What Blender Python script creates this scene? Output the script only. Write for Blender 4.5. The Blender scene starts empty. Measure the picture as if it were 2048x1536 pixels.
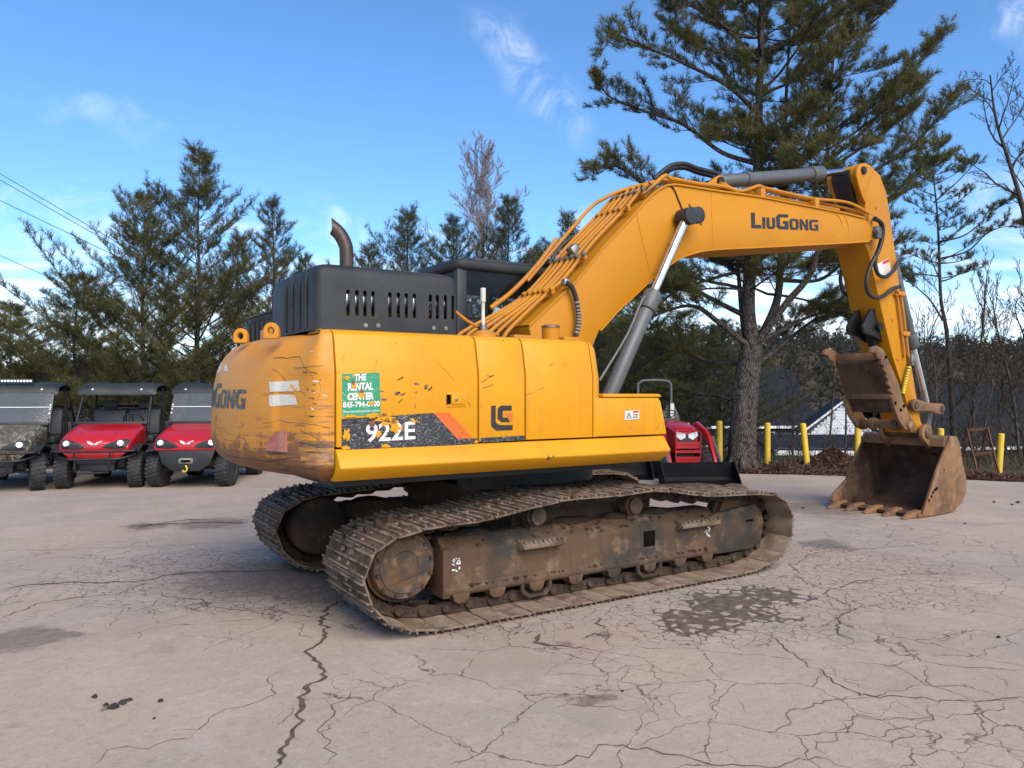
import bpy, bmesh, math, random
import numpy as np
from mathutils import Vector, Matrix
from mathutils.bvhtree import BVHTree

R = math.radians
scene = bpy.context.scene
col = scene.collection
random.seed(7)

# ---------------------------------------------------------------- camera
F_PX, TH, CXP, CYP = 1530.0, R(57.65), 1024.0, 768.0
CAM = Vector((-4.03, -6.19, 1.68))
PIT = math.atan(15.0 / F_PX)
V0 = Vector((math.cos(TH), math.sin(TH), 0)); R0 = Vector((math.sin(TH), -math.cos(TH), 0))
VD = V0 * math.cos(PIT) + Vector((0, 0, math.sin(PIT)))
UPV = Vector((0, 0, math.cos(PIT))) - V0 * math.sin(PIT)
cam_d = bpy.data.cameras.new('camera'); cam = bpy.data.objects.new('camera', cam_d); col.objects.link(cam)
cam_d.sensor_width = 36.0; cam_d.sensor_fit = 'HORIZONTAL'; cam_d.lens = 36.0 * F_PX / 2048.0
cam_d.clip_start = 0.1; cam_d.clip_end = 4000
cam.location = CAM
cam.rotation_euler = VD.to_track_quat('-Z', 'Y').to_euler()
scene.camera = cam

def ray(u, v): return VD + R0 * ((u - CXP) / F_PX) - UPV * ((v - CYP) / F_PX)
def hit(u, v, n, d):
    r = ray(u, v); n = Vector(n); return CAM + r * ((d - n.dot(CAM)) / n.dot(r))
def UY(u, v, y):                      # pixel -> (x, z) on the plane Y = y
    p = hit(u, v, (0, 1, 0), y); return (p.x, p.z)
def GZ(u, v, z=0.0): return hit(u, v, (0, 0, 1), z)
def AT(u, v, depth): return CAM + ray(u, v) * depth

# ---------------------------------------------------------------- sky, sun, exposure
SUN_EL, SUN_DIR = R(40), Vector((-0.10, -0.995, 0)).normalized()
sun_v = Vector((SUN_DIR.x * math.cos(SUN_EL), SUN_DIR.y * math.cos(SUN_EL), math.sin(SUN_EL)))
world = bpy.data.worlds.new('World'); scene.world = world; world.use_nodes = True
wn, wl = world.node_tree.nodes, world.node_tree.links
wn.clear()

class NT:
    """tiny node-tree helper"""
    def __init__(s, tree): s.n, s.l = tree.nodes, tree.links
    def put(s, sock, v):
        if v is None: return
        if isinstance(v, bpy.types.NodeSocket): s.l.new(v, sock)
        else: sock.default_value = v
    def math(s, op, a, b=None, c=None, clamp=False):
        n = s.n.new('ShaderNodeMath'); n.operation = op; n.use_clamp = clamp
        for i, x in enumerate((a, b, c)): s.put(n.inputs[i], x)
        return n.outputs[0]
    def vm(s, op, a, b=None, out=0):
        n = s.n.new('ShaderNodeVectorMath'); n.operation = op
        s.put(n.inputs[0], a)
        if op == 'SCALE': s.put(n.inputs[3], b)
        else: s.put(n.inputs[1], b)
        return n.outputs[out]
    def dot(s, a, b): return s.vm('DOT_PRODUCT', a, b, 1)
    def dist(s, a, b): return s.vm('DISTANCE', a, b, 1)
    def noise(s, vec, scale, detail=4, rough=.55, dist=0, col=False):
        n = s.n.new('ShaderNodeTexNoise'); s.put(n.inputs['Vector'], vec)
        n.inputs['Scale'].default_value = scale; n.inputs['Detail'].default_value = detail
        n.inputs['Roughness'].default_value = rough; n.inputs['Distortion'].default_value = dist
        return n.outputs[1 if col else 0]
    def vor(s, vec, scale, feature='F1', rnd=1.0, out=0):
        n = s.n.new('ShaderNodeTexVoronoi'); n.feature = feature; s.put(n.inputs['Vector'], vec)
        n.inputs['Scale'].default_value = scale; n.inputs['Randomness'].default_value = rnd
        return n.outputs[out]
    def mr(s, v, a, b, c=0.0, d=1.0, smooth=True):
        n = s.n.new('ShaderNodeMapRange'); n.interpolation_type = 'SMOOTHSTEP' if smooth else 'LINEAR'
        s.put(n.inputs[0], v); s.put(n.inputs[1], a); s.put(n.inputs[2], b); s.put(n.inputs[3], c); s.put(n.inputs[4], d)
        return n.outputs[0]
    def mix(s, f, a, b, mode='MIX'):
        n = s.n.new('ShaderNodeMix'); n.data_type = 'RGBA'; n.blend_type = mode
        s.put(n.inputs[0], f)
        for i, x in ((6, a), (7, b)):
            if isinstance(x, (tuple, list)): x = tuple(x) + (1,) * (4 - len(x))
            s.put(n.inputs[i], x)
        return n.outputs[2]
    def coord(s, k='Object'): return s.n.new('ShaderNodeTexCoord').outputs[k]
    def sep(s, v):
        n = s.n.new('ShaderNodeSeparateXYZ'); s.put(n.inputs[0], v); return n.outputs
    def comb(s, x, y, z):
        n = s.n.new('ShaderNodeCombineXYZ')
        for i, q in enumerate((x, y, z)): s.put(n.inputs[i], q)
        return n.outputs[0]
    def bump(s, h, strength=.3, dist=.01):
        n = s.n.new('ShaderNodeBump'); s.put(n.inputs['Height'], h)
        n.inputs['Strength'].default_value = strength; n.inputs['Distance'].default_value = dist
        return n.outputs[0]

W = NT(world.node_tree)
sky = wn.new('ShaderNodeTexSky'); sky.sky_type = 'NISHITA'; sky.sun_disc = False
sky.sun_elevation = SUN_EL; sky.sun_rotation = math.atan2(sun_v.x, sun_v.y)
sky.altitude = 250; sky.air_density = 1.0; sky.dust_density = 0.35; sky.ozone_density = 2.2
dirv = W.coord('Generated')
dx, dy, dz = W.sep(dirv)
inv = W.math('DIVIDE', 1.0, W.math('ADD', W.math('MAXIMUM', dz, 0.0), 0.10))
plan = W.comb(W.math('MULTIPLY', dx, inv), W.math('MULTIPLY', dy, inv), 0.0)
warp = W.vm('ADD', plan, W.vm('SCALE', W.noise(plan, 1.1, 2, col=True), 0.9))
cir = W.noise(W.vm('MULTIPLY', warp, (0.55, 1.5, 1)), 1.35, 5, .62, .4)
band = W.mr(dz, 0.30, 0.02, 0, 1)                        # more cloud towards the horizon
low = W.math('MULTIPLY', W.mr(cir, W.math('SUBTRACT', 0.62, W.math('MULTIPLY', band, 0.44)), W.math('SUBTRACT', 0.80, W.math('MULTIPLY', band, 0.16))), W.math('ADD', W.math('MULTIPLY', band, .95), .10))
wob_n = W.math('MULTIPLY', W.math('SUBTRACT', W.noise(dirv, 9, 2), .5), .12)
wsp_n = W.mr(W.noise(dirv, 14, 5, .66, .6), .40, .74)
def wisp(u0, v0, u1, v1, wid):                              # one drifting cirrus wisp
    a, b = ray(u0, v0).normalized(), ray(u1, v1).normalized()
    c = ((a + b) / 2).normalized(); e1 = (b - a); L = e1.length / 2; e1.normalize(); e2 = c.cross(e1).normalized()
    sub = W.vm('SUBTRACT', dirv, tuple(c))
    p = W.math('DIVIDE', W.dot(sub, tuple(e1)), L)
    q = W.math('DIVIDE', W.math('ADD', W.dot(sub, tuple(e2)), wob_n), wid)
    r2 = W.math('ADD', W.math('MULTIPLY', p, p), W.math('MULTIPLY', q, q))
    return W.math('MULTIPLY', W.mr(r2, 1.3, 0.0), wsp_n)
cl = low
for a in ((930, 20, 1180, 270, .045), (960, 90, 1200, 230, .03), (-60, 170, 340, 285, .02), (60, 380, 260, 440, .018),
          (1950, 20, 2200, 60, .04), (-150, 395, 300, 425, .022), (-200, 470, 330, 520, .040), (-200, 590, 300, 610, .05), (560, 455, 790, 490, .028), (1090, 430, 1260, 455, .025),
          (1830, 560, 2150, 600, .040), (1850, 400, 2150, 380, .030)):
    cl = W.math('MAXIMUM', cl, W.math('MULTIPLY', wisp(*a), .5 if 900 < a[0] < 1000 else (.2 if a[1] == 170 else .42)))
skycol = W.mix(1.0, sky.outputs[0], (0.50, 0.73, 0.93), 'MULTIPLY')
skyc = W.mix(W.math('MULTIPLY', cl, .85), skycol, (6.2, 6.25, 6.3))
bg = wn.new('ShaderNodeBackground'); bg.inputs[1].default_value = 0.14
wl.new(skyc, bg.inputs[0])
wo = wn.new('ShaderNodeOutputWorld'); wl.new(bg.outputs[0], wo.inputs[0])

sl = bpy.data.lights.new('sun', 'SUN'); sl.energy = 2.7; sl.angle = R(52); sl.color = (1, 0.89, 0.74)
so = bpy.data.objects.new('sun', sl); col.objects.link(so); so.location = (20, -20, 30)
so.rotation_euler = (-sun_v).to_track_quat('-Z', 'Y').to_euler()
vs = scene.view_settings; vs.view_transform = 'Standard'; vs.look = 'None'; vs.exposure = 0.82; vs.gamma = 1; vs.use_curve_mapping = False
scene.cycles.max_bounces = 5; scene.cycles.transparent_max_bounces = 8; scene.cycles.diffuse_bounces = 2; scene.cycles.glossy_bounces = 2; scene.cycles.caustics_reflective = False; scene.cycles.caustics_refractive = False
scene.cycles.use_denoising = True

# ---------------------------------------------------------------- mesh helpers
def sm(pts, n=6):                     # Catmull-Rom smoothing of a path
    P = [Vector(p) for p in pts]
    if len(P) < 3: return P
    P = [P[0] * 2 - P[1]] + P + [P[-1] * 2 - P[-2]]
    out = []
    for i in range(1, len(P) - 2):
        a, b, c, d = P[i - 1], P[i], P[i + 1], P[i + 2]
        for k in range(n):
            t = k / n
            out.append(0.5 * (2 * b + (c - a) * t + (2 * a - 5 * b + 4 * c - d) * t * t + (3 * b - a - 3 * c + d) * t ** 3))
    out.append(P[-2]); return out

class MB:
    def __init__(s): s.v, s.f = [], []
    def add(s, v, f):
        o = len(s.v); s.v += [tuple(p) for p in v]; s.f += [tuple(i + o for i in q) for q in f]; return s
    def box(s, x0, x1, y0, y1, z0, z1):
        v = [(x, y, z) for x in (x0, x1) for y in (y0, y1) for z in (z0, z1)]
        return s.add(v, [(0, 1, 3, 2), (4, 6, 7, 5), (0, 4, 5, 1), (2, 3, 7, 6), (0, 2, 6, 4), (1, 5, 7, 3)])
    def obox(s, c, sx, sy, sz, m=None):   # oriented box, full sizes
        m = m or Matrix.Identity(3); c = Vector(c)
        v = [c + m @ Vector((x * sx / 2, y * sy / 2, z * sz / 2)) for x in (-1, 1) for y in (-1, 1) for z in (-1, 1)]
        return s.add(v, [(0, 1, 3, 2), (4, 6, 7, 5), (0, 4, 5, 1), (2, 3, 7, 6), (0, 2, 6, 4), (1, 5, 7, 3)])
    def bar(s, p0, p1, w, h, up=(0, 0, 1)):
        p0, p1 = Vector(p0), Vector(p1); d = p1 - p0; L = d.length; d.normalize()
        u = Vector(up); sd = d.cross(u)
        if sd.length < 1e-4: sd = d.cross(Vector((1, 0, 0)))
        sd.normalize(); u = sd.cross(d)
        m = Matrix((d, sd, u)).transposed()
        return s.obox((p0 + p1) / 2, L, w, h, m)
    def prism(s, poly, a0, a1, ax='y'):   # polygon in the two other axes, extruded along ax
        n = len(poly)
        def mk(p, a): return (p[0], a, p[1]) if ax == 'y' else ((a, p[0], p[1]) if ax == 'x' else (p[0], p[1], a))
        v = [mk(p, a0) for p in poly] + [mk(p, a1) for p in poly]
        f = [tuple(range(n)), tuple(range(2 * n - 1, n - 1, -1))] + [(i, i + n, (i + 1) % n + n, (i + 1) % n) for i in range(n)]
        return s.add(v, f)
    def tube(s, pts, r, n=8, caps=True, smooth=0):
        if smooth: pts = sm(pts, smooth)
        P = [Vector(p) for p in pts]; k = len(P)
        rs = r if isinstance(r, (list, tuple)) else [r] * k
        if len(rs) != k: rs = [rs[0] + (rs[-1] - rs[0]) * i / (k - 1) for i in range(k)]
        t0 = (P[1] - P[0]).normalized()
        nrm = t0.cross(Vector((0, 0, 1)))
        if nrm.length < 1e-3: nrm = t0.cross(Vector((1, 0, 0)))
        nrm.normalize(); v = []
        for i in range(k):
            t = (P[min(i + 1, k - 1)] - P[max(i - 1, 0)]).normalized()
            nrm = (nrm - t * nrm.dot(t)).normalized(); b = t.cross(nrm)
            for j in range(n):
                a = 2 * math.pi * j / n
                v.append(P[i] + (nrm * math.cos(a) + b * math.sin(a)) * rs[i])
        f = [(i * n + j, i * n + (j + 1) % n, (i + 1) * n + (j + 1) % n, (i + 1) * n + j) for i in range(k - 1) for j in range(n)]
        if caps: f += [tuple(range(n - 1, -1, -1)), tuple(range((k - 1) * n, k * n))]
        return s.add(v, f)
    def cyl(s, p0, p1, r0, r1=None, n=20): return s.tube([p0, p1], [r0, r0 if r1 is None else r1], n)
    def lathe(s, prof, o, ax, n=24):      # prof: (distance along axis, radius)
        o, ax = Vector(o), Vector(ax).normalized()
        u = ax.cross(Vector((0, 0, 1)))
        if u.length < 1e-3: u = Vector((1, 0, 0))
        u.normalize(); w = ax.cross(u); v = []
        for a, r in prof:
            for j in range(n):
                t = 2 * math.pi * j / n; v.append(o + ax * a + (u * math.cos(t) + w * math.sin(t)) * r)
        k = len(prof)
        f = [(i * n + j, i * n + (j + 1) % n, (i + 1) * n + (j + 1) % n, (i + 1) * n + j) for i in range(k - 1) for j in range(n)]
        f += [tuple(range(n - 1, -1, -1)), tuple(range((k - 1) * n, k * n))]
        return s.add(v, f)
    def build(s, name, mat, parent=None, bevel=0, seg=2, ang=38, loc=None, rz=None):
        me = bpy.data.meshes.new(name); me.from_pydata(s.v, [], s.f); me.validate()
        bm = bmesh.new(); bm.from_mesh(me); bmesh.ops.recalc_face_normals(bm, faces=bm.faces)
        if bevel:
            ed = [e for e in bm.edges if len(e.link_faces) == 2 and e.calc_face_angle(0) > R(28)]
            bmesh.ops.bevel(bm, geom=ed, offset=bevel, segments=seg, affect='EDGES', profile=.5, clamp_overlap=True)
        bm.to_mesh(me); bm.free()
        me.polygons.foreach_set('use_smooth', [True] * len(me.polygons))
        me.set_sharp_from_angle(angle=R(ang))
        o = bpy.data.objects.new(name, me); col.objects.link(o)
        if mat: me.materials.append(M[mat] if isinstance(mat, str) else mat)
        if parent: o.parent = parent
        if loc is not None: o.location = loc
        if rz is not None: o.rotation_euler.z = rz
        return o

def raw(name, verts, faces, mat, parent=None, smooth=False):      # numpy arrays -> mesh, fast path for foliage
    me = bpy.data.meshes.new(name); nv, nf, k = len(verts), len(faces), faces.shape[1]
    me.vertices.add(nv); me.vertices.foreach_set('co', np.ascontiguousarray(verts, dtype=np.float32).ravel())
    me.loops.add(nf * k); me.loops.foreach_set('vertex_index', np.ascontiguousarray(faces, dtype=np.int32).ravel())
    me.polygons.add(nf); me.polygons.foreach_set('loop_start', np.arange(0, nf * k, k, dtype=np.int32))
    if smooth: me.polygons.foreach_set('use_smooth', [True] * nf)
    me.update(calc_edges=True)
    o = bpy.data.objects.new(name, me); col.objects.link(o); me.materials.append(M[mat])
    if parent: o.parent = parent
    return o
def tag(o, label=None, cat=None, group=None, kind=None):
    for k, v in (('label', label), ('category', cat), ('group', group), ('kind', kind)):
        if v: o[k] = v
    return o
def empty(name, loc=(0, 0, 0), rz=0.0):
    o = bpy.data.objects.new(name, None); col.objects.link(o); o.location = loc; o.rotation_euler.z = rz
    o.empty_display_size = .2; return o
def dup(o, parent=None):
    c = o.copy(); col.objects.link(c)
    if parent: c.parent = parent
    return c
def text2d(body, size, bold=0.0, sx=1.0):          # filled lettering -> 2-D verts and faces
    cu = bpy.data.curves.new('t', 'FONT'); cu.body = body; cu.size = size; cu.offset = bold; cu.resolution_u = 3
    ob = bpy.data.objects.new('t', cu); col.objects.link(ob)
    dg = bpy.context.evaluated_depsgraph_get(); me = bpy.data.meshes.new_from_object(ob.evaluated_get(dg))
    v = [(p.co.x * sx, p.co.y) for p in me.vertices]; f = [tuple(p.vertices) for p in me.polygons]
    bpy.data.objects.remove(ob); bpy.data.curves.remove(cu); bpy.data.meshes.remove(me)
    return v, f

# ---------------------------------------------------------------- materials
M = {}
def mat(name, base, rough=.5, metal=0.0, c2=None, cs=3.0, cr=(.35, .68), dirt=None, ds=5.0, dr=(.52, .7), chips=None, chs=14, cht=.68,
        bump=0.0, bs=40, spec=.5, sheen=0, stretch=None, coat=0.0, streak=None, edge=None):
    m = bpy.data.materials.new(name); m.use_nodes = True; t = NT(m.node_tree)
    b = t.n['Principled BSDF']; co = t.coord('Object')
    info = t.n.new('ShaderNodeObjectInfo')
    co = t.vm('ADD', co, t.vm('SCALE', info.outputs['Location'], 1.7))
    if stretch: co = t.vm('MULTIPLY', co, stretch)
    c = tuple(base) + (1,)
    if c2: c = t.mix(t.mr(t.noise(co, cs, 5), cr[0], cr[1]), base, c2)
    if streak: c = t.mix(t.math('MULTIPLY', t.mr(t.noise(t.vm('MULTIPLY', co, (9, 9, .9)), 2.2, 5), .5, .72), .55), c, streak)
    rg = rough
    if dirt:
        dm = t.mr(t.noise(co, ds, 7, .65), dr[0], dr[1]); c = t.mix(dm, c, dirt); rg = t.math('ADD', t.math('MULTIPLY', dm, .9 - rough), rough)
    if chips:
        n1 = t.noise(co, chs, 6, .6); n2 = t.noise(co, chs * .13, 2)
        cm = t.mr(t.math('ADD', n1, t.math('MULTIPLY', t.math('SUBTRACT', n2, .5), .35)), cht, cht + .02)
        c = t.mix(cm, c, chips)
    if edge:
        gm = t.n.new('ShaderNodeNewGeometry').outputs['Pointiness']; c = t.mix(t.math('MULTIPLY', t.mr(gm, .52, .60), t.mr(t.noise(co, 9, 3), .35, .6)), c, edge)
    t.put(b.inputs['Base Color'], c); t.put(b.inputs['Roughness'], rg); b.inputs['Metallic'].default_value = metal
    b.inputs['Specular IOR Level'].default_value = spec
    if coat: b.inputs['Coat Weight'].default_value = coat; b.inputs['Coat Roughness'].default_value = .12
    if bump: t.put(b.inputs['Normal'], t.bump(t.noise(co, bs, 5, .6), bump, .01))
    M[name] = m; return m
YEL, YEL2 = (.68, .300, .006), (.61, .258, .007)
mat('yellow_paint', YEL, .42, c2=YEL2, cs=1.1, spec=.3, streak=(.52, .24, .02), dirt=(.44, .22, .05), ds=2.3, dr=(.60, .92), chips=(.07, .045, .03), chs=19, cht=.725, bump=.09, bs=2.4)
mat('boom_yellow', (.52, .212, .006), .48, c2=(.47, .185, .008), cs=.9, spec=.25, dirt=(.36, .16, .03), ds=2.6, dr=(.60, .92), chips=(.08, .045, .025), chs=26, cht=.725, bump=.08, bs=2.6)
mat('pipe_yellow', (.52, .205, .010), .55, spec=.25, c2=(.44, .18, .03), cs=5, dirt=(.12, .075, .04), ds=9, dr=(.6, .8))
mat('dark_grey_cover', (.020, .022, .024), .55, spec=.3, c2=(.036, .038, .040), cs=2.2, dirt=(.12, .115, .10), ds=4, dr=(.62, .85), bump=.12, bs=120)
mat('grey_steel', (.085, .088, .088), .42, c2=(.11, .11, .105), cs=6, dirt=(.18, .15, .11), ds=9, dr=(.6, .85))
mat('black_steel', (.012, .012, .0125), .5, spec=.35, c2=(.022, .021, .02), cs=6, dirt=(.09, .072, .055), ds=8, dr=(.66, .95))
mat('black_plastic', (.016, .017, .018), .55, c2=(.03, .03, .031), cs=4, dirt=(.10, .092, .08), ds=6, dr=(.62, .9))
mat('shadow_black', (.004, .0035, .003), .9, spec=.04, c2=(.008, .007, .006), cs=5)  # flat black standing in for shade inside holes, slots and recesses
mat('track_mud', (.125, .080, .052), .82, spec=.2, c2=(.060, .038, .027), cs=6, dirt=(.22, .155, .108), ds=7, dr=(.52, .74), chips=(.030, .019, .014), chs=11, cht=.60, bump=.7, bs=50, edge=(.235, .175, .130))
mat('shoe_inside', (.23, .165, .115), .8, spec=.15, c2=(.13, .085, .056), cs=5, dirt=(.29, .22, .165), ds=8, dr=(.5, .7), bump=.4, bs=50)
mat('track_dark', (.070, .043, .028), .85, spec=.15, c2=(.045, .033, .026), cs=7, dirt=(.16, .125, .095), ds=10, dr=(.55, .78), bump=.5, bs=70)
mat('side_frame', (.105, .060, .034), .75, spec=.2, c2=(.046, .038, .032), cs=1.6, cr=(.44, .62), dirt=(.20, .132, .082), ds=6, dr=(.5, .75), streak=(.045, .038, .032), bump=.4, bs=50)
mat('hub_rust', (.130, .068, .034), .75, spec=.2, c2=(.052, .046, .042), cs=7, dirt=(.21, .145, .09), ds=10, dr=(.52, .72), bump=.45, bs=60)
mat('bucket_rust', (.25, .130, .060), .66, spec=.25, c2=(.115, .066, .040), cs=2.6, dirt=(.33, .20, .11), ds=5, dr=(.5, .75), chips=(.055, .035, .028), chs=6, cht=.70, bump=.35, bs=45)
mat('bucket_inside', (.110, .066, .042), .75, spec=.2, c2=(.055, .030, .023), cs=2.8, dirt=(.18, .12, .08), ds=6, dr=(.54, .78), chips=(.03, .017, .014), chs=4, cht=.64, bump=.4, bs=45)
mat('chrome', (.82, .82, .82), .24, 1.0, c2=(.62, .62, .63), cs=8)
mat('bare_metal', (.34, .32, .28), .4, .8, c2=(.20, .15, .11), cs=9)
mat('exhaust_rust', (.045, .030, .025), .45, .35, c2=(.08, .052, .04), cs=14, dirt=(.11, .068, .045), ds=22, dr=(.5, .7))
mat('hose_rubber', (.014, .014, .015), .5, dirt=(.10, .085, .065), ds=14, dr=(.58, .85), c2=(.022, .021, .02), cs=8)
mat('hose_wrap', (.26, .245, .22), .7, c2=(.17, .16, .14), cs=14)
mat('hose_band_yellow', (.62, .48, .02), .6)
mat('white_cap', (.70, .69, .63), .6, c2=(.58, .55, .46), cs=9)
mat('tail_red', (.30, .075, .055), .5, c2=(.42, .20, .15), cs=6, dirt=(.40, .24, .12), ds=9, dr=(.55, .8))
mat('white_paper', (.74, .73, .70), .6, c2=(.60, .57, .50), cs=12)
mat('warn_red', (.55, .05, .03), .5)
mat('ink_black', (.02, .02, .02), .5)
mat('decal_orange', (.80, .12, .015), .45, chips=(.10, .05, .02), chs=10, cht=.70)
mat('tyre_rubber', (.020, .020, .021), .75, c2=(.034, .033, .032), cs=9, dirt=(.075, .066, .056), ds=9, dr=(.55, .82), bump=.3, bs=60)
mat('red_paint', (.46, .010, .016), .28, c2=(.40, .010, .015), cs=2, coat=.5, dirt=(.30, .05, .045), ds=4, dr=(.66, .95))
mat('lamp_white', (.82, .83, .85), .15, spec=.8)
mat('bollard_yellow', (.76, .48, .03), .6, c2=(.66, .42, .04), cs=3, dirt=(.20, .17, .07), ds=6, dr=(.57, .8), stretch=(1, 1, .35))
mat('rust_frame', (.22, .075, .035), .75, c2=(.13, .052, .03), cs=9, bump=.3, bs=80)
def bark_mat():
    m = bpy.data.materials.new('bark'); m.use_nodes = True; t = NT(m.node_tree); p = t.n['Principled BSDF']; co = t.coord('Object')
    q = t.vm('MULTIPLY', t.vm('ADD', co, t.vm('SCALE', t.noise(co, 5, 3, col=True), .10)), (1, 1, .30))
    e = t.vor(q, 22, 'DISTANCE_TO_EDGE'); c = t.mix(t.mr(e, .0, .16), (.022, .017, .014), (.105, .088, .074))
    c = t.mix(t.mr(t.noise(co, 7, 4), .45, .7, 0, .6), c, (.15, .13, .115)); t.put(p.inputs['Base Color'], c)
    p.inputs['Roughness'].default_value = .95; p.inputs['Specular IOR Level'].default_value = .08
    t.put(p.inputs['Normal'], t.bump(t.math('MINIMUM', e, .2), 1.0, .06)); M['bark'] = m
bark_mat()
mat('matte_black', (.004, .004, .0042), .6, spec=.2, c2=(.007, .007, .007), cs=4, dirt=(.03, .027, .024), ds=7, dr=(.66, .95))
mat('skirt_yellow', YEL, .42, c2=YEL2, cs=1.1, spec=.3, dirt=(.40, .19, .03), ds=3.3, dr=(.55, .85), chips=(.10, .05, .025), chs=15, cht=.69, bump=.08, bs=3)
mat('bark_twig', (.085, .068, .055), .9, c2=(.045, .036, .03), cs=9, spec=.1)
mat('birch_bark', (.30, .25, .23), .8, c2=(.17, .135, .125), cs=6, spec=.1)
mat('roof_shingle', (.022, .025, .029), .9, spec=.08, c2=(.017, .018, .022), cs=1.3, bump=.5, bs=9, stretch=(1, 1, 5))
mat('siding_white', (.82, .82, .82), .7, c2=(.74, .74, .75), cs=1.5)
mat('siding_grey', (.10, .10, .11), .8, c2=(.075, .075, .08), cs=1.2)
mat('window_dark', (.02, .024, .03), .08, spec=.7)
mat('seat_vinyl', (.030, .031, .033), .55, c2=(.045, .046, .048), cs=5)
mat('wire_black', (.012, .012, .013), .6)
mat('grit_stone', (.20, .165, .14), .9, c2=(.11, .09, .075), cs=20)
mat('debris', (.05, .038, .03), .9, c2=(.02, .016, .014), cs=20)

def foliage(name, a, b, c, cs=1.3):
    m = bpy.data.materials.new(name); m.use_nodes = True; t = NT(m.node_tree); p = t.n['Principled BSDF']
    co = t.coord('Object')
    k = t.mix(t.mr(t.noise(co, cs, 3), .38, .62), a, b)
    k = t.mix(t.mr(t.noise(co, cs * 5, 2), .52, .72), k, c)
    t.put(p.inputs['Base Color'], k); p.inputs['Roughness'].default_value = .55; p.inputs['Specular IOR Level'].default_value = .35
    tr = t.n.new('ShaderNodeBsdfTranslucent'); t.put(tr.inputs[0], k)
    mx = t.n.new('ShaderNodeMixShader'); mx.inputs[0].default_value = .38
    t.l.new(p.outputs[0], mx.inputs[1]); t.l.new(tr.outputs[0], mx.inputs[2])
    t.l.new(mx.outputs[0], t.n['Material Output'].inputs[0]); M[name] = m
foliage('pine_needles', (.084, .092, .030), (.140, .124, .036), (.190, .145, .050))
foliage('pine_needles_cool', (.070, .084, .040), (.115, .108, .046), (.155, .130, .062))
foliage('hill_trees', (.055, .05, .036), (.085, .066, .048), (.045, .055, .03), .12)
foliage('dead_leaves', (.15, .075, .05), (.095, .045, .034), (.22, .14, .09), 2.0)
foliage('dry_grass', (.13, .105, .06), (.085, .078, .04), (.17, .14, .09), .8)

def glassm(name, tint, alpha, rough=.05):
    m = bpy.data.materials.new(name); m.use_nodes = True; t = NT(m.node_tree); p = t.n['Principled BSDF']
    p.inputs['Base Color'].default_value = tuple(tint) + (1,); p.inputs['Roughness'].default_value = rough
    tr = t.n.new('ShaderNodeBsdfTransparent'); mx = t.n.new('ShaderNodeMixShader'); mx.inputs[0].default_value = alpha
    t.l.new(tr.outputs[0], mx.inputs[1]); t.l.new(p.outputs[0], mx.inputs[2]); t.l.new(mx.outputs[0], t.n['Material Output'].inputs[0])
    M[name] = m
glassm('cab_glass', (.03, .035, .04), .16, .03)
glassm('windshield', (.20, .22, .24), .26, .06)

def worn_decal(name, c, under=YEL, t0=.56, sc=9):     # a printed film scratched through to the paint
    m = bpy.data.materials.new(name); m.use_nodes = True; t = NT(m.node_tree); p = t.n['Principled BSDF']; co = t.coord('Object')
    w = t.mr(t.math('ADD', t.noise(co, sc, 8, .7), t.math('MULTIPLY', t.math('SUBTRACT', t.noise(co, 2.2, 2), .5), .45)), t0, t0 + .015)
    k = t.mix(w, c, under)
    sc2 = t.noise(t.vm('MULTIPLY', t.vm('ADD', co, t.vm('SCALE', t.noise(co, 3, 2, col=True), .3)), (9, 9, 34)), 1.4, 3)
    k = t.mix(t.mr(t.math('ABSOLUTE', t.math('SUBTRACT', sc2, .5)), .012, .004, 0, .75), k, (.42, .40, .36))
    t.put(p.inputs['Base Color'], k); p.inputs['Roughness'].default_value = .5; M[name] = m
worn_decal('decal_black', (.022, .024, .028), t0=.625)
worn_decal('decal_black_worn', (.035, .04, .05), under=(.52, .30, .10), t0=.62, sc=14)
worn_decal('decal_green', (.012, .26, .12), t0=.60)
worn_decal('decal_white', (.68, .67, .62), t0=.60)
worn_decal('decal_pale', (.60, .56, .47), t0=.55, sc=6)

# counterweight paint: dull yellow, horizontal scrape marks, a scuffed rusty lower edge
def cw_mat():
    m = bpy.data.materials.new('counterweight_paint'); m.use_nodes = True; t = NT(m.node_tree); p = t.n['Principled BSDF']; co = t.coord('Object')
    x, y, z = t.sep(co)
    c = t.mix(t.mr(t.noise(co, 1.6, 4), .35, .7), (.62, .245, .008), (.56, .215, .014))
    c = t.mix(t.math('MULTIPLY', t.mr(t.noise(t.vm('MULTIPLY', co, (2, 2, 14)), 1.5, 5), .5, .75), .45), c, (.52, .27, .07))
    st = t.noise(t.vm('MULTIPLY', co, (2.2, 2.2, 30)), 1.3, 7, .65)
    edge = t.mr(z, 1.75, 1.10, -.15, .20, smooth=False)
    side = t.mr(y, -.55, -1.2, -.05, .055, smooth=False)
    w = t.math('ADD', t.math('ADD', st, edge), side)
    c = t.mix(t.math('MULTIPLY', t.mr(w, .545, .61), .8), c, (.24, .115, .045))
    c = t.mix(t.mr(w, .66, .70), c, (.085, .05, .032))
    n2 = t.math('ADD', t.noise(co, 4.5, 8, .7), edge)
    rust = t.mr(n2, .57, .64); c = t.mix(t.math('MULTIPLY', rust, .85), c, (.20, .082, .026))
    c = t.mix(t.mr(t.noise(t.vm('MULTIPLY', co, (1, 1, 6)), 9, 7, .7), .655, .675), c, (.36, .31, .22))
    t.put(p.inputs['Base Color'], c); p.inputs['Roughness'].default_value = .5
    t.put(p.inputs['Normal'], t.bump(t.math('ADD', st, t.noise(co, 30, 4)), .12, .01)); M['counterweight_paint'] = m
cw_mat()

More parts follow.
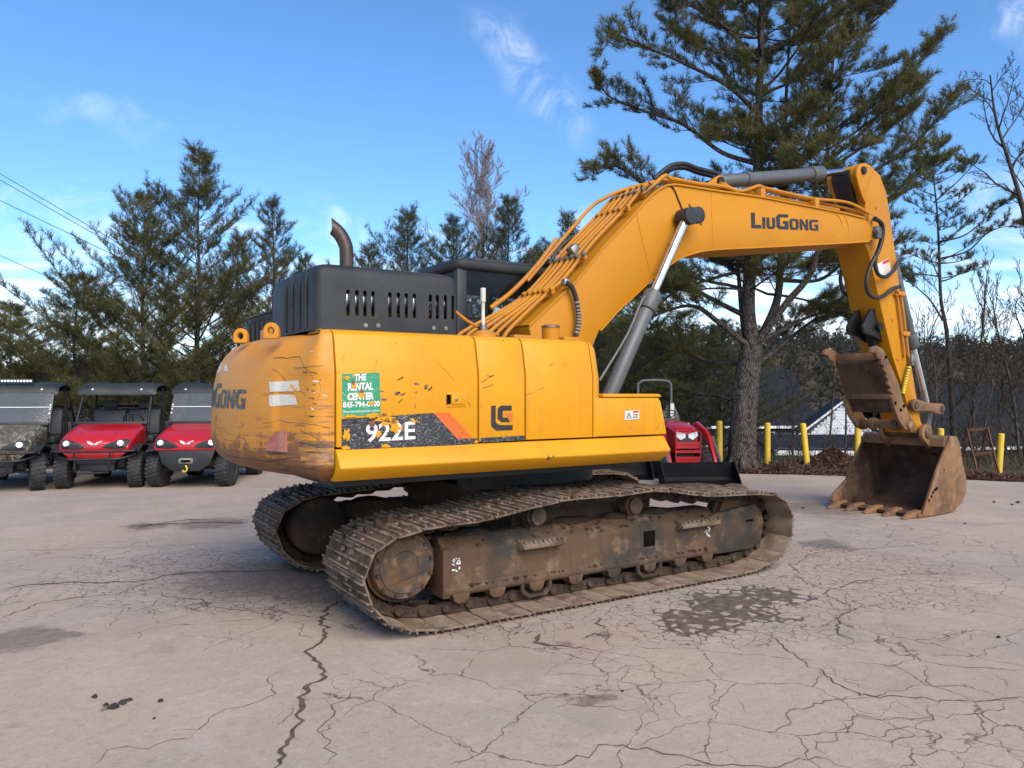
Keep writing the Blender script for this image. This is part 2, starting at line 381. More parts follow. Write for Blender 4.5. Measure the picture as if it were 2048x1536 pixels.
# ---------------------------------------------------------------- asphalt lot
def lot_mat():
    m = bpy.data.materials.new('cracked_asphalt'); m.use_nodes = True; t = NT(m.node_tree); p = t.n['Principled BSDF']; co = t.coord('Object')
    big = t.noise(co, .35, 4); mid = t.noise(co, 1.3, 4, .62); fine = t.noise(co, 60, 3, .7); gr = t.noise(co, 240, 2)
    c = t.mix(t.mr(big, .36, .64), (.415, .312, .236), (.345, .284, .234))
    c = t.mix(t.mr(mid, .46, .72, 0, .6), c, (.49, .372, .292))
    c = t.mix(t.mr(t.noise(t.vm('ADD', co, (31, 7, 0)), .8, 4, .65), .52, .78, 0, .6), c, (.255, .218, .192))
    c = t.mix(t.mr(t.noise(t.vm('MULTIPLY', co, (1, 1, 1)), 3.5, 5, .7), .56, .74, 0, .55), c, (.245, .185, .150))
    c = t.mix(t.mr(fine, .48, .75, 0, .42), c, (.20, .165, .148))
    c = t.mix(t.mr(t.noise(co, 17, 4, .72), .50, .70, 0, .42), c, (.225, .178, .148))
    c = t.mix(t.mr(t.noise(t.vm('ADD', co, (40, 9, 0)), 11, 4, .7), .52, .70, 0, .40), c, (.50, .415, .345))
    c = t.mix(t.mr(gr, .62, .75, 0, .4), c, (.56, .49, .45))
    c = t.mix(t.mr(t.vor(co, 26, out=0), .08, .04, 0, .5), c, (.12, .10, .09))
    c = t.mix(t.mr(t.noise(t.vm('ADD', co, (5, 50, 0)), .55, 3, .6), .5, .7, 0, .5), c, (.36, .25, .185))
    c = t.mix(t.mr(t.noise(t.vm('ADD', co, (17, 3, 0)), 2.6, 4, .65), .58, .72, 0, .45), c, (.44, .38, .335))
    # streaks
    c = t.mix(t.mr(t.noise(t.vm('MULTIPLY', co, (.35, 1.6, 1)), 1.1, 5), .52, .75, 0, .45), c, (.43, .345, .29))
    nv = t.vm('SUBTRACT', t.noise(co, 2.2, 4, .65, col=True), (.5, .5, .5))
    def blob(pts, r, soft=.25, warp=.5):
        tot = None
        wv = t.vm('ADD', co, t.vm('SCALE', nv, warp))
        for (u, v, rr) in pts:
            q = GZ(u, v); d = t.dist(wv, (q.x, q.y, 0)); b = t.mr(d, rr * (1 + soft), rr * (1 - soft))
            tot = b if tot is None else t.math('MAXIMUM', tot, b)
        return tot
    # shattered areas (fine network), loosely cracked areas, and soaked areas
    fine_a = blob([(1460, 1225, .75), (1560, 1195, .62), (1350, 1240, .5), (480, 1150, 1.1), (600, 1165, .9), (330, 1150, .9), (1680, 1130, .9), (1250, 1130, .8), (1800, 1180, .6), (950, 1190, 1.0)], 1, .45, .6)
    coarse = blob([(1500, 1390, 1.5), (1850, 1420, 1.3), (1250, 1400, 1.1), (1650, 1250, 1.3), (1100, 1330, .9), (760, 1400, .5), (200, 1140, 1.6), (560, 1180, 1.4), (1700, 1100, 2.0), (1980, 1300, 1.0), (1400, 1500, .9)], 1, .5, .8)
    soak = blob([(1480, 1222, .28), (1400, 1248, .26), (1545, 1190, .26), (1450, 1205, .30), (1520, 1228, .20), (1360, 1228, .16)], 1, .7, .5)
    damp_shade = blob([(40, 1280, .34), (110, 1272, .16), (230, 1415, .05), (1140, 1283, .09), (1200, 1270, .08), (1195, 1245, .05), (420, 1048, .5), (300, 1052, .35), (1640, 1018, .7), (1500, 1075, .5), (560, 1150, 1.0), (640, 1180, .6), (880, 1230, .5), (1185, 1405, .12), (1720, 1505, .04), (1655, 1090, .35)], 1, .6, .55)  # damp patches, plus the machine's ground shadow painted in beside the tracks
    wv = t.vm('ADD', co, t.vm('SCALE', t.vm('SUBTRACT', t.noise(co, 5, 4, col=True), (.5, .5, .5)), .16))
    e1 = t.vor(wv, 8.5, 'DISTANCE_TO_EDGE'); e2 = t.vor(wv, 1.7, 'DISTANCE_TO_EDGE'); e3 = t.vor(wv, 3.2, 'DISTANCE_TO_EDGE')
    wv1 = t.math('ADD', .018, t.math('MULTIPLY', t.noise(co, 3, 3), .030))
    fa = t.mr(t.math('ADD', fine_a, t.math('MULTIPLY', t.math('SUBTRACT', t.noise(co, 1.7, 2), .5), .5)), .18, .42)
    k1 = t.math('MULTIPLY', t.mr(e1, wv1, t.math('MULTIPLY', wv1, .35)), fa)
    ca = t.mr(t.math('ADD', coarse, t.math('MULTIPLY', t.math('SUBTRACT', t.noise(co, 1.1, 3), .5), 1.0)), .36, .62)
    k2 = t.math('MULTIPLY', t.mr(e2, .009, .003), ca)
    k2 = t.math('MULTIPLY', k2, t.mr(t.noise(t.vm('ADD', co, (9, 4, 0)), 2.0, 2), .34, .46))
    k3 = t.math('MULTIPLY', t.math('MULTIPLY', t.mr(e3, .012, .004), ca), t.mr(t.noise(t.vm('ADD', co, (3, 14, 0)), 1.3, 2), .50, .58))
    k3 = t.math('MULTIPLY', k3, .8)
    k = t.math('MAXIMUM', t.math('MAXIMUM', k1, k2), k3)
    # soaked: cracks swell until only islands of dry pavement are left
    sw = t.math('MULTIPLY', soak, t.math('ADD', -.04, t.math('MULTIPLY', t.noise(co, 3.2, 3), .62)))
    ks = t.math('MULTIPLY', t.mr(t.math('SUBTRACT', e1, sw), .02, -.02), t.mr(soak, .06, .25))
    wet_shade = t.math('MAXIMUM', ks, t.math('MULTIPLY', t.mr(t.math('ADD', damp_shade, t.math('MULTIPLY', t.math('SUBTRACT', t.noise(co, 7, 4, .7), .5), 1.3)), .55, .95), .60))  # soaked cracks and damp, with the painted ground shadow mixed in
    c = t.mix(t.math('MULTIPLY', damp_shade, .25), c, (.22, .165, .135))
    c = t.mix(t.math('MULTIPLY', wet_shade, t.mr(t.noise(co, 12, 4, .7), .3, .7, .62, .95)), c, (.082, .058, .046))
    c = t.mix(t.math('MULTIPLY', k, .80), c, (.085, .062, .052))
    t.put(p.inputs['Base Color'], c)
    t.put(p.inputs['Roughness'], t.mr(wet_shade, 0, 1, .88, .62)); p.inputs['Specular IOR Level'].default_value = .25
    t.put(p.inputs['Normal'], t.bump(t.math('ADD', t.noise(co, 55, 2), t.math('MULTIPLY', t.noise(co, 9, 2), .8)), .30, .008)); M['cracked_asphalt'] = m
lot_mat()
mat('crack_fill', (.135, .100, .080), .9, c2=(.085, .062, .050), cs=9, dirt=(.19, .145, .12), ds=14, dr=(.55, .75), bump=.5, bs=60, spec=.1)
mat('earth', (.085, .066, .045), .95, c2=(.060, .056, .030), cs=.7, dirt=(.13, .095, .06), ds=2.5, dr=(.5, .7), bump=.8, bs=12, spec=.05)

edge_px = [(-900, 936), (0, 938), (700, 936), (1300, 938), (1440, 943), (1480, 947), (1560, 949), (1650, 950), (1750, 953), (1900, 958), (2048, 965), (2300, 978), (2700, 1000)]
edge = []
for i in range(len(edge_px) - 1):
    a, b = GZ(*edge_px[i]), GZ(*edge_px[i + 1]); n = max(2, int((b - a).length / .35))
    for k in range(n):
        q = a.lerp(b, k / n); edge.append((q.x + random.uniform(-.05, .05), q.y + random.uniform(-.05, .05)))
lot_poly = edge + [(45, -30), (-10, -45), (-50, -30), (-50, 8)]
lot = MB().prism(lot_poly, -.14, 0.0, 'z').build('parking_lot', 'cracked_asphalt', ang=30); tag(lot, kind='structure')

def terrain(x, y):
    d = (x - CAM.x) * V0.x + (y - CAM.y) * V0.y; l = (x - CAM.x) * R0.x + (y - CAM.y) * R0.y
    z = -.06
    if d > 17.2:
        s = min((d - 17.2) / 26, 1); z -= 3.0 * (s * s * (3 - 2 * s))
    if d > 75:
        s = min((d - 75) / 230, 1); z += (15 + 7 * math.sin(l * .011 + .4) + 2.5 * math.sin(l * .031)) * (s * s * (3 - 2 * s))
    return z
gv, gf = [], []
ds = [-60, -30, -10, 5, 12, 16, 17, 18, 19, 20, 22, 24, 27, 30, 34, 38, 43, 50, 60, 75, 90, 110, 135, 160, 190, 220, 260, 300, 360, 460, 700, 1200, 2400]
ls = [-2400, -1200, -600, -400, -300, -230, -170, -130, -100, -75, -55, -40, -30, -22, -16, -11, -7, -3, 0, 3, 7, 11, 16, 22, 30, 40, 55, 75, 100, 130, 170, 230, 300, 400, 600, 1200, 2400]
for d in ds:
    for l in ls:
        x, y = CAM.x + V0.x * d + R0.x * l, CAM.y + V0.y * d + R0.y * l; gv.append((x, y, terrain(x, y)))
for i in range(len(ds) - 1):
    for j in range(len(ls) - 1):
        a = i * len(ls) + j; gf.append((a, a + 1, a + 1 + len(ls), a + len(ls)))
tag(MB().add(gv, gf).build('ground', 'earth', ang=60), kind='structure')

# open cracks, filled with dark dirt, lying on the pavement
cracks = [([(672, 1200), (655, 1225), (645, 1262), (632, 1308), (645, 1345), (622, 1372), (612, 1400), (596, 1442), (575, 1490), (560, 1545)], .030),
 ([(1747, 1156), (1655, 1182), (1670, 1197), (1711, 1220), (1670, 1236), (1675, 1259), (1716, 1287)], .020), ([(1798, 1297), (1880, 1333), (2060, 1341)], .013),
 ([(1537, 1269), (1588, 1307), (1665, 1356), (1716, 1394), (1885, 1410), (1998, 1399), (2060, 1396)], .015), ([(1716, 1394), (1578, 1427), (1542, 1468), (1565, 1484)], .010),
 ([(1070, 1530), (1189, 1499), (1246, 1489), (1358, 1499), (1409, 1517), (1537, 1530), (1634, 1520), (1716, 1540)], .012),
 ([(1747, 1484), (1829, 1463), (1880, 1470), (1870, 1500), (1825, 1508), (1830, 1540)], .010), ([(1830, 1463), (1852, 1438), (1839, 1407)], .011), ([(1998, 1402), (1982, 1417), (1852, 1438), (1691, 1438), (1650, 1470), (1610, 1478), (1640, 1520)], .008),
 ([(0, 1181), (57, 1170), (145, 1167), (267, 1164), (366, 1146), (534, 1141), (640, 1137)], .028), ([(-5, 1238), (65, 1209), (191, 1194), (267, 1181), (300, 1162)], .016),
 ([(298, 1186), (362, 1198), (420, 1213), (553, 1221), (626, 1236), (660, 1232)], .010), ([(179, 1540), (217, 1503), (298, 1499), (381, 1480), (397, 1465)], .006),
 ([(343, 1461), (397, 1465), (446, 1427), (500, 1413), (542, 1389), (534, 1377), (549, 1350), (587, 1339)], .008), ([(700, 1375), (679, 1411), (668, 1438), (645, 1476), (640, 1536)], .008),
 ([(0, 1103), (229, 1095), (511, 1085)], .010), ([(60, 1120), (145, 1115), (270, 1120)], .010), ([(1655, 1182), (1600, 1160), (1580, 1130), (1640, 1105), (1760, 1095), (1900, 1085)], .014), ([(1747, 1156), (1830, 1147), (1930, 1152), (2060, 1160)], .010),
 ([(1250, 1500), (1440, 1440), (1447, 1400), (1410, 1360), (1290, 1330), (1200, 1350), (1090, 1350)], .006), ([(1085, 1420), (1180, 1410), (1310, 1425), (1320, 1370), (1280, 1320), (1195, 1300)], .006), ([(1598, 1030), (1680, 1040), (1800, 1040), (1960, 1050), (2060, 1046)], .014),
 ([(1998, 1399), (1930, 1365), (1870, 1370), (1850, 1330)], .008), ([(1080, 1268), (1075, 1276), (1110, 1295), (1150, 1300)], .045), ([(1160, 1278), (1190, 1268), (1218, 1272)], .030), ([(1192, 1235), (1200, 1250), (1215, 1255)], .028),
 ([(250, 1052), (330, 1048), (430, 1044), (500, 1046)], .05), ([(270, 1058), (360, 1040), (420, 1040)], .04)]
rc = random.Random(3)
for px, wd in cracks:
    P = [GZ(*q) for q in px]; pts = []; wd *= .50 if wd < .025 else .75
    for a, b in zip(P[:-1], P[1:]):
        n = max(3, int((b - a).length / .035))
        for k in range(n): pts.append(a.lerp(b, k / n))
    pts.append(P[-1]); n = len(pts); off, L, Rr, wv = 0, [], [], 1
    for i, q in enumerate(pts):
        t_ = (pts[min(i + 1, n - 1)] - pts[max(i - 1, 0)]).normalized(); s_ = Vector((-t_.y, t_.x, 0))
        off = off * .82 + rc.gauss(0, .017); wv = max(.25, wv * .8 + .2 * rc.uniform(.2, 1.9))
        env = min(1, i / 4, (n - 1 - i) / 4) * .9 + .1
        L.append(q + s_ * (off + wd * wv * env * .5 * rc.uniform(.5, 1.5)) + Vector((0, 0, .004)))
        Rr.append(q + s_ * (off - wd * wv * env * .5 * rc.uniform(.5, 1.5)) + Vector((0, 0, .004)))
    MB().add(L + Rr, [(i, i + 1, n + i + 1, n + i) for i in range(n - 1)]).build('crack', 'crack_fill', lot)
# little clods and chips lying about
for (u, v, r) in [(190, 1395, .022), (212, 1411, .018), (245, 1408, .03), (258, 1402, .02), (320, 1404, .02), (226, 1417, .035), (1606, 1017, .03), (1988, 1005, .03), (2036, 1006, .04), (1930, 1048, .02), (2024, 1010, .025), (1690, 1016, .03), (1997, 1276, .02), (1245, 1383, .012), (308, 1438, .012)]:
    q = GZ(u, v); b = MB(); rr = random.Random(u)
    bm_v = []
    for k in range(9):
        a = k * 2.4; zz = (k / 8) * 1.2
        bm_v.append((math.cos(a) * r * (1 - .4 * zz) * rr.uniform(.6, 1.3), math.sin(a) * r * (1 - .4 * zz) * rr.uniform(.6, 1.3), zz * r * .7))
    me = bpy.data.meshes.new('dirt_clod'); bmh = bmesh.new()
    for w_ in bm_v: bmh.verts.new(w_)
    bmesh.ops.convex_hull(bmh, input=bmh.verts); bmh.to_mesh(me); bmh.free(); me.materials.append(M['debris'])
    o = bpy.data.objects.new('dirt_clod', me); col.objects.link(o); o.location = (q.x, q.y, 0)
    tag(o, 'small dark clod of dirt lying on the cracked pavement', 'dirt clod', 'dirt clods on the pavement')

# ---------------------------------------------------------------- excavator: undercarriage
EX = tag(empty('excavator'), 'yellow crawler excavator with raised boom, thumb and bucket, scuffed counterweight and muddy tracks', 'excavator')
SPR, IDL = (-1.80, .46), (1.77, .45)
# outer run of the shoe plates, clockwise from the bottom rear
path = [(-1.62, .026), (1.55, .026), (1.78, .05), (1.98, .12), (2.12, .25), (2.17, .42), (2.13, .58), (2.00, .69), (1.80, .735), (1.45, .745),
        (1.10, .76), (.80, .80), (.42, .865), (.20, .855), (-.10, .845), (-.40, .85), (-.63, .845), (-.95, .80), (-1.30, .755), (-1.60, .745), (-1.80, .735), (-2.00, .69), (-2.12, .60), (-2.18, .46),
        (-2.14, .30), (-2.03, .15), (-1.85, .06)]
def resample(path, n):
    P = [Vector((a, b, 0)) for a, b in path]; P.append(P[0]); S = [0]
    for a, b in zip(P[:-1], P[1:]): S.append(S[-1] + (b - a).length)
    out = []
    for k in range(n):
        s = S[-1] * k / n; i = max(j for j in range(len(S)) if S[j] <= s + 1e-9); i = min(i, len(P) - 2)
        out.append(P[i].lerp(P[i + 1], (s - S[i]) / max(S[i + 1] - S[i], 1e-9)))
    return out, S[-1] / n
NSH = 49
spts, PITCH = resample(path, NSH)
WSH = .80
# one triple-grouser shoe; local x along the track, z outwards
prof = [(-.5, -.012), (.5, -.012), (.53, -.002), (.53, .004), (.44, .004), (.425, .023), (.36, .023), (.34, .004), (.075, .004), (.05, .020), (-.01, .020), (-.03, .004), (-.33, .004), (-.355, .022), (-.42, .022), (-.44, .004), (-.5, .004)]
sh = MB().prism([(a * PITCH * .945, b) for a, b in prof], -WSH / 2, WSH / 2, 'y')
for yy in (-.12, .05):
    for xx in (-.2, .2): sh.cyl((xx * PITCH, yy + .03, 0), (xx * PITCH, yy + .03, .017), .017, n=6)
    sh.box(-.31 * PITCH, -.08 * PITCH, yy - .025, yy + .02, .003, .0095)
shoe_src = sh.build('track_shoe', 'track_mud', None, bevel=.003, seg=1)
shoe_src.data.materials.append(M['shoe_inside'])
for p_ in shoe_src.data.polygons:
    if p_.normal.z < -.8: p_.material_index = 1
# one pair of chain links: rounded plates at both sides of the pin
def lobes(n=7):
    p = []
    for k in range(n): a = math.pi / 2 + math.pi * k / (n - 1); p.append((-.5 * PITCH + .052 * math.cos(a), -.062 + .045 * math.sin(a)))
    p += [(-.2 * PITCH, -.100), (.2 * PITCH, -.085)]
    for k in range(n): a = -math.pi / 2 + math.pi * k / (n - 1); p.append((.42 * PITCH + .05 * math.cos(a), -.058 + .040 * math.sin(a)))
    return p
lk = MB()
for yy in (-.105, .065): lk.prism(lobes(), yy, yy + .04, 'y')
lk.cyl((-.5 * PITCH, -.135, -.062), (-.5 * PITCH, .135, -.062), .03, n=10)
for xx in (-.12, .18):
    for yy in (-.112, .10): lk.box((xx - .055) * PITCH, (xx + .055) * PITCH, yy, yy + .012, -.082, -.045)
link_src = lk.build('chain_link', 'track_dark', None, bevel=.004, seg=1)

def ring(n, ro, ri, teeth):
    p = []
    for k in range(teeth):
        for f_, r_ in ((-.30, ri), (-.12, ro), (.12, ro), (.30, ri)):
            a = 2 * math.pi * (k + f_ + .5) / teeth; p.append((r_ * math.cos(a), r_ * math.sin(a)))
    return p
GAUGE = 2.10
def build_track(side):
    yc = side * GAUGE / 2; o = side                     # o: outward sign
    def Y(a): return yc + o * a                         # a: metres outward from the chain line
    fr = MB()
    # boxed side frame with sloped top, thick lower lip, end yokes
    sec = [(-.17, .18), (.17, .18), (.19, .20), (.19, .24), (.165, .255), (.165, .50), (.06, .60), (-.12, .60), (-.17, .52)]
    fr.prism([(Y(a), z) for a, z in sec], -1.47, 1.36, 'x')
    fr.box(-1.48, -1.42, *sorted((Y(-.18), Y(.18))), .17, .53)
    frame = fr.build('crawler_frame', 'side_frame', EX, bevel=.012)
    # idler yoke plate: rounded plate at the front
    yk = [(1.30, .17), (1.86, .17), (1.99, .24), (2.03, .40), (2.0, .52), (1.90, .60), (1.30, .54)]
    MB().prism(yk, *sorted((Y(.10), Y(.155))), 'y').build('idler_yoke', 'side_frame', frame, bevel=.015)
    sl_ = MB().box(1.77, 1.87, *sorted((Y(.150), Y(.1585))), .435, .455); sl_.build('yoke_slot', 'shadow_black', frame)
    # square access hole: black block painted for its inner shade
    MB().box(.46, .60, *sorted((Y(.150), Y(.1675))), .335, .475).build('access_hole', 'shadow_black', frame, bevel=.02)
    # step brackets on the sloped top
    for x0, x1 in ((-.83, -.44), (.85, 1.33)):
        st = MB().prism([(Y(.10), .535), (Y(.24), .52), (Y(.25), .50), (Y(.25), .47), (Y(.16), .44), (Y(.16), .40), (Y(.05), .40)], x0, x1, 'x')
        for k in range(9):
            xx = x0 + (x1 - x0) * (k + .3) / 9
            st.box(xx, xx + .02, *sorted((Y(.235), Y(.255))), .512, .532)
        st.build('frame_step', 'track_mud', frame, bevel=.006)
    # flattened heaps of dried mud on the frame top
    for x0 in (-1.15, -.2, .3, .75):
        mb = MB(); n = 9
        vv = [(x0 + .24 * math.cos(k * 2 * math.pi / n) * random.uniform(.7, 1.2), Y(-.01) + .11 * math.sin(k * 2 * math.pi / n), .597) for k in range(n)]
        top = [(x0 + (v_[0] - x0) * .5, Y(-.01) + (v_[1] - Y(-.01)) * .5, .625 + random.uniform(0, .015)) for v_ in vv]
        mb.add(vv + top, [(k, (k + 1) % n, n + (k + 1) % n, n + k) for k in range(n)] + [tuple(range(n, 2 * n))]); mb.build('mud_heap', 'track_dark', frame)
    # crumbs of dried mud and leaf scraps caught on the frame
    cr = MB(); rm = random.Random(17)
    for k in range(150):
        x_ = rm.uniform(-1.4, 1.3); a_, z_ = rm.choice(((rm.uniform(-.10, .05), .602), (rm.uniform(.168, .188), .243), (rm.uniform(.07, .15), .0)))
        if z_ == 0: z_ = .60 - (a_ - .06) / .105 * .10
        s_ = rm.uniform(.006, .022); cr.obox((x_, Y(a_), z_ + s_ * .2), s_ * rm.uniform(1, 2.4), s_ * rm.uniform(.8, 1.6), s_ * .8, Matrix.Rotation(rm.uniform(0, 3), 3, 'Z') @ Matrix.Rotation(rm.uniform(-.4, .4), 3, 'X'))
    tag(cr.build('mud_crumbs', 'track_dark', frame), kind='stuff')
    # pale chalk marks
    ch = MB(); rr = random.Random(5)
    for k in range(26):
        x_, z_ = rr.choice(((-1.36, .40), (1.24, .40))); x_ += rr.uniform(-.035, .035); z_ += rr.uniform(-.055, .055)
        ch.obox((x_, Y(.167), z_), rr.uniform(.008, .03), .003, rr.uniform(.005, .02), Matrix.Rotation(rr.uniform(-1, 1), 3, 'Y'))
    ch.build('chalk_mark', 'white_paper', frame)
    # sprocket and final drive
    sp = MB().prism([(SPR[0] + a, SPR[1] + b) for a, b in ring(21, .335, .285, 21)], *sorted((Y(-.03), Y(.03))), 'y')
    sp.lathe([(-.05, .25), (.05, .25), (.07, .235)], (SPR[0], yc, SPR[1]), (0, o, 0), 32)
    spr = sp.build('sprocket', 'track_dark', frame, bevel=.004, seg=1)
    hb = MB().lathe([(.03, .25), (.12, .25), (.125, .262), (.15, .262), (.155, .245), (.195, .24), (.215, .225), (.218, .19), (.226, .185), (.226, .11), (.218, .10)], (SPR[0], yc, SPR[1]), (0, o, 0), 36)
    hub = hb.build('final_drive_cover', 'hub_rust', frame)
    for k in range(12):
        a = k * math.pi / 6 + .2
        MB().cyl((SPR[0] + .207 * math.cos(a), Y(.215), SPR[1] + .207 * math.sin(a)), (SPR[0] + .207 * math.cos(a), Y(.236), SPR[1] + .207 * math.sin(a)), .014, n=6).build('bolt', 'track_dark', frame)
    MB().bar((SPR[0] - .17, Y(.227), SPR[1] - .13), (SPR[0] + .2, Y(.227), SPR[1] - .03), .006, .012, (0, o, 0)).build('weld_seam', 'hub_rust', frame)
    # inner motor guard
    MB().lathe([(-.03, .27), (-.30, .27), (-.33, .255), (-.34, .24)], (SPR[0] + .05, yc, SPR[1] - .02), (0, o, 0), 36).build('motor_guard', 'track_dark', frame)
    # idler
    MB().lathe([(-.09, .24), (-.085, .30), (-.04, .30), (-.035, .335), (.035, .335), (.04, .30), (.085, .30), (.09, .24)], (IDL[0], yc, IDL[1]), (0, o, 0), 32).build('idler_wheel', 'hub_rust', frame)
    # carrier rollers
    for x in (-.63, .38):
        r_ = MB().lathe([(-.12, .055), (-.10, .085), (-.03, .085), (-.03, .07), (.03, .07), (.03, .085), (.13, .085), (.135, .07), (.17, .07), (.175, .055)], (x, yc, .70), (0, o, 0), 20)
        r_.box(x - .04, x + .04, Y(-.10) if o > 0 else Y(.10), Y(.10) if o > 0 else Y(-.10), .58, .64); r_.build('carrier_roller', 'hub_rust', frame)
    # bottom rollers and the two roller guards
    for k, x in enumerate((-1.33, -1.02, -.66, -.28, .12, .52, .88, 1.22)):
        MB().lathe([(-.15, .06), (-.13, .085), (-.06, .085), (-.06, .07), (.06, .07), (.06, .085), (.13, .085), (.135, .062), (.16, .062), (.165, .045)], (x, yc, .205), (0, o, 0), 18).build('track_roller', 'hub_rust', frame)
        MB().prism([(x - .075, .20), (x + .075, .20), (x + .06, .145), (x + .03, .125), (x - .03, .125), (x - .06, .145)], *sorted((Y(.150), Y(.19))), 'y').build('roller_bracket', 'side_frame', frame, bevel=.008)
    for x in (-.66, .52):
        g = [(x - .15, .22), (x - .12, .22), (x - .11, .14), (x - .06, .10), (x + .06, .10), (x + .11, .14), (x + .12, .22), (x + .15, .22), (x + .14, .12), (x + .08, .075), (x - .08, .075), (x - .14, .12)]
        MB().prism(g, *sorted((Y(.15), Y(.185))), 'y').build('roller_guard', 'track_dark', frame, bevel=.005, seg=1)
    # the shoes and links
    for i in range(NSH):
        a, b = spts[i], spts[(i + 1) % NSH]; c = (a + b) / 2; d = (b - a)
        ang = math.atan2(d.y, d.x); jit = random.uniform(-.012, .012)
        # path runs forward on the ground, so outward is to the right of travel
        for src, nm in ((shoe_src, 'track_shoe'), (link_src, 'chain_link')):
            q = src.copy(); col.objects.link(q); q.name = nm; q.parent = frame
            tx = Vector((math.cos(ang), 0, math.sin(ang))); nz = Vector((math.sin(ang), 0, -math.cos(ang))); ty = nz.cross(tx)
            m = Matrix((tx, ty, nz)).transposed().to_4x4(); m.translation = Vector((c.x, yc, c.y)) + nz * jit * .3
            q.matrix_local = m
    return frame
tr_near = build_track(-1)
tr_far = build_track(1)
bpy.data.objects.remove(shoe_src); bpy.data.objects.remove(link_src)
cf = MB().prism([(-.75, -1.0), (.75, -1.0), (.6, -.5), (.6, .5), (.75, 1.0), (-.75, 1.0), (-.6, .5), (-.6, -.5)], .48, .80, 'z')
cf.build('carbody', 'track_dark', EX, bevel=.03)
MB().lathe([(.78, .62), (.86, .62), (.86, .68), (.97, .68), (.97, .60), (1.03, .60)], (0, 0, 0), (0, 0, 1), 40).build('swing_bearing', 'black_steel', EX)

# ---------------------------------------------------------------- excavator: upper structure
SY = -1.345                                             # right-hand body side
def pln(u, v, y=SY): return UY(u, v, y)
# platform
fl = MB().box(-2.30, .42, -1.22, 1.26, 1.035, 1.10).box(.42, 1.30, .36, 1.26, 1.06, 1.16).box(-.4, .95, -.42, .36, 1.04, 1.32)
fl.build('revolving_frame', 'black_steel', EX, bevel=.01)
# skirt beam along the right side (faceted, as in the side view)
x0, x1 = -2.325, .625
sk = MB(); prof = [(SY, 1.300), (-1.435, 1.185), (-1.425, 1.170), (-1.31, 1.085), (-1.05, 1.085), (-1.05, 1.300)]
nn = len(prof); vv = [(x0, a, b) for a, b in prof] + [(x1 - .05, a, b) for a, b in prof] + [(x1 + (.0 if b > 1.25 else -.02), a + .07 if a < -1.2 else a, b + (.0 if b > 1.25 else .03)) for a, b in prof]
ff = [tuple(range(nn)), tuple(range(3 * nn - 1, 2 * nn - 1, -1))]
for s_ in range(2): ff += [(s_ * nn + i, s_ * nn + (i + 1) % nn, (s_ + 1) * nn + (i + 1) % nn, (s_ + 1) * nn + i) for i in range(nn)]
sk.add(vv, ff).build('side_skirt', 'skirt_yellow', EX, bevel=.008)
MB().prism([(-y_, z_) for y_, z_ in prof], x0, 1.2, 'x').build('side_skirt', 'yellow_paint', EX, bevel=.008)

# doors: tumblehome section, separate panels with open joints
def section(y=SY, zt=2.10, th=.5):
    return [(y, 1.313), (y, 1.80), (y + .045, 2.025), (y + .062, zt - .035), (y + .095, zt - .010), (y + .16, zt), (y + th, zt + .005), (y + th, 1.313)]
def panel(xa, xb, name='side_door', zt=2.10, y=SY, th=.5, mirror=False):
    s_ = section(y, zt, th)
    if mirror: s_ = [(-a, b) for a, b in s_]
    return MB().prism(s_, xa, xb, 'x').build(name, 'yellow_paint', EX, bevel=.007)
xs = [pln(682, 800)[0], pln(957, 800)[0], pln(1051, 800)[0], pln(1186, 700)[0]]
d1 = panel(-2.322, xs[1] - .006); d2 = panel(xs[1] + .006, xs[2] - .006); d3 = panel(xs[2] + .006, xs[3] - .004)
# rounded front closing strip of the tank box
s_ = section(); k_ = MB(); n_ = len(s_)
rows = []
for dx_, sc_ in ((.004, 0), (.04, .008), (.075, .035), (.095, .075), (.10, .11)):
    rows.append([(xs[3] + dx_, a + (sc_ * .6 if a < SY + .3 else 0), b - (sc_ * (b - 1.313) / .8 if b > 1.7 else 0)) for a, b in s_])
k_.add([p for r_ in rows for p in r_], [tuple(range(n_)), tuple(range(5 * n_ - 1, 4 * n_ - 1, -1))] + [(j * n_ + i, j * n_ + (i + 1) % n_, (j + 1) * n_ + (i + 1) % n_, (j + 1) * n_ + i) for j in range(4) for i in range(n_)])
k_.build('front_panel', 'yellow_paint', EX, bevel=.004)
# low toolbox in front of the tank
bx0 = xs[3] + .012; zb = 1.640
tb = [(bx0, 1.313), (.618, 1.313), (.575, 1.50), (.545, zb - .04), (.52, zb - .012), (bx0, zb - .012)]
MB().prism(tb, SY + .002, -.55, 'y').build('toolbox', 'yellow_paint', EX, bevel=.012)
MB().prism([(bx0 + .09, zb - .008), (.545, zb - .008), (.55, zb + .004), (.52, zb + .02), (bx0 + .09, zb + .02)], SY - .004, -.56, 'y').build('toolbox_lid', 'yellow_paint', EX, bevel=.008)
# inner bodies: engine bay, tank, left side
MB().box(-2.28, xs[3] - .02, SY + .48, -.46, 1.11, 2.085).build('tank_body', 'yellow_paint', EX, bevel=.02)
MB().box(-2.28, -.95, -.455, .80, 1.11, 2.06).build('engine_bay', 'yellow_paint', EX, bevel=.02)
panel(-2.322, -1.30, mirror=True); panel(-1.288, -.62, mirror=True)

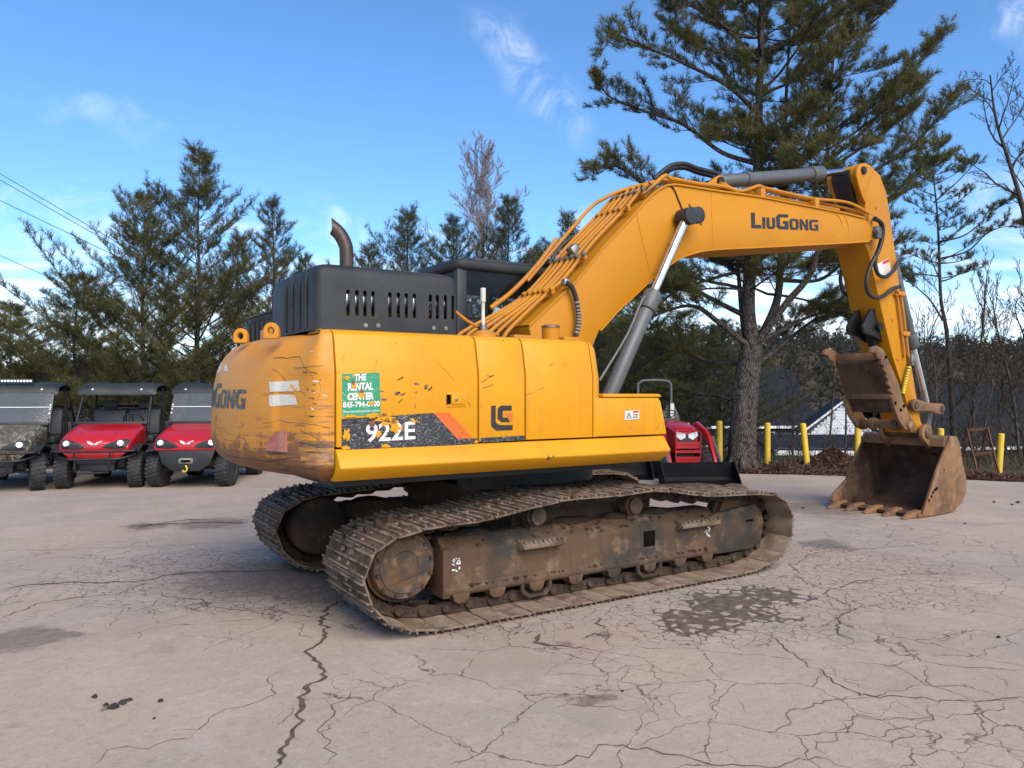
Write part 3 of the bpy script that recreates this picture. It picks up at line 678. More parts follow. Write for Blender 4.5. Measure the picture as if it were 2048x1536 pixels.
# counterweight: plan curve x vertical profile
RT = 2.79
plan = []
for k in range(0, 25):
    a = R(23.0) * k / 24; plan.append((-RT * math.cos(a), -RT * math.sin(a)))
c0 = Vector(plan[-1]); t0 = Vector((math.sin(R(23)), -math.cos(R(23)))); c3 = Vector((-2.335, SY)); t3 = Vector((1, 0))
for k in range(1, 15):
    t = k / 14; p1, p2 = c0 + t0 * .20, c3 - t3 * .17
    q = c0 * (1 - t) ** 3 + p1 * 3 * t * (1 - t) ** 2 + p2 * 3 * t * t * (1 - t) + c3 * t ** 3; plan.append((q.x, q.y))
nrm_ = []
for i in range(len(plan)):
    a, b = Vector(plan[max(i - 1, 0)]), Vector(plan[min(i + 1, len(plan) - 1)]); d = (b - a).normalized(); nrm_.append(Vector((d.y, -d.x)))
nrm_ = [n if n.x < 0.2 and (n.x < 0 or n.y < 0) else -n for n in nrm_]
arc = [0]
for a, b in zip(plan[:-1], plan[1:]): arc.append(arc[-1] + (Vector(b) - Vector(a)).length)
ZP = [(1.085, .25), (1.095, .20), (1.12, .125), (1.16, .065), (1.21, .025), (1.28, .002), (1.36, 0), (1.50, .0), (1.62, .008), (1.74, .022), (1.84, .045), (1.92, .075), (1.98, .115), (2.03, .165), (2.065, .23), (2.085, .30), (2.095, .40)]
def inset(z):
    for (z0, i0), (z1, i1) in zip(ZP[:-1], ZP[1:]):
        if z <= z1: return i0 + (i1 - i0) * max(0, (z - z0) / (z1 - z0))
    return ZP[-1][1]
SEAM = [(1.0, .16), (1.085, .11), (1.12, .055), (1.18, .0), (1.80, 0), (2.025, .045), (2.065, .062), (2.09, .095), (2.10, .16)]
def cw_pt(s, z, out=0.0):                                  # s: arc length from the centre line towards the right
    sg = 1 if s >= 0 else -1; s = abs(s); i = min(max(j for j in range(len(arc)) if arc[j] <= min(s, arc[-1] - 1e-6)), len(plan) - 2)
    f = (s - arc[i]) / (arc[i + 1] - arc[i]); p = Vector(plan[i]).lerp(Vector(plan[i + 1]), f); n = nrm_[i].lerp(nrm_[i + 1], f).normalized()
    w = max(0.0, min(1.0, (s - 1.0) / (arc[-1] - 1.0))); w = w * w * (3 - 2 * w)
    dz_ = 0.0
    for (za, ia), (zc, ic) in zip(SEAM[:-1], SEAM[1:]):
        if za <= z <= zc: dz_ = ia + (ic - ia) * (z - za) / (zc - za)
    ins = inset(z) * (1 - w) + dz_ * w
    # shallow dish around the lamps at each rear corner
    e = max(0, 1 - ((s - 1.23) / .27) ** 4) * max(0, 1 - ((z - 1.52) / .30) ** 4)
    ins += .020 * min(1, e * 2.5)
    q = p - n * (ins - out); return Vector((q.x, sg * q.y, z))
ss = [arc[-1] * (k / 56) for k in range(57)]; ss = [-a for a in ss[::-1]][:-1] + ss
zs = []
for (za, _), (zc, _) in zip(ZP[:-1], ZP[1:]): zs += [za, (za + zc) / 2]
zs.append(ZP[-1][0]); nS = len(ss)
vv = [cw_pt(s, z) for z in zs for s in ss]
ff = [(j * nS + i, j * nS + i + 1, (j + 1) * nS + i + 1, (j + 1) * nS + i) for j in range(len(zs) - 1) for i in range(nS - 1)]
# front wall and caps
front = len(vv)
vv += [cw_pt(arc[-1] * (1 if k else -1), z) + Vector((.004, .05 * (1 if k else -1), 0)) for k in (1, 0) for z in zs]
nz_ = len(zs)
for j in range(nz_ - 1):
    ff.append((j * nS + nS - 1, front + j, front + j + 1, (j + 1) * nS + nS - 1)); ff.append((j * nS, (j + 1) * nS, front + nz_ + j + 1, front + nz_ + j))
    ff.append((front + j, front + nz_ + j, front + nz_ + j + 1, front + j + 1))
ff.append(tuple([(nz_ - 1) * nS + i for i in range(nS)] + [front + nz_ - 1, front + 2 * nz_ - 1])); ff.append(tuple([i for i in range(nS)][::-1] + [front + nz_, front]))
CW = MB().add(vv, ff).build('counterweight', 'counterweight_paint', EX, ang=50)
# helper: put flat pieces on the curved surface
_ts, _tz = np.linspace(-.75, arc[-1], 260), np.linspace(1.1, 2.08, 130)
_tp = np.array([[tuple(cw_pt(s, z) - CAM) for z in _tz] for s in _ts])
_td = _tp @ np.array(VD); _tu, _tv = CXP + F_PX * (_tp @ np.array(R0)) / _td, CYP - F_PX * (_tp @ np.array(UPV)) / _td
def cw_find(u, v):
    i, j = np.unravel_index(np.argmin((_tu - u) ** 2 + (_tv - v) ** 2 + 1e-3 * _td), _tu.shape); return float(_ts[i]), float(_tz[j])
def cw_poly(px, matn, name, out=.003, div=10):
    P = [cw_find(*q) for q in px]                            # quads only
    vv, ff = [], []
    for i in range(div + 1):
        for j in range(div + 1):
            a, b = i / div, j / div
            s = (P[0][0] * (1 - a) + P[1][0] * a) * (1 - b) + (P[3][0] * (1 - a) + P[2][0] * a) * b
            z = (P[0][1] * (1 - a) + P[1][1] * a) * (1 - b) + (P[3][1] * (1 - a) + P[2][1] * a) * b
            vv.append(cw_pt(s, z, out))
    ff = [(i * (div + 1) + j, (i + 1) * (div + 1) + j, (i + 1) * (div + 1) + j + 1, i * (div + 1) + j + 1) for i in range(div) for j in range(div)]
    return MB().add(vv, ff).build(name, matn, CW)
cw_poly([(539, 763), (598, 762), (600, 781), (541, 783)], 'decal_pale', 'worn_sticker')
cw_poly([(539, 790), (590, 789), (596, 808), (540, 812)], 'decal_pale', 'worn_sticker')
cw_poly([(427, 725), (452, 722), (458, 742), (428, 746)], 'decal_pale', 'paint_scrape', .002)
# tail lamp: quarter disc in a raised rim
def lamp_outline(k, grow=0):
    s0, z0 = cw_find(575, 905); s1, _ = cw_find(537, 905); _, z1 = cw_find(575, 861)
    P = [(s0 + grow, z0 - grow)]
    for i in range(k + 1):
        a = math.pi / 2 * i / k; P.append((s0 + (s1 - s0) * math.sin(a) * (1 + (grow and .12)) + (0 if i else grow), z0 + (z1 - z0) * math.cos(a) * (1 + (grow and .08))))
    P.append((s0 + (s1 - s0) * (1 + (grow and .12)), z0 - grow)); return P
for nm, mt, g, oo in (('lamp_bezel', 'counterweight_paint', .012, .004), ('tail_light', 'tail_red', 0, .012)):
    P = lamp_outline(10, g); n_ = len(P)
    vv = [cw_pt(a, b, oo) for a, b in P] + [cw_pt(a, b, -.02) for a, b in P]
    MB().add(vv, [tuple(range(n_))] + [(i, (i + 1) % n_, n_ + (i + 1) % n_, n_ + i) for i in range(n_)]).build(nm, mt, CW)

# block lettering of the maker's mark, cut like the original: wide slab strokes with chamfered corners
GL = {
 'L': [[(0, 0), (.62, 0), (.62, .22), (.24, .22), (.24, 1), (0, 1)]],
 'I': [[(0, 0), (.24, 0), (.24, 1), (0, 1)]],
 'U': [[(0, 1), (0, .16), (.14, 0), (.56, 0), (.70, .16), (.70, 1), (.46, 1), (.46, .24), (.40, .18), (.30, .18), (.24, .24), (.24, 1)]],
 'G': [[(.80, .80), (.80, 1), (.16, 1), (0, .84), (0, .16), (.16, 0), (.80, 0), (.80, .56), (.44, .56), (.44, .38), (.56, .38), (.56, .20), (.30, .20), (.24, .26), (.24, .74), (.30, .80)]],
 'O': [[(.14, 0), (.38, 0), (.38, .19), (.28, .19), (.24, .25), (.24, .75), (.28, .81), (.38, .81), (.38, 1), (.14, 1), (0, .84), (0, .16)],
       [(.38, 0), (.62, 0), (.76, .16), (.76, .84), (.62, 1), (.38, 1), (.38, .81), (.48, .81), (.52, .75), (.52, .25), (.48, .19), (.38, .19)]],
 'N': [[(0, 0), (.22, 0), (.22, .58), (.52, 0), (.74, 0), (.74, 1), (.52, 1), (.52, .42), (.22, 1), (0, 1)]]}
def logo(fn, parent, matn):                                  # fn(x, y) -> point; capital L and G stand taller
    x = 0.0
    for ch, h, y0 in (('L', 1.0, 0), ('I', .74, 0), ('U', .74, 0), ('G', 1.0, 0), ('O', .74, 0), ('N', .74, 0), ('G', .74, 0)):
        w = max(p[0] for poly in GL[ch] for p in poly) * (.80 if h < 1 else 1.0); b = MB()
        for poly in GL[ch]:
            pts = []
            for i in range(len(poly)):                       # subdivide edges so that it follows a curved face
                a, c = poly[i], poly[(i + 1) % len(poly)]; pts += [(a[0] + (c[0] - a[0]) * k / 3, a[1] + (c[1] - a[1]) * k / 3) for k in range(3)]
            q = [fn(x + px * (.80 if h < 1 else 1.0), y0 + py * h) for px, py in pts]
            b.add(q, [tuple(range(len(q)))])
        b.build('letter', matn, parent); x += w + .075
    return x
LW = 4.55                                                   # total width of the mark in cap heights, about
def flat_on_y(y, p0, p1, ptop):                              # map unit lettering on plane Y=y; p0,p1 baseline ends (x,z); ptop above p0
    o = Vector((p0[0], 0, p0[1])); ex = Vector((p1[0], 0, p1[1])) - o; ez = Vector((ptop[0], 0, ptop[1])) - o
    return lambda a, b: (o + ex * (a / LW) + ez * b) + Vector((0, y, 0))
(sR, zR), (sL, zL) = cw_find(495, 800), cw_find(423, 800)
_, zt_ = cw_find(490, 768)
zc_ = cw_find(490, 818)[1]; sw_ = (sR) * 2                   # mark centred on the tail
logo(lambda a, b: cw_pt(-sR + (2 * sR) * (a / LW), zc_ + (zt_ - zc_) * 1.08 * b, .003), CW, 'decal_black_worn')

# scrapes and gouges across the tail
def cw_line(px, wpx, mt='debris'):
    pts = []
    for (a, b), (c, d) in zip(px[:-1], px[1:]):
        n = max(2, int(math.hypot(c - a, d - b) / 9))
        for k in range(n): pts.append((a + (c - a) * k / n + rsx.uniform(-1, 1), b + (d - b) * k / n + rsx.uniform(-1, 1)))
    S_ = [cw_find(*q) for q in pts + [px[-1]]]; n = len(S_); vv = []
    for sg in (-1, 1): vv += [cw_pt(s, z + sg * wpx * .002 * rsx.uniform(.3, 1.2), .002) for s, z in S_]
    MB().add(vv, [(i, i + 1, n + i + 1, n + i) for i in range(n - 1)]).build('scratch', mt, CW)
rsx = random.Random(4)
for px, w_ in (([(548, 716), (575, 715), (600, 714), (606, 728), (612, 740), (634, 746)], 1.2), ([(536, 765), (545, 737), (556, 745), (580, 768), (600, 782), (612, 790)], 1.0), ([(524, 846), (548, 845), (552, 838), (566, 844), (610, 846), (660, 856)], .7), ([(610, 752), (636, 753), (640, 775), (636, 800)], 1.2),
               ([(608, 808), (618, 850), (630, 890), (650, 925)], .8), ([(430, 905), (480, 916), (540, 922), (600, 915)], 1.2), ([(590, 735), (620, 733), (648, 731)], 1.0), ([(525, 790), (548, 784), (590, 786)], .8), ([(600, 860), (640, 880), (662, 920)], .8)): cw_line(px, w_)
for k in range(16): a, b = rsx.gauss(622, 14), rsx.gauss(770, 28); cw_line([(a, b), (a + rsx.uniform(4, 12), b + rsx.uniform(-3, 3))], rsx.uniform(1.5, 3.5), rsx.choice(('debris', 'rust_frame', 'decal_pale')))
# lifting eyes and rear rail on the counterweight
for ex_, ey_ in ((541, 664), (480, 674)):
    P = [(-.085, 0), (.085, 0), (.085, .075)] + [(.085 * math.cos(a), .075 + .085 * math.sin(a)) for a in [math.pi * k / 10 for k in range(1, 10)]] + [(-.085, .075)]
    hole = [(.038 * math.cos(2 * math.pi * k / 14), .075 + .038 * math.sin(2 * math.pi * k / 14)) for k in range(14)]
    b = MB(); n1, n2 = len(P), len(hole)
    # plate with a real eye: outer loop bridged to the hole loop by angle
    def ring_pts(t): return P
    ang_o = [math.atan2(p[1] - .075, p[0]) for p in P]
    O = []
    for k in range(28):
        a = 2 * math.pi * k / 28; c_, s_ = math.cos(a), math.sin(a)
        r_ = .085 if s_ >= 0 else min(.085 / max(abs(c_), 1e-6), .075 / max(-s_, 1e-6)); O.append((c_ * r_, .075 + s_ * r_))
    Hh = [(.038 * math.cos(2 * math.pi * k / 28), .075 + .038 * math.sin(2 * math.pi * k / 28)) for k in range(28)]
    O = [(p[0] * .64, p[1] * .70) for p in O]; Hh = [(p[0] * .64, p[1] * .70) for p in Hh]
    vv = [(p[0] * .80, -p[0] * .60, p[1]) for p in O] + [(p[0] * .80, -p[0] * .60, p[1]) for p in Hh]
    vv += [(p[0] * .80 + .026, -p[0] * .60 + .035, p[1]) for p in O] + [(p[0] * .80 + .026, -p[0] * .60 + .035, p[1]) for p in Hh]
    lq = GZ(ex_, ey_, 2.09)
    ff = []
    for k in range(28):
        k2 = (k + 1) % 28
        ff += [(k, k2, 28 + k2, 28 + k), (56 + k, 84 + k, 84 + k2, 56 + k2), (k, 56 + k, 56 + k2, k2), (28 + k, 28 + k2, 84 + k2, 84 + k)]
    b.add([(a + lq.x, c + lq.y, d + 2.045) for a, c, d in vv], ff).build('lifting_eye', 'counterweight_paint', CW, bevel=.004, seg=1)
MB().box(-2.40, -2.34, .02, .30, 2.08, 2.185).build('rear_rail', 'counterweight_paint', CW, bevel=.004)
MB().box(-2.36, -2.345, -1.12, -.86, 2.08, 2.105).build('cover_lip', 'yellow_paint', CW, bevel=.004)

# ---- engine hood with punched slots (cut through a hollow shell)
def solid(mb): return mb.build('cutter', None)
hx0, hx1, hy0, hy1, hz0, hz1 = -2.37, -1.255, -1.06, .08, 2.105, 2.572
ho = MB()
def rrect(x0, x1, y0, y1, r, n=5):
    P = []
    for cx_, cy_, a0 in ((x1 - r, y1 - r, 0), (x0 + r, y1 - r, 90), (x0 + r, y0 + r, 180), (x1 - r, y0 + r, 270)):
        for k in range(n + 1): a = R(a0 + 90 * k / n); P.append((cx_ + r * math.cos(a), cy_ + r * math.sin(a)))
    return P
def hood_shell(off):
    rows_ = [(hz0 - (.05 if off else 0), 0), (hz1 - .09, 0), (hz1 - .045, .010), (hz1 - .015, .032), (hz1, .075)]
    vv, ff = [], []
    for j, (z, ins) in enumerate(rows_):
        for p in rrect(hx0 + off + ins, hx1 - off - ins, hy0 + off + ins, hy1 - off - ins, .07): vv.append((p[0], p[1], z - (off if j > 0 else 0)))
    n_ = len(vv) // len(rows_)
    for j in range(len(rows_) - 1): ff += [(j * n_ + i, j * n_ + (i + 1) % n_, (j + 1) * n_ + (i + 1) % n_, (j + 1) * n_ + i) for i in range(n_)]
    ff += [tuple(range(n_))[::-1], tuple((len(rows_) - 1) * n_ + i for i in range(n_))]
    return MB().add(vv, ff)
ob = solid(hood_shell(0)); inner = solid(hood_shell(.02))
slots = MB()
for u in (696, 714, 730, 746, 780, 797, 813, 829, 861, 875, 891, 906):
    xa, _ = UY(u, 600, hy0); t_ = (u - 696) / 210
    zt, zb2 = UY(u, 579 + 12 * t_, hy0)[1], UY(u, 632 + 8 * t_, hy0)[1]; w_ = .0135; P = []
    for k in range(9): a = math.pi * k / 8; P.append((xa + w_ * math.cos(a), zt - w_ + w_ * math.sin(a)))
    for k in range(9): a = math.pi + math.pi * k / 8; P.append((xa + w_ * math.cos(a), zb2 + w_ + w_ * math.sin(a)))
    slots.prism(P, hy0 - .03, hy0 + .06, 'y')
slc = solid(slots)
for cut in (inner, slc):
    mo = ob.modifiers.new('b', 'BOOLEAN'); mo.operation = 'DIFFERENCE'; mo.object = cut; mo.solver = 'EXACT'
dg = bpy.context.evaluated_depsgraph_get(); me = bpy.data.meshes.new_from_object(ob.evaluated_get(dg)); me.name = 'engine_hood'
for q in (ob, inner, slc): bpy.data.objects.remove(q)
me.materials.clear(); me.materials.append(M['dark_grey_cover']); me.polygons.foreach_set('use_smooth', [True] * len(me.polygons)); me.set_sharp_from_angle(angle=R(35))
HOOD = bpy.data.objects.new('engine_hood', me); col.objects.link(HOOD); HOOD.parent = EX
for yy in (-.86, -.70, -.53, -.36): MB().tube([(hx0 - .004, yy, hz0 + .02), (hx0 - .004, yy, hz1 - .12), (hx0 + .03, yy, hz1 - .03)], .014, 8, smooth=3).build('hood_rib', 'dark_grey_cover', HOOD)
for u, v in ((731, 651), (756, 651), (867, 656), (891, 657)):
    x_, z_ = UY(u, v, hy0); MB().lathe([(0, .016), (.006, .016), (.006, .009), (.014, .008)], (x_, hy0, z_), (0, -1, 0), 10).build('bolt', 'bare_metal', HOOD)
mf = MB().cyl((-2.2, -.925, 2.32), (-1.5, -.925, 2.34), .105, n=20).cyl((-1.5, -.925, 2.33), (-1.32, -.95, 2.34), .075, n=14)
for xx in (-2.12, -1.86, -1.6): mf.lathe([(-.02, .112), (.02, .112)], (xx, -.925, 2.33), (1, 0, 0), 20)
mf.build('muffler', 'chrome', HOOD)
# lower left hood, ribbed
lh = MB().prism(rrect(-2.36, -1.2, .09, 1.06, .08), 2.06, 2.34, 'z').build('fan_cover', 'dark_grey_cover', EX, bevel=.05, seg=3)
for yy in (.18, .33, .48, .63, .8): MB().tube([(-2.366, yy, 2.10), (-2.366, yy, 2.27), (-2.32, yy, 2.335), (-1.3, yy, 2.345)], .013, 8, smooth=3).build('hood_rib', 'dark_grey_cover', lh)
# exhaust stack with a raked, flared mouth
ex0 = Vector((UY(693, 526, -.50)[0], -.50, 2.545)); zt = UY(668, 437, -.50)
pth = sm([ex0, ex0 + Vector((.0, 0, .19)), ex0 + Vector((-.005, .01, .27)), ex0 + Vector((-.045, .035, .36)), ex0 + Vector((-.115, .07, .43))], 6)
ep = MB()
for rr_ in (.054, .047):                                     # mouth cut on the rake, opening backwards
    k0 = len(ep.v); ep.tube(pth, rr_, 18, caps=False); tn = (pth[-1] - pth[-2]).normalized(); on = (Vector((1, -.3, 1)) - tn * Vector((1, -.3, 1)).dot(tn)).normalized()
    for back in (1, 2, 3):
        cc = pth[-back]
        for j in range(18):
            i_ = len(ep.v) - 18 * back + j; p_ = Vector(ep.v[i_]); ep.v[i_] = tuple(p_ + tn * ((p_ - cc).dot(on) / rr_ - .6) * .05 * (1.0, .6, .3)[back - 1])
ep.build('exhaust_stack', 'exhaust_rust', EX)

# ---- small deck fittings: filler stub, antenna rod, tank breather, hose
fx = UY(966, 655, -.95); f0 = Vector((fx[0], -.95, 2.10))
fs = MB().lathe([(0, .11), (.03, .10), (.05, .06), (.06, .055)], f0, (0, 0, 1), 18); fs.build('filler_base', 'pipe_yellow', EX)
MB().lathe([(.06, .035), (.10, .035), (.105, .03), (.12, .026)], f0, (0, 0, 1), 16).build('filler_cap', 'bare_metal', EX)
MB().cyl(f0 + Vector((0, 0, .12)), f0 + Vector((.0, 0, .30)), .014, n=8).cyl(f0 + Vector((0, 0, .29)), f0 + Vector((.0, 0, .40)), .022, n=10).build('fill_gauge_rod', 'white_cap', EX)
MB().tube([f0 + Vector((-.25, .1, .25)), f0 + Vector((-.08, .05, .12)), f0 + Vector((.2, .1, .04))], .012, 8, smooth=5).build('hand_rail', 'pipe_yellow', EX)
tx = UY(1101, 660, -.85); t0_ = Vector((tx[0], -.85, 2.09))
MB().lathe([(0, .075), (.13, .075), (.135, .07)], t0_, (0, 0, 1), 20).build('tank_neck', 'boom_yellow', EX)
MB().lathe([(.135, .08), (.15, .08), (.155, .07)], t0_, (0, 0, 1), 20).build('tank_cap', 'bare_metal', EX)
for u0_ in (1042, 1140):
    q = UY(u0_, 663, -.9); MB().box(q[0] - .09, q[0] + .09, -.94, -.86, 2.10, 2.145).build('hinge_bracket', 'pipe_yellow', EX, bevel=.006)

# door details: lock plate, stripe decals, rental sticker, emblem
def yquad(px, matn, name, parent, off=.003, y=SY):
    P = [UY(u, v, y) for u, v in px]; return MB().add([(a, y - off, b) for a, b in P], [tuple(range(len(P)))]).build(name, matn, parent)
yquad([(683, 838), (865, 826), (935, 877), (935, 889), (683, 904)], 'decal_black', 'stripe_decal', d1)
yquad([(867, 826), (889, 825), (936, 876), (915, 878)], 'decal_orange', 'stripe_decal', d1, .004)
yquad([(891, 825), (899, 825), (945, 876), (939, 876)], 'decal_orange', 'stripe_decal', d1, .004)
yquad([(935, 878), (955, 876), (956, 885), (935, 888)], 'decal_black', 'stripe_decal', d1, .0035)
yquad([(961, 876), (1049, 871), (1050, 880), (961, 885)], 'decal_black', 'stripe_decal', d2)
yquad([(684, 748), (759, 745), (761, 829), (684, 833)], 'decal_green', 'rental_sticker', d1, .003)
def ytext(body, size_px, p0, p1, matn, parent, off=.0055, bold=.0, h_px=None):   # fit lettering between two baseline pixels
    v_, f_ = text2d(body, 1.0, bold); xs_ = [p[0] for p in v_]; ys_ = [p[1] for p in v_]; xa_, xb_ = min(xs_), max(xs_); ya_, yb_ = min(ys_), max(ys_)
    a, b = UY(*p0, SY), UY(*p1, SY); t_ = UY(p0[0], p0[1] - size_px, SY); o = Vector(a); e1 = Vector(b) - o; e2 = Vector((0, t_[1] - a[1]))
    vv = []
    for p in v_:
        q = o + e1 * ((p[0] - xa_) / (xb_ - xa_)) + e2 * ((p[1] - ya_) / (yb_ - ya_)); vv.append((q.x, SY - off, q.y))
    return MB().add(vv, f_).build('lettering', matn, parent)
ytext('THE', 14, (708, 762), (732, 761), 'decal_white', d1, bold=.05)
ytext('RENTAL', 16, (695, 782), (746, 780), 'decal_white', d1, bold=.05)
ytext('CENTER', 15, (694, 801), (747, 799), 'decal_white', d1, bold=.05)
ytext('845-794-0100', 12, (685, 816), (759, 813), 'decal_white', d1, bold=.04)
ytext('therentalcenter.com', 5, (686, 826), (758, 823), 'decal_white', d1, bold=.01)
ytext('922E', 38, (731, 885), (830, 879), 'decal_white', d1, bold=.02)
# emblem on the second door
yquad([(982, 812), (991, 811), (991, 845), (998, 850), (1025, 850), (1025, 860), (992, 861), (982, 852)], 'ink_black', 'emblem', d2, .004)
yquad([(1001, 811), (1023, 811), (1023, 821), (1007, 821), (1005, 824), (1005, 835), (1014, 835), (1020, 844), (1003, 844), (995, 838), (995, 817)], 'ink_black', 'emblem', d2, .004)
yquad([(1009, 826), (1025, 826), (1025, 844)], 'decal_orange', 'emblem', d2, .004)
lp = [UY(u, v, SY) for u, v in ((893, 784), (932, 782), (932, 813), (893, 815))]
MB().prism(lp, SY - .006, SY + .01, 'y').build('lock_plate', 'yellow_paint', d1, bevel=.004)
lp = [UY(u, v, SY) for u, v in ((893, 789), (901, 789), (901, 808), (893, 809))]
MB().prism(lp, SY - .0065, SY + .0, 'y').build('latch_recess', 'shadow_black', d1)
lp = [UY(u, v, SY) for u, v in ((902, 788), (926, 787), (926, 808), (902, 809))]
MB().prism(lp, SY - .014, SY, 'y').build('latch_handle', 'yellow_paint', d1, bevel=.004)
q = UY(911, 799, SY); MB().lathe([(0, .012), (.018, .012), (.020, .008)], (q[0], SY, q[1]), (0, -1, 0), 14).build('lock_cylinder', 'bare_metal', d1)
# warning label on the toolbox
wl_ = yquad([(1249, 822), (1278, 820), (1278, 838), (1249, 840)], 'white_paper', 'warning_label', EX)
yquad([(1265, 822), (1277, 821), (1277, 825), (1265, 826)], 'warn_red', 'warning_banner', wl_, .0045)
yquad([(1252, 837), (1257, 824), (1263, 836)], 'ink_black', 'warning_triangle', wl_, .0045)
yquad([(1254, 835.5), (1257.1, 827.5), (1260.7, 835)], 'white_paper', 'warning_triangle', wl_, .006)
yquad([(1256.6, 829.5), (1258, 829.5), (1257.8, 833.6), (1257, 833.6)], 'ink_black', 'warning_triangle', wl_, .0075)
for k in range(3): yquad([(1265, 828.5 + k * 3), (1276, 828 + k * 3), (1276, 829.2 + k * 3), (1265, 829.7 + k * 3)], 'ink_black', 'warning_text', wl_, .0045)
# scratches: thin dark gouges
rs = random.Random(11)
def gouge(u, v, L, a, w, parent=EX, y=SY, mt='debris'):
    n = 6; pts = []; 
    for k in range(n): pts.append((u + L * k / (n - 1) * math.cos(a) + rs.uniform(-1, 1), v + L * k / (n - 1) * math.sin(a) + rs.uniform(-1, 1)))
    up_ = [UY(p[0], p[1] - w * rs.uniform(.2, .6), y) for p in pts]; lo_ = [UY(p[0], p[1] + w * rs.uniform(.2, .6), y) for p in pts]
    vv = [(p[0], y - .0025, p[1]) for p in up_ + lo_]
    MB().add(vv, [(i, i + 1, n + i + 1, n + i) for i in range(n - 1)]).build('scratch', mt, parent)
for a in ((962, 765, 28, -.55, 1.5), (975, 752, 14, -.05, 1.2), (962, 778, 26, -.35, 1.4), (868, 715, 60, .85, .8), (683, 720, 16, -1, 1.2), (936, 803, 14, 1.1, 1.5), (1052, 790, 40, -.4, .5), (1100, 730, 8, -.6, 1.5), (1128, 732, 7, -.9, 1.5), (1314, 856, 10, -1.2, 1.5), (790, 690, 8, -1.2, 1.5), (752, 727, 6, -1.2, 2)): gouge(*a, parent=d1 if a[0] < 957 else (d2 if a[0] < 1050 else EX))
for k in range(16):
    u, v = rs.gauss(800, 40), rs.gauss(785, 14)
    gouge(u, v, rs.uniform(4, 12), rs.uniform(-.8, .4), rs.uniform(2, 6), d1, mt=rs.choice(('debris', 'grey_steel', 'debris')))
for k in range(22):
    u, v = rs.uniform(688, 776), rs.gauss(845, 12); gouge(u, v, rs.uniform(4, 16), rs.uniform(.3, 1.2), rs.uniform(1, 3.5), d1, y=SY - .006)

# film torn away from the stripe and the sticker, showing scuffed paint
def torn(u, v, ru, rv, seed, mt='skirt_yellow', off=.008):
    g_ = random.Random(seed); n_ = 22; P = []
    for k in range(n_):
        a = 2 * math.pi * k / n_; f_ = g_.uniform(.45, 1.15); P.append(UY(u + ru * f_ * math.cos(a), v + rv * f_ * math.sin(a), SY))
    MB().add([(a, SY - off, b) for a, b in P], [tuple(range(n_))]).build('paint_scuff', mt, d1)
for a in ((772, 838, 26, 15, 1), (790, 855, 14, 12, 2), (745, 832, 16, 7, 3), (757, 868, 8, 7, 4), (692, 868, 8, 14, 5), (690, 896, 9, 6, 6), (722, 790, 10, 8, 7), (708, 772, 6, 7, 8), (742, 806, 8, 5, 9), (693, 756, 7, 5, 10), (770, 892, 12, 4, 11), (700, 832, 14, 4, 12)): torn(*a)
for a in ((742, 846, 9, 7, 21), (768, 830, 7, 4, 22), (722, 782, 4, 6, 23), (706, 765, 3, 6, 24), (786, 842, 5, 6, 25)): torn(*a, mt='rust_frame', off=.0095)
# ---- cab on the left side
cx0, cx1, cy0, cy1, cz0, cz1 = -.50, 1.22, .36, 1.30, 1.16, 2.98
CB = MB().box(cx0, cx1, cy0, cy1, cz0, 1.95).build('cab', 'black_plastic', EX, bevel=.04)
MB().prism(rrect(cx0 - .04, cx1 + .04, cy0 - .02, cy1 + .02, .12), cz1 - .11, cz1, 'z').build('cab_roof', 'dark_grey_cover', CB, bevel=.04, seg=3)
MB().prism(rrect(cx0 + .2, cx1 - .3, cy0 + .12, cy1 - .12, .12), cz1 - .01, cz1 + .045, 'z').build('roof_hatch', 'dark_grey_cover', CB, bevel=.02)
for (xa, ya), w_ in (((cx0 + .05, cy0 + .05), .11), ((cx0 + .05, cy1 - .05), .11), ((cx1 - .06, cy0 + .04), .07), ((cx1 - .06, cy1 - .04), .07), ((.38, cy1 - .03), .07)):
    MB().box(xa - w_ / 2, xa + w_ / 2, ya - .04, ya + .04, 1.93, cz1 - .10).build('cab_post', 'black_plastic', CB, bevel=.012)
MB().box(cx0 + .1, cx1 - .1, cy0 + .006, cy0 + .012, 1.95, cz1 - .11).build('window', 'cab_glass', CB)
MB().box(cx0 + .012, cx0 + .018, cy0 + .1, cy1 - .1, 1.95, cz1 - .11).build('window', 'cab_glass', CB)
MB().box(cx0 + .1, cx1 - .1, cy1 - .012, cy1 - .006, 1.95, cz1 - .11).build('window', 'cab_glass', CB)
MB().box(cx1 - .02, cx1 - .014, cy0 + .08, cy1 - .08, 1.5, cz1 - .11).build('window', 'cab_glass', CB)
MB().box(cx0 + .03, cx1 - .1, cy0 + .03, cy1 - .03, 2.75, 2.86).build('headliner', 'shadow_black', CB, bevel=.02)
MB().box(cx0 + .25, cx0 + .40, .60, 1.06, 1.9, 2.42).box(cx0 + .29, cx0 + .37, .70, .96, 2.42, 2.62).build('seat_back', 'seat_vinyl', CB, bevel=.05)
MB().box(cx0 + .16, cx0 + .34, cy0 - .004, cy0 + .004, 2.14, 2.25).build('window_label', 'white_paper', CB)
MB().prism([(cx0 + .62, 1.95), (cx1 - .1, 1.95), (cx1 - .1, 2.85), (cx0 + 1.0, 2.85), (cx0 + .80, 2.55), (cx0 + .72, 2.2)], cy0 + .05, cy0 + .09, 'y').build('dark_window_sheet', 'shadow_black', CB, bevel=.01)  # solid black sheet behind the front part of the window

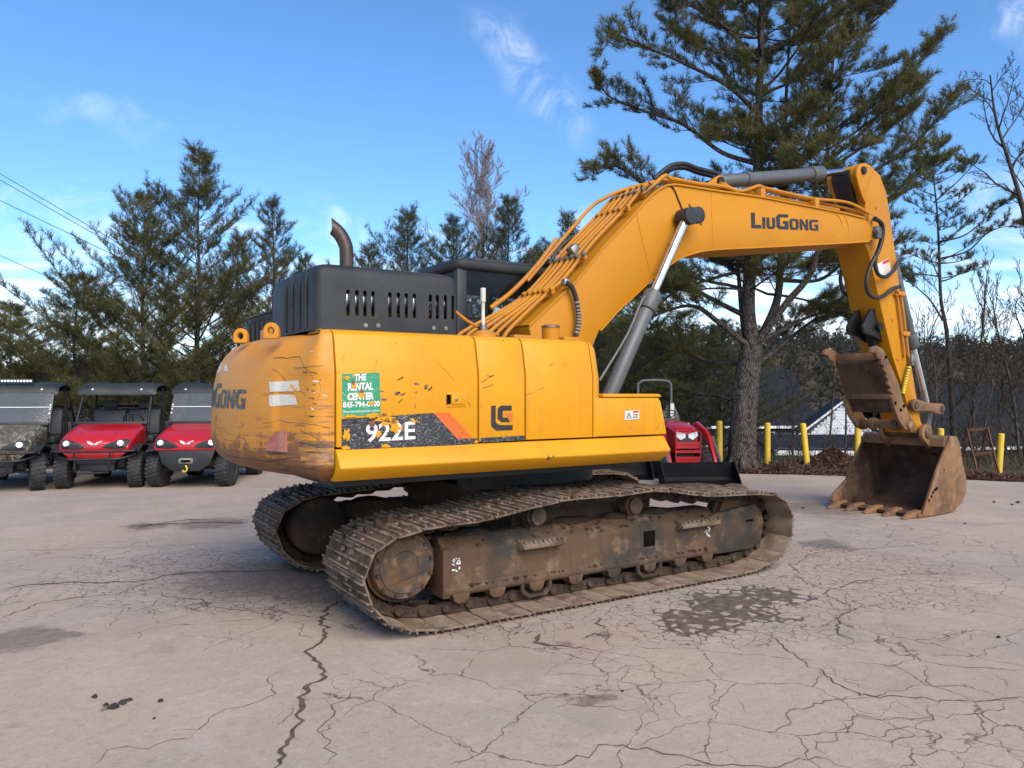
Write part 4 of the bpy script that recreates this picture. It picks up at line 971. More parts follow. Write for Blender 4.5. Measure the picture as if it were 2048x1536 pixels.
# ---------------------------------------------------------------- boom
YB, YF = -.28, .38                                          # near and far side plates
top_px = [(1057, 652), (1100, 611), (1150, 565), (1210, 490), (1270, 427), (1290, 403), (1305, 389), (1320, 378), (1334, 371.5), (1350, 370), (1366, 372), (1422, 381), (1480, 389), (1517, 394), (1620, 414), (1693, 428), (1727, 437), (1744, 449)]
bot_px = [(1756, 466), (1749, 478), (1737, 482), (1693, 485), (1595, 490), (1498, 495), (1450, 497), (1420, 499), (1395, 503), (1372, 510), (1352, 519), (1338, 529), (1307, 553), (1270, 588), (1234, 621), (1199, 660)]
top = [UY(u, v, YB) for u, v in top_px]; bot = [UY(u, v, YB) for u, v in bot_px]
foot = [(bot[-1][0] - .22, 1.86), (bot[-1][0] - .34, 1.66), (bot[-1][0] - .52, 1.62), (bot[-1][0] - .66, 1.70), (bot[-1][0] - .70, 1.86)]
outl = top + bot + foot
BOOM = MB().prism(outl, YB, YF, 'y').build('boom', 'boom_yellow', EX, bevel=.010, seg=2)
def flange(pts, y0, y1, name):                               # thin cover plate that stands proud of the web, following the outline
    n = len(pts); b = MB(); vv = []
    for i, p in enumerate(pts):
        a_, c_ = Vector(pts[max(i - 1, 0)]), Vector(pts[min(i + 1, n - 1)]); d = (c_ - a_).normalized(); nn = Vector((-d.y, d.x))
        for o in (-.004, .014):
            q = Vector(p) + nn * o
            vv += [(q.x, y0, q.y), (q.x, y1, q.y)]
    ff = []
    for i in range(n - 1):
        a_, c_ = i * 4, (i + 1) * 4
        ff += [(a_, c_, c_ + 1, a_ + 1), (a_ + 2, a_ + 3, c_ + 3, c_ + 2), (a_, a_ + 2, c_ + 2, c_), (a_ + 1, c_ + 1, c_ + 3, a_ + 3)]
    ff += [(0, 1, 3, 2), (4 * n - 4, 4 * n - 2, 4 * n - 1, 4 * n - 3)]
    return b.add(vv, ff).build(name, 'boom_yellow', BOOM)
flange(top[:-1], YB - .018, YF + .018, 'cover_plate'); flange(bot[2:], YB - .018, YF + .018, 'cover_plate')
# weld seams
for pp in ([(1272, 425), (1282, 470), (1300, 545)], [(1422, 384), (1424, 440), (1427, 497)], [(1688, 430), (1697, 455), (1697, 480)]):
    MB().tube([(UY(u, v, YB)[0], YB, UY(u, v, YB)[1]) for u, v in pp], .006, 5, smooth=5).build('weld_seam', 'boom_yellow', BOOM)
arcp = [(1660, 424), (1676, 432), (1684, 450), (1682, 466), (1668, 482)]
MB().tube([(UY(u, v, YB)[0], YB, UY(u, v, YB)[1]) for u, v in arcp], .007, 5, smooth=5).build('weld_seam', 'boom_yellow', BOOM)
# maker's mark on the boom
o_, e_, t_ = UY(1502.5, 456, YB), UY(1639, 461.5, YB), UY(1501.5, 425, YB)
logo(flat_on_y(YB - .004, o_, e_, t_), BOOM, 'ink_black')
# lower boom nameplate, pins and bosses
def boss(u, v, y0, y1, r, mt, name, parent, prof=None, n=22):
    x, z = UY(u, v, y0); b = MB(); 
    if prof: b.lathe(prof, (x, y0, z), (0, -1, 0), n)
    else: b.cyl((x, y0, z), (x, y1, z), r, n=n)
    return b.build(name, mt, parent, bevel=.006)
boss(1749, 466, YB + .02, YB - .05, .085, 'grey_steel', 'boom_pin', BOOM)
boss(1752, 466, YB - .05, YB - .06, .035, 'black_steel', 'pin_bolt', BOOM)
for u, v in ((1378, 410), (1400, 446), (1337, 488)): boss(u, v, YB + .01, YB - .02, .018, 'pipe_yellow', 'stud', BOOM)

# hydraulic pipes over the boom
def offs(pts, h):
    out = []
    for i, p in enumerate(pts):
        a_, c_ = Vector(pts[max(i - 1, 0)]), Vector(pts[min(i + 1, len(pts) - 1)]); d = (c_ - a_).normalized(); nn = Vector((-d.y, d.x)); q = Vector(p) + nn * h; out.append((q.x, q.y))
    return out
start = [(top[0][0] - .22, 2.12), (top[0][0] - .16, 2.24)]
for k, (yy, h, r_, last) in enumerate(((-.17, .075, .019, 16), (-.09, .085, .017, 16), (-.01, .085, .021, 12), (.09, .09, .021, 9), (.18, .09, .017, 16), (.27, .09, .019, 16))):
    o2 = offs(top, h); pts = [(a - .05 * k, yy, b) for a, b in start] + [(a, yy, b) for a, b in o2[1:last]]
    MB().tube(pts, r_, 8, smooth=4).build('hydraulic_pipe', 'pipe_yellow', BOOM)
o2 = offs(top, .17)
MB().tube([(o2[2][0] - .05, .30, o2[2][1] - .05), (o2[3][0], .30, o2[3][1]), (o2[4][0] - .02, .30, o2[4][1] + .02), (o2[5][0], .25, o2[5][1]), (o2[7][0], .15, o2[7][1] - .06), (o2[9][0], .1, o2[9][1] - .07)], .02, 8, smooth=6).build('hydraulic_pipe', 'pipe_yellow', BOOM)
MB().tube([(o2[1][0] - .2, .30, o2[1][1] - .12), (o2[1][0] + .05, .30, o2[1][1] + .06), (o2[2][0] + .05, .30, o2[2][1] + .10), (o2[3][0] - .05, .30, o2[3][1] + .02)], .024, 8, smooth=6).build('hydraulic_pipe', 'pipe_yellow', BOOM)
# outer top pipe hopping along the upper boom, with stands
hop = [(1440, 366), (1480, 382), (1517, 372), (1530, 376), (1600, 392), (1632, 398), (1690, 404), (1720, 416), (1745, 432)]
MB().tube([(UY(u, v, YB + .06)[0], YB + .06, UY(u, v, YB + .06)[1]) for u, v in hop], .02, 8, smooth=5).build('hydraulic_pipe', 'pipe_yellow', BOOM)
hop2 = [(1530, 381), (1560, 388), (1630, 404), (1690, 416), (1715, 424), (1740, 438)]
MB().tube([(UY(u, v, YB + .12)[0], YB + .12, UY(u, v, YB + .12)[1]) for u, v in hop2], .018, 8, smooth=5).build('hydraulic_pipe', 'pipe_yellow', BOOM)
MB().tube([(UY(u, v, YB)[0], YB + .03, UY(u, v, YB)[1]) for u, v in [(1290, 392), (1330, 352), (1348, 356), (1400, 366), (1450, 372), (1480, 382)]], .022, 8, smooth=6).build('hydraulic_pipe', 'pipe_yellow', BOOM)
for u, v in ((1520, 384), (1628, 402), (1735, 436)):
    x, z = UY(u, v, YB + .05); MB().box(x - .04, x + .04, YB + .0, YB + .18, z - .10, z + .035).build('pipe_clamp', 'pipe_yellow', BOOM, bevel=.01)
for i_ in (1.35, 2.55, 4.0, 5.6, 6.6):
    k = int(i_); f = i_ - k; a_, c_ = Vector(top[k]), Vector(top[k + 1]); p = a_.lerp(c_, f); d = (c_ - a_).normalized(); nn = Vector((-d.y, d.x)); q = p + nn * .07
    m = Matrix(((d.x, 0, nn.x), (0, 1, 0), (d.y, 0, nn.y)))
    MB().obox((q.x, .05, q.y), .05, .60, .035, m).build('pipe_clamp', 'pipe_yellow', BOOM, bevel=.006)
    for yy in (-.25, -.13, -.05, .04, .135, .225):
        MB().obox((q.x + nn.x * .035, yy, q.y + nn.y * .035), .04, .035, .035, m).build('clamp_bolt', 'grey_steel' if i_ in (2.55, 5.6) else 'pipe_yellow', BOOM, bevel=.004)
# valve block and work lamp on the boom back
q = UY(1150, 505, 0.0); MB().obox((q[0], -.0, q[1]), .10, .10, .16, Matrix.Rotation(R(-40), 3, 'Y')).build('valve_block', 'bare_metal', BOOM, bevel=.01)
q = UY(1095, 532, .42); lamp = MB().obox((q[0], .40, q[1]), .10, .13, .13, Matrix.Rotation(R(-20), 3, 'Y')).build('work_lamp', 'black_plastic', BOOM, bevel=.02)
MB().tube([(UY(u, v, .3)[0], .3, UY(u, v, .3)[1]) for u, v in [(1098, 528), (1110, 508), (1130, 485), (1155, 468), (1180, 464)]], .017, 8, smooth=6).build('hose', 'hose_rubber', BOOM)
MB().tube([(UY(u, v, .2)[0], .2, UY(u, v, .2)[1]) for u, v in [(1180, 464), (1172, 480), (1160, 497)]], .022, 8, smooth=6).build('hose', 'hose_rubber', BOOM)
for yy, dv in ((.02, 0), (.12, 8)):
    MB().tube([(UY(u, v + dv, yy)[0], yy, UY(u, v + dv, yy)[1]) for u, v in [(1308, 358), (1325, 343), (1345, 330), (1370, 328), (1395, 337), (1420, 343), (1434, 347)]], .026, 10, smooth=6).build('hose', 'hose_rubber', BOOM)
# wrapped hose dropping at the boom foot
hp = [(1132, 566), (1142, 572), (1150, 590), (1156, 620), (1157, 645), (1152, 672)]
hv = sm([(UY(u, v, YB - .06)[0], YB - .06, UY(u, v, YB - .06)[1]) for u, v in hp], 8)
H_ = MB().tube(hv, .025, 10).build('hose', 'hose_rubber', BOOM)
for i in range(20, len(hv) - 1, 2):
    d = (hv[i + 1] - hv[i]).normalized(); MB().cyl(hv[i] - d * .008, hv[i] + d * .008, .028, n=10).build('hose_band', 'hose_wrap', H_)
MB().obox((UY(1128, 566, YB)[0], YB - .03, UY(1128, 566, YB)[1]), .07, .06, .07).build('hose_fitting', 'bare_metal', BOOM, bevel=.01)
MB().tube([(UY(u, v, YB)[0], YB - .006, UY(u, v, YB)[1]) for u, v in [(1287, 390), (1310, 372), (1328, 366), (1345, 376), (1356, 400), (1364, 420)]], .009, 6, smooth=6).build('grease_line', 'hose_rubber', BOOM)

# ---- boom cylinders
def cylinder(pa, pb, split, rb, rr, name, bodymat='grey_steel', gland=.12):
    """barrel from pa towards pb, rod the rest of the way"""
    pa, pb = Vector(pa), Vector(pb); m = pa.lerp(pb, split); d = (pb - pa).normalized()
    b = MB().tube([pa, m - d * gland], rb, 20); b.tube([m - d * gland, m], rb * 1.22, 20); b.tube([m, m + d * .03], rb * .8, 20)
    o = b.build(name, bodymat, EX, bevel=.006)
    MB().tube([m, pb], rr, 16).build('piston_rod', 'chrome', o)
    e = MB(); e.lathe([(-.07, rb * 1.05), (.07, rb * 1.05)], pa, (0, 1, 0), 20); e.build('cylinder_eye', bodymat, o, bevel=.008)
    return o, d
ya = YB - .13
lo, hi = UY(1214, 790, ya), UY(1373, 434, ya)
LOV, HIV = Vector((lo[0] - .06, ya, lo[1] - .16)), Vector((hi[0], ya, hi[1]))
gl = UY(1301, 582, ya); spl = (Vector((gl[0], ya, gl[1])) - LOV).length / (HIV - LOV).length
for s_ in (0, 1):
    yy = ya if s_ == 0 else YF + .13
    o, d = cylinder((LOV.x, yy, LOV.z), (HIV.x, yy, HIV.z), spl, .078, .045, 'boom_cylinder', gland=.20)
    MB().tube([(LOV.x + .1, yy - .0, LOV.z + .1) + Vector((0, 0, 0)) if False else (LOV.x - .05, yy - .02, LOV.z + .30), (LOV.x + d.x * .8 - .09, yy - .02, LOV.z + d.z * .8 + .06), (LOV.x + d.x * 1.22 - .09, yy - .02, LOV.z + d.z * 1.22 + .06), (LOV.x + d.x * 1.30 - .02, yy - .02, LOV.z + d.z * 1.30)], .013, 8, smooth=3).build('hydraulic_pipe', 'grey_steel', o)
    MB().lathe([(-.085, .092), (.085, .092), (.09, .085)], (HIV.x, yy, HIV.z), (0, -1, 0), 24).build('rod_eye', 'black_plastic', o, bevel=.008)
MB().lathe([(0, .088), (.055, .088), (.06, .08), (.062, .03)], (HIV.x + .10, ya - .03, HIV.z + .02), (0, -1, 0), 24).build('cylinder_pin', 'black_plastic', BOOM, bevel=.006)
MB().cyl((HIV.x + .05, ya - .02, HIV.z + .01), (HIV.x + .05, YF + .2, HIV.z + .01), .055).build('cylinder_pin', 'black_plastic', BOOM)
MB().prism([(LOV.x - .14, 1.30), (LOV.x + .16, 1.30), (LOV.x + .09, LOV.z + .06), (LOV.x - .09, LOV.z + .06)], ya - .10, ya - .07, 'y').prism([(LOV.x - .14, 1.30), (LOV.x + .16, 1.30), (LOV.x + .09, LOV.z + .06), (LOV.x - .09, LOV.z + .06)], ya + .07, ya + .10, 'y').build('cylinder_bracket', 'boom_yellow', EX)

# ---- arm
AY0, AY1 = -.175, .275
left_px = [(1716, 332), (1713.5, 345), (1716, 360), (1725, 380), (1731, 415), (1731, 450), (1726, 482), (1736, 500), (1749, 556), (1763, 618), (1786, 714), (1807, 780), (1822, 837), (1831, 866)]
right_px = [(1843, 868), (1848, 858), (1841, 840), (1831, 780), (1819, 705), (1807, 624), (1800, 581), (1791, 507), (1781, 434), (1773, 385), (1760, 350), (1743, 333), (1731, 326.5), (1722, 327)]
arm = [UY(u, v, AY0) for u, v in left_px + right_px]
ARM = MB().prism(arm, AY0, AY1, 'y').build('arm', 'boom_yellow', EX, bevel=.010)
# fork pocket for the cylinder rod: black block painted for its inner shade, plus near cheek boss
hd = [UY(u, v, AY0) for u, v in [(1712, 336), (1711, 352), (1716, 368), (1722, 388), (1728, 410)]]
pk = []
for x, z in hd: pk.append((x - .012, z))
MB().prism(pk + [(x + .04, z) for x, z in hd[::-1]], AY0 + .10, AY1 - .10, 'y').build('pocket_shade', 'black_steel', ARM)
ck = [UY(u, v, AY0 - .02) for u, v in [(1714, 337), (1713, 352), (1718, 372), (1726, 396), (1732, 408), (1734, 390), (1739, 362), (1748, 344), (1741, 331), (1730, 326), (1720, 327)]]
MB().prism(ck, AY0 - .022, AY0 + .01, 'y').build('cheek_plate', 'boom_yellow', ARM, bevel=.006)
q = UY(1726, 341, AY0 - .02); MB().lathe([(0, .055), (.03, .05), (.034, .03)], (q[0], AY0 - .02, q[1]), (0, -1, 0), 6).build('rod_pin', 'black_steel', ARM)
# warning sheet
def aq(px, mt, nm, par, off=.004): 
    P = [UY(u, v, AY0) for u, v in px]; return MB().add([(a, AY0 - off, b) for a, b in P], [tuple(range(len(P)))]).build(nm, mt, par)
ws = aq([(1754, 528), (1777, 516), (1782, 548), (1760, 553)], 'white_paper', 'warning_label', ARM)
aq([(1764, 523.5), (1777, 517), (1778, 524), (1765, 530)], 'warn_red', 'warning_banner', ws, .006)
for k in range(4): aq([(1768, 533 + 4.5 * k), (1778, 529 + 4.5 * k), (1778, 530 + 4.5 * k), (1768, 534 + 4.5 * k)], 'warn_red', 'warning_text', ws, .006)
# pipes down the arm
for du, yo in ((0, .0), (-8, .0)):
    MB().tube([(UY(u + du, v, AY0 - .02)[0], AY0 - .03, UY(u + du, v, AY0 - .02)[1]) for u, v in [(1797, 588), (1802, 600), (1812, 680), (1816, 715)]], .017, 8, smooth=4).build('hydraulic_pipe', 'pipe_yellow', ARM)
for u, v in ((1797, 588), (1806, 668)):
    x, z = UY(u, v, AY0); MB().obox((x, AY0 - .03, z), .17, .06, .06).build('pipe_clamp', 'pipe_yellow', ARM, bevel=.01)
x, z = UY(1817, 720, AY0); MB().obox((x, AY0 - .04, z), .10, .08, .16).build('valve_block', 'bare_metal', ARM, bevel=.012)
yh = sm([(UY(u, v, AY0 - .04)[0], AY0 - .05, UY(u, v, AY0 - .04)[1]) for u, v in [(1818, 730), (1812, 752), (1807, 772), (1804, 790)]], 8)
HS = MB().tube(yh, .024, 10).build('hose', 'hose_rubber', ARM)
for i in range(2, len(yh) - 1, 2):
    d = (yh[i + 1] - yh[i]).normalized(); MB().cyl(yh[i] - d * .013, yh[i] + d * .013, .028, n=10).build('hose_band', 'hose_band_yellow', HS)
for u, v in ((1795, 718), (1752, 416), (1818, 745), (1785, 640)): q = UY(u, v, AY0); MB().cyl((q[0], AY0, q[1]), (q[0], AY0 - .012, q[1]), .018, n=8).build('stud', 'pipe_yellow', ARM)
# hoses looping past the boom tip
def loop(px, y0, y1, r, nm='hose'):
    n = len(px); P = []
    for i, (u, v) in enumerate(px):
        y = y0 + (y1 - y0) * i / (n - 1); x, z = UY(u, v, y); P.append((x, y, z))
    return MB().tube(P, r, 10, smooth=7).build(nm, 'hose_rubber', BOOM)
loop([(1748, 438), (1760, 444), (1764, 460), (1761, 485), (1752, 510), (1740, 535), (1733, 560), (1736, 585), (1750, 595), (1766, 592), (1785, 578), (1800, 573)], YB - .05, AY0 - .05, .026)
loop([(1750, 436), (1764, 448), (1766, 470), (1760, 495), (1752, 515), (1751, 535), (1758, 550), (1772, 553), (1788, 540), (1797, 524), (1804, 518)], YB - .07, AY0 - .05, .025)
loop([(1697, 505), (1686, 530), (1681, 560), (1688, 585), (1705, 597), (1718, 593)], .3, .3, .026)

# ---- arm cylinder on top of the boom
yc_ = .05
pa, pb = UY(1440, 363, yc_), UY(1722, 341, yc_); m_ = UY(1641, 350, yc_)
o, d = cylinder((pa[0], yc_, pa[1]), (pb[0], yc_, pb[1]), (m_[0] - pa[0]) / (pb[0] - pa[0]), .082, .046, 'arm_cylinder', gland=.22)
x, z = UY(1492, 358, yc_); MB().lathe([(-.03, .092), (.03, .092)], (x, yc_, z), d, 20).build('cylinder_band', 'grey_steel', o)
for yy in (-.12, .18):
    P = [UY(u, v, yy) for u, v in [(1408, 372), (1432, 354), (1440, 350), (1449, 354), (1452, 364), (1462, 382)]]
    MB().prism(P, yy, yy + .04, 'y').build('cylinder_lug', 'boom_yellow', BOOM, bevel=.006)
x, z = UY(1440, 363, -.12); MB().cyl((x, -.15, z), (x, .25, z), .05).build('cylinder_pin', 'black_steel', BOOM)

# ---- bucket cylinder behind the arm
def behind(u, v, y=.05): a = UY(u, v, y); return (a[0], y, a[1])
o, d = cylinder(behind(1783, 516), behind(1853, 808), .60, .075, .045, 'bucket_cylinder', gland=.20)
# ---- linkage
def strap(pa, pb, ra, rb, y0, y1, name, mt='bucket_rust'):
    a, b = Vector(pa), Vector(pb); d = (b - a).normalized(); n = Vector((-d.y, d.x)); P = []
    for k in range(9): t_ = math.pi / 2 + math.pi * k / 8; P.append(a + d * (ra * math.cos(t_)) + n * (ra * math.sin(t_)))
    mid = (a + b) / 2; P.append(mid - n * min(ra, rb) * .72)
    for k in range(9): t_ = -math.pi / 2 + math.pi * k / 8; P.append(b + d * (rb * math.cos(t_)) + n * (rb * math.sin(t_)))
    P.append(mid + n * min(ra, rb) * .72)
    return MB().prism([(p.x, p.y) for p in P], y0, y1, 'y').build(name, mt, EX, bevel=.008)
la, lb, lc = UY(1829, 810, AY0 - .06), UY(1881, 818, AY0 - .06), UY(1870, 868, AY0 - .02)
for yy in (AY0 - .085, AY1 + .03):
    L_ = strap(la, lb, .085, .078, yy, yy + .055, 'link_arm')
    for p in (la, lb): MB().lathe([(0, .048), (.014, .046), (.016, .03)], (p[0], yy, p[1]), (0, -1, 0), 16).build('link_pin', 'hub_rust', L_)
MB().cyl((la[0], AY0 - .1, la[1]), (la[0], AY1 + .1, la[1]), .05).cyl((lb[0], AY0 - .1, lb[1]), (lb[0], AY1 + .1, lb[1]), .05).build('link_shaft', 'hub_rust', EX)
strap(lb, lc, .075, .09, -.10, .22, 'bucket_link', 'grey_steel')

# ---- bucket
BY0, BY1 = -.51, .74
side = [(1893, 889), (1899, 872), (1912, 872), (1917, 884), (1925, 930), (1931, 958), (1930, 985), (1922, 1006), (1908, 1020), (1884, 1030), (1850, 1033), (1843, 1030), (1849, 1010), (1860, 978), (1872, 942)]
sp_ = [UY(u, v, BY0) for u, v in side]; zmin = min(p[1] for p in sp_); sp_ = [(a, max(b, .015)) for a, b in sp_]
BK = MB().prism(sp_, BY0 - .015, BY0 + .02, 'y').build('bucket', 'bucket_rust', EX, bevel=.006)
MB().prism(sp_, BY1 - .02, BY1 + .015, 'y').build('side_plate', 'bucket_rust', BK, bevel=.006)
# shell: floor, heel and back sheet
sh_ = [sp_[11], sp_[10], sp_[9], sp_[8], sp_[7], sp_[6], sp_[5], sp_[4], sp_[3], sp_[2]]
lip = (sp_[11][0] - .10, .02)
sh_ = [lip] + sh_; inn = []
for i, p in enumerate(sh_):
    a_, c_ = Vector(sh_[max(i - 1, 0)]), Vector(sh_[min(i + 1, len(sh_) - 1)]); d = (c_ - a_).normalized(); n = Vector((-d.y, d.x)); inn.append((p[0] + n.x * .03, p[1] + n.y * .03))
sv = [(p[0], y, p[1]) for y in (BY0 + .02, BY1 - .02) for p in sh_] + [(p[0], y, p[1]) for y in (BY0 + .02, BY1 - .02) for p in inn]
n = len(sh_); ff = [(i, i + 1, n + i + 1, n + i) for i in range(n - 1)]
MB().add(sv[:2 * n], ff).build('bucket_shell', 'bucket_rust', BK)
MB().add(sv[2 * n:], ff).build('bucket_lining', 'bucket_inside', BK)
inner_side = [(a, b) for a, b in sp_]
for yy in (BY0 + .0215, BY1 - .0215): MB().add([(a, yy, b) for a, b in [sp_[0]] + inn[1:][::-1] + sp_[12:][::1]], [tuple(range(1 + len(inn) - 1 + 3))]).build('side_lining', 'bucket_inside', BK)
# top box beam between the side plates
tbx = sp_[1][0]; tz = sp_[1][1]
MB().prism([(tbx - .10, tz - .02), (tbx + .10, tz), (tbx + .13, tz - .10), (tbx + .05, tz - .16), (tbx - .12, tz - .15)], BY0 + .021, BY1 - .021, 'y').build('top_beam', 'bucket_rust', BK, bevel=.01)
for yy in (BY0 - .02, BY1 - .02):                            # thicker cutting edge along the side plates
    P = [sp_[14], sp_[13], sp_[12], sp_[11]]
    MB().prism(P + [(a + .07, b + .0) for a, b in P[::-1]], yy, yy + .04, 'y').build('side_cutter', 'bucket_rust', BK, bevel=.006)
# flared lower side cutter on the far plate
P = [(sp_[13][0] - .0, sp_[13][1]), (sp_[12][0] - .16, sp_[12][1] + .02), (sp_[12][0] - .22, .10), (sp_[12][0] - .13, .05), (sp_[11][0], .05), (sp_[12][0] + .05, sp_[12][1])]
MB().prism(P, BY1 - .02, BY1 + .03, 'y').build('side_cutter', 'bucket_rust', BK, bevel=.006)
# lip and five teeth
lx = lip[0]
MB().prism([(lx + .02, .012), (lx + .26, .012), (lx + .26, .055), (lx + .04, .055)], BY0 - .01, BY1 + .01, 'y').build('cutting_lip', 'bucket_rust', BK, bevel=.006)
for k in range(5):
    y = BY0 + .07 + (BY1 - BY0 - .14) * k / 4; w = .055
    vv = [(lx + .16, y - w, .004), (lx + .16, y + w, .004), (lx + .16, y + w, .10), (lx + .16, y - w, .10), (lx - .03, y - w * .95, .004), (lx - .03, y + w * .95, .004), (lx - .03, y + w * .9, .085), (lx - .03, y - w * .9, .085), (lx - .22, y - w * .55, .004), (lx - .22, y + w * .55, .004), (lx - .21, y + w * .5, .022), (lx - .21, y - w * .5, .022)]
    ff = [(0, 1, 2, 3), (8, 11, 10, 9)]
    for a_ in (0, 4): ff += [(a_, a_ + 4, a_ + 5, a_ + 1), (a_ + 1, a_ + 5, a_ + 6, a_ + 2), (a_ + 2, a_ + 6, a_ + 7, a_ + 3), (a_ + 3, a_ + 7, a_ + 4, a_)]
    MB().add(vv, ff).build('bucket_tooth', 'bucket_rust', BK, bevel=.008)
for u, v in ((1858, 1001), (1863, 993), (1866, 985), (1870, 980), (1874, 977)):   # black discs painted for the shade in the cutter's bolt holes
    x, z = UY(u, v, BY0 - .02); MB().cyl((x, BY0 - .01, z), (x, BY0 - .021, z), .022, n=10).build('bolt_hole_shade', 'shadow_black', BK)
x, z = UY(1886, 940, BY0); MB().cyl((x, BY0 - .01, z), (x, BY0 - .017, z), .014, n=8).build('drain_hole', 'shadow_black', BK)
# hinge ears with pin bosses
pin = UY(1847, 866, -.24)
for yy in (-.30, .30):
    P = [(pin[0] + .13 * math.cos(a), pin[1] + .13 * math.sin(a)) for a in [R(-20 + 22 * k) for k in range(11)]]
    P += [(pin[0] - .10, tz - .05), (tbx - .08, tz - .19), (tbx + .08, tz - .10), (tbx + .07, tz - .0)]
    E_ = MB().prism(P, yy, yy + .06, 'y').build('hinge_ear', 'bucket_rust', BK, bevel=.01)
    MB().lathe([(0, .075), (.012, .075), (.016, .066), (.022, .062), (.024, .03)], (pin[0], yy, pin[1]), (0, -1, 0), 22).build('hinge_pin', 'hub_rust', BK)
MB().cyl((pin[0], -.26, pin[1]), (pin[0], .34, pin[1]), .06).build('hinge_pin', 'hub_rust', BK)

# ---- thumb: two serrated plates, web plate and cross tubes
TY0, TY1 = -.30, .44
tr_px = [(1741, 704), (1745, 694), (1755, 691), (1767, 699), (1780, 726), (1798, 768), (1807, 804), (1822, 834), (1833, 852), (1830, 862), (1822, 864), (1810, 858), (1797, 838), (1786, 806), (1784, 793), (1787, 788), (1780, 782), (1783, 775), (1776, 768), (1778, 760), (1773, 754), (1774, 747), (1768, 740), (1768, 731), (1762, 728), (1762, 719), (1755, 716), (1752, 707)]
tp = [UY(u, v, TY0) for u, v in tr_px]
TH_ = MB().prism(tp, TY0, TY0 + .045, 'y').build('thumb', 'bucket_rust', EX, bevel=.006)
MB().prism(tp, TY1 - .045, TY1, 'y').build('thumb_plate', 'bucket_rust', TH_, bevel=.006)
wa, wb_, wc = UY(1766, 722, TY0), UY(1789, 792, TY0), UY(1796, 822, TY0)
MB().bar((wa[0], (TY0 + TY1) / 2, wa[1]), (wb_[0], (TY0 + TY1) / 2, wb_[1]), TY1 - TY0 - .08, .03, (1, 0, 1)).build('thumb_web', 'bucket_inside', TH_)
MB().bar((wb_[0] - .01, TY0 + .02, wb_[1]), (wb_[0] - .01, TY1 - .02, wb_[1]), .05, .09).build('thumb_crossbar', 'bucket_rust', TH_, bevel=.012)
MB().bar((wb_[0] + .04, (TY0 + TY1) / 2, wb_[1] - .02), (wc[0] + .06, (TY0 + TY1) / 2, wc[1] - .02), TY1 - TY0 - .12, .03, (1, 0, 1)).build('thumb_web', 'bucket_inside', TH_)
ta = UY(1770, 712, TY0); MB().bar((ta[0] - .02, TY0 + .02, ta[1]), (ta[0] - .02, TY1 - .02, ta[1]), .05, .10).build('thumb_crossbar', 'bucket_rust', TH_, bevel=.012)
tpv = UY(1818, 850, TY0)
tb_ = MB().cyl((tpv[0], TY0 - .03, tpv[1]), (tpv[0], TY1 + .03, tpv[1]), .06)
for yy in (-.12, .22): tb_.lathe([(-.04, .085), (.04, .085)], (tpv[0], yy, tpv[1]), (0, 1, 0), 20)
tb_.build('thumb_pivot', 'bucket_rust', TH_, bevel=.006)
for u, v in ((1771, 714), (1790, 806), (1807, 812), (1801, 820)): x, z = UY(u, v, TY0); MB().cyl((x, TY0 - .004, z), (x, TY0 - .012, z), .022, n=12).build('plate_hole', 'shadow_black', TH_)
# thumb cylinder under the arm, with its bracket
b0, b1 = UY(1738, 655, .05), UY(1768, 745, .05)
o, d = cylinder((b0[0] - .02, .05, b0[1]), (b1[0], .05, b1[1]), .72, .075, .045, 'thumb_cylinder', 'black_steel', gland=.1)
P = [UY(u, v, -.06) for u, v in [(1770, 616), (1740, 618), (1730, 636), (1723, 652), (1726, 666), (1744, 672), (1780, 695)]]
for yy in (-.08, .14): MB().prism(P, yy, yy + .04, 'y').build('thumb_bracket', 'black_steel', ARM, bevel=.006)
MB().cyl((b0[0] - .02, -.14, b0[1]), (b0[0] - .02, .24, b0[1]), .05).build('thumb_pin', 'black_steel', ARM)

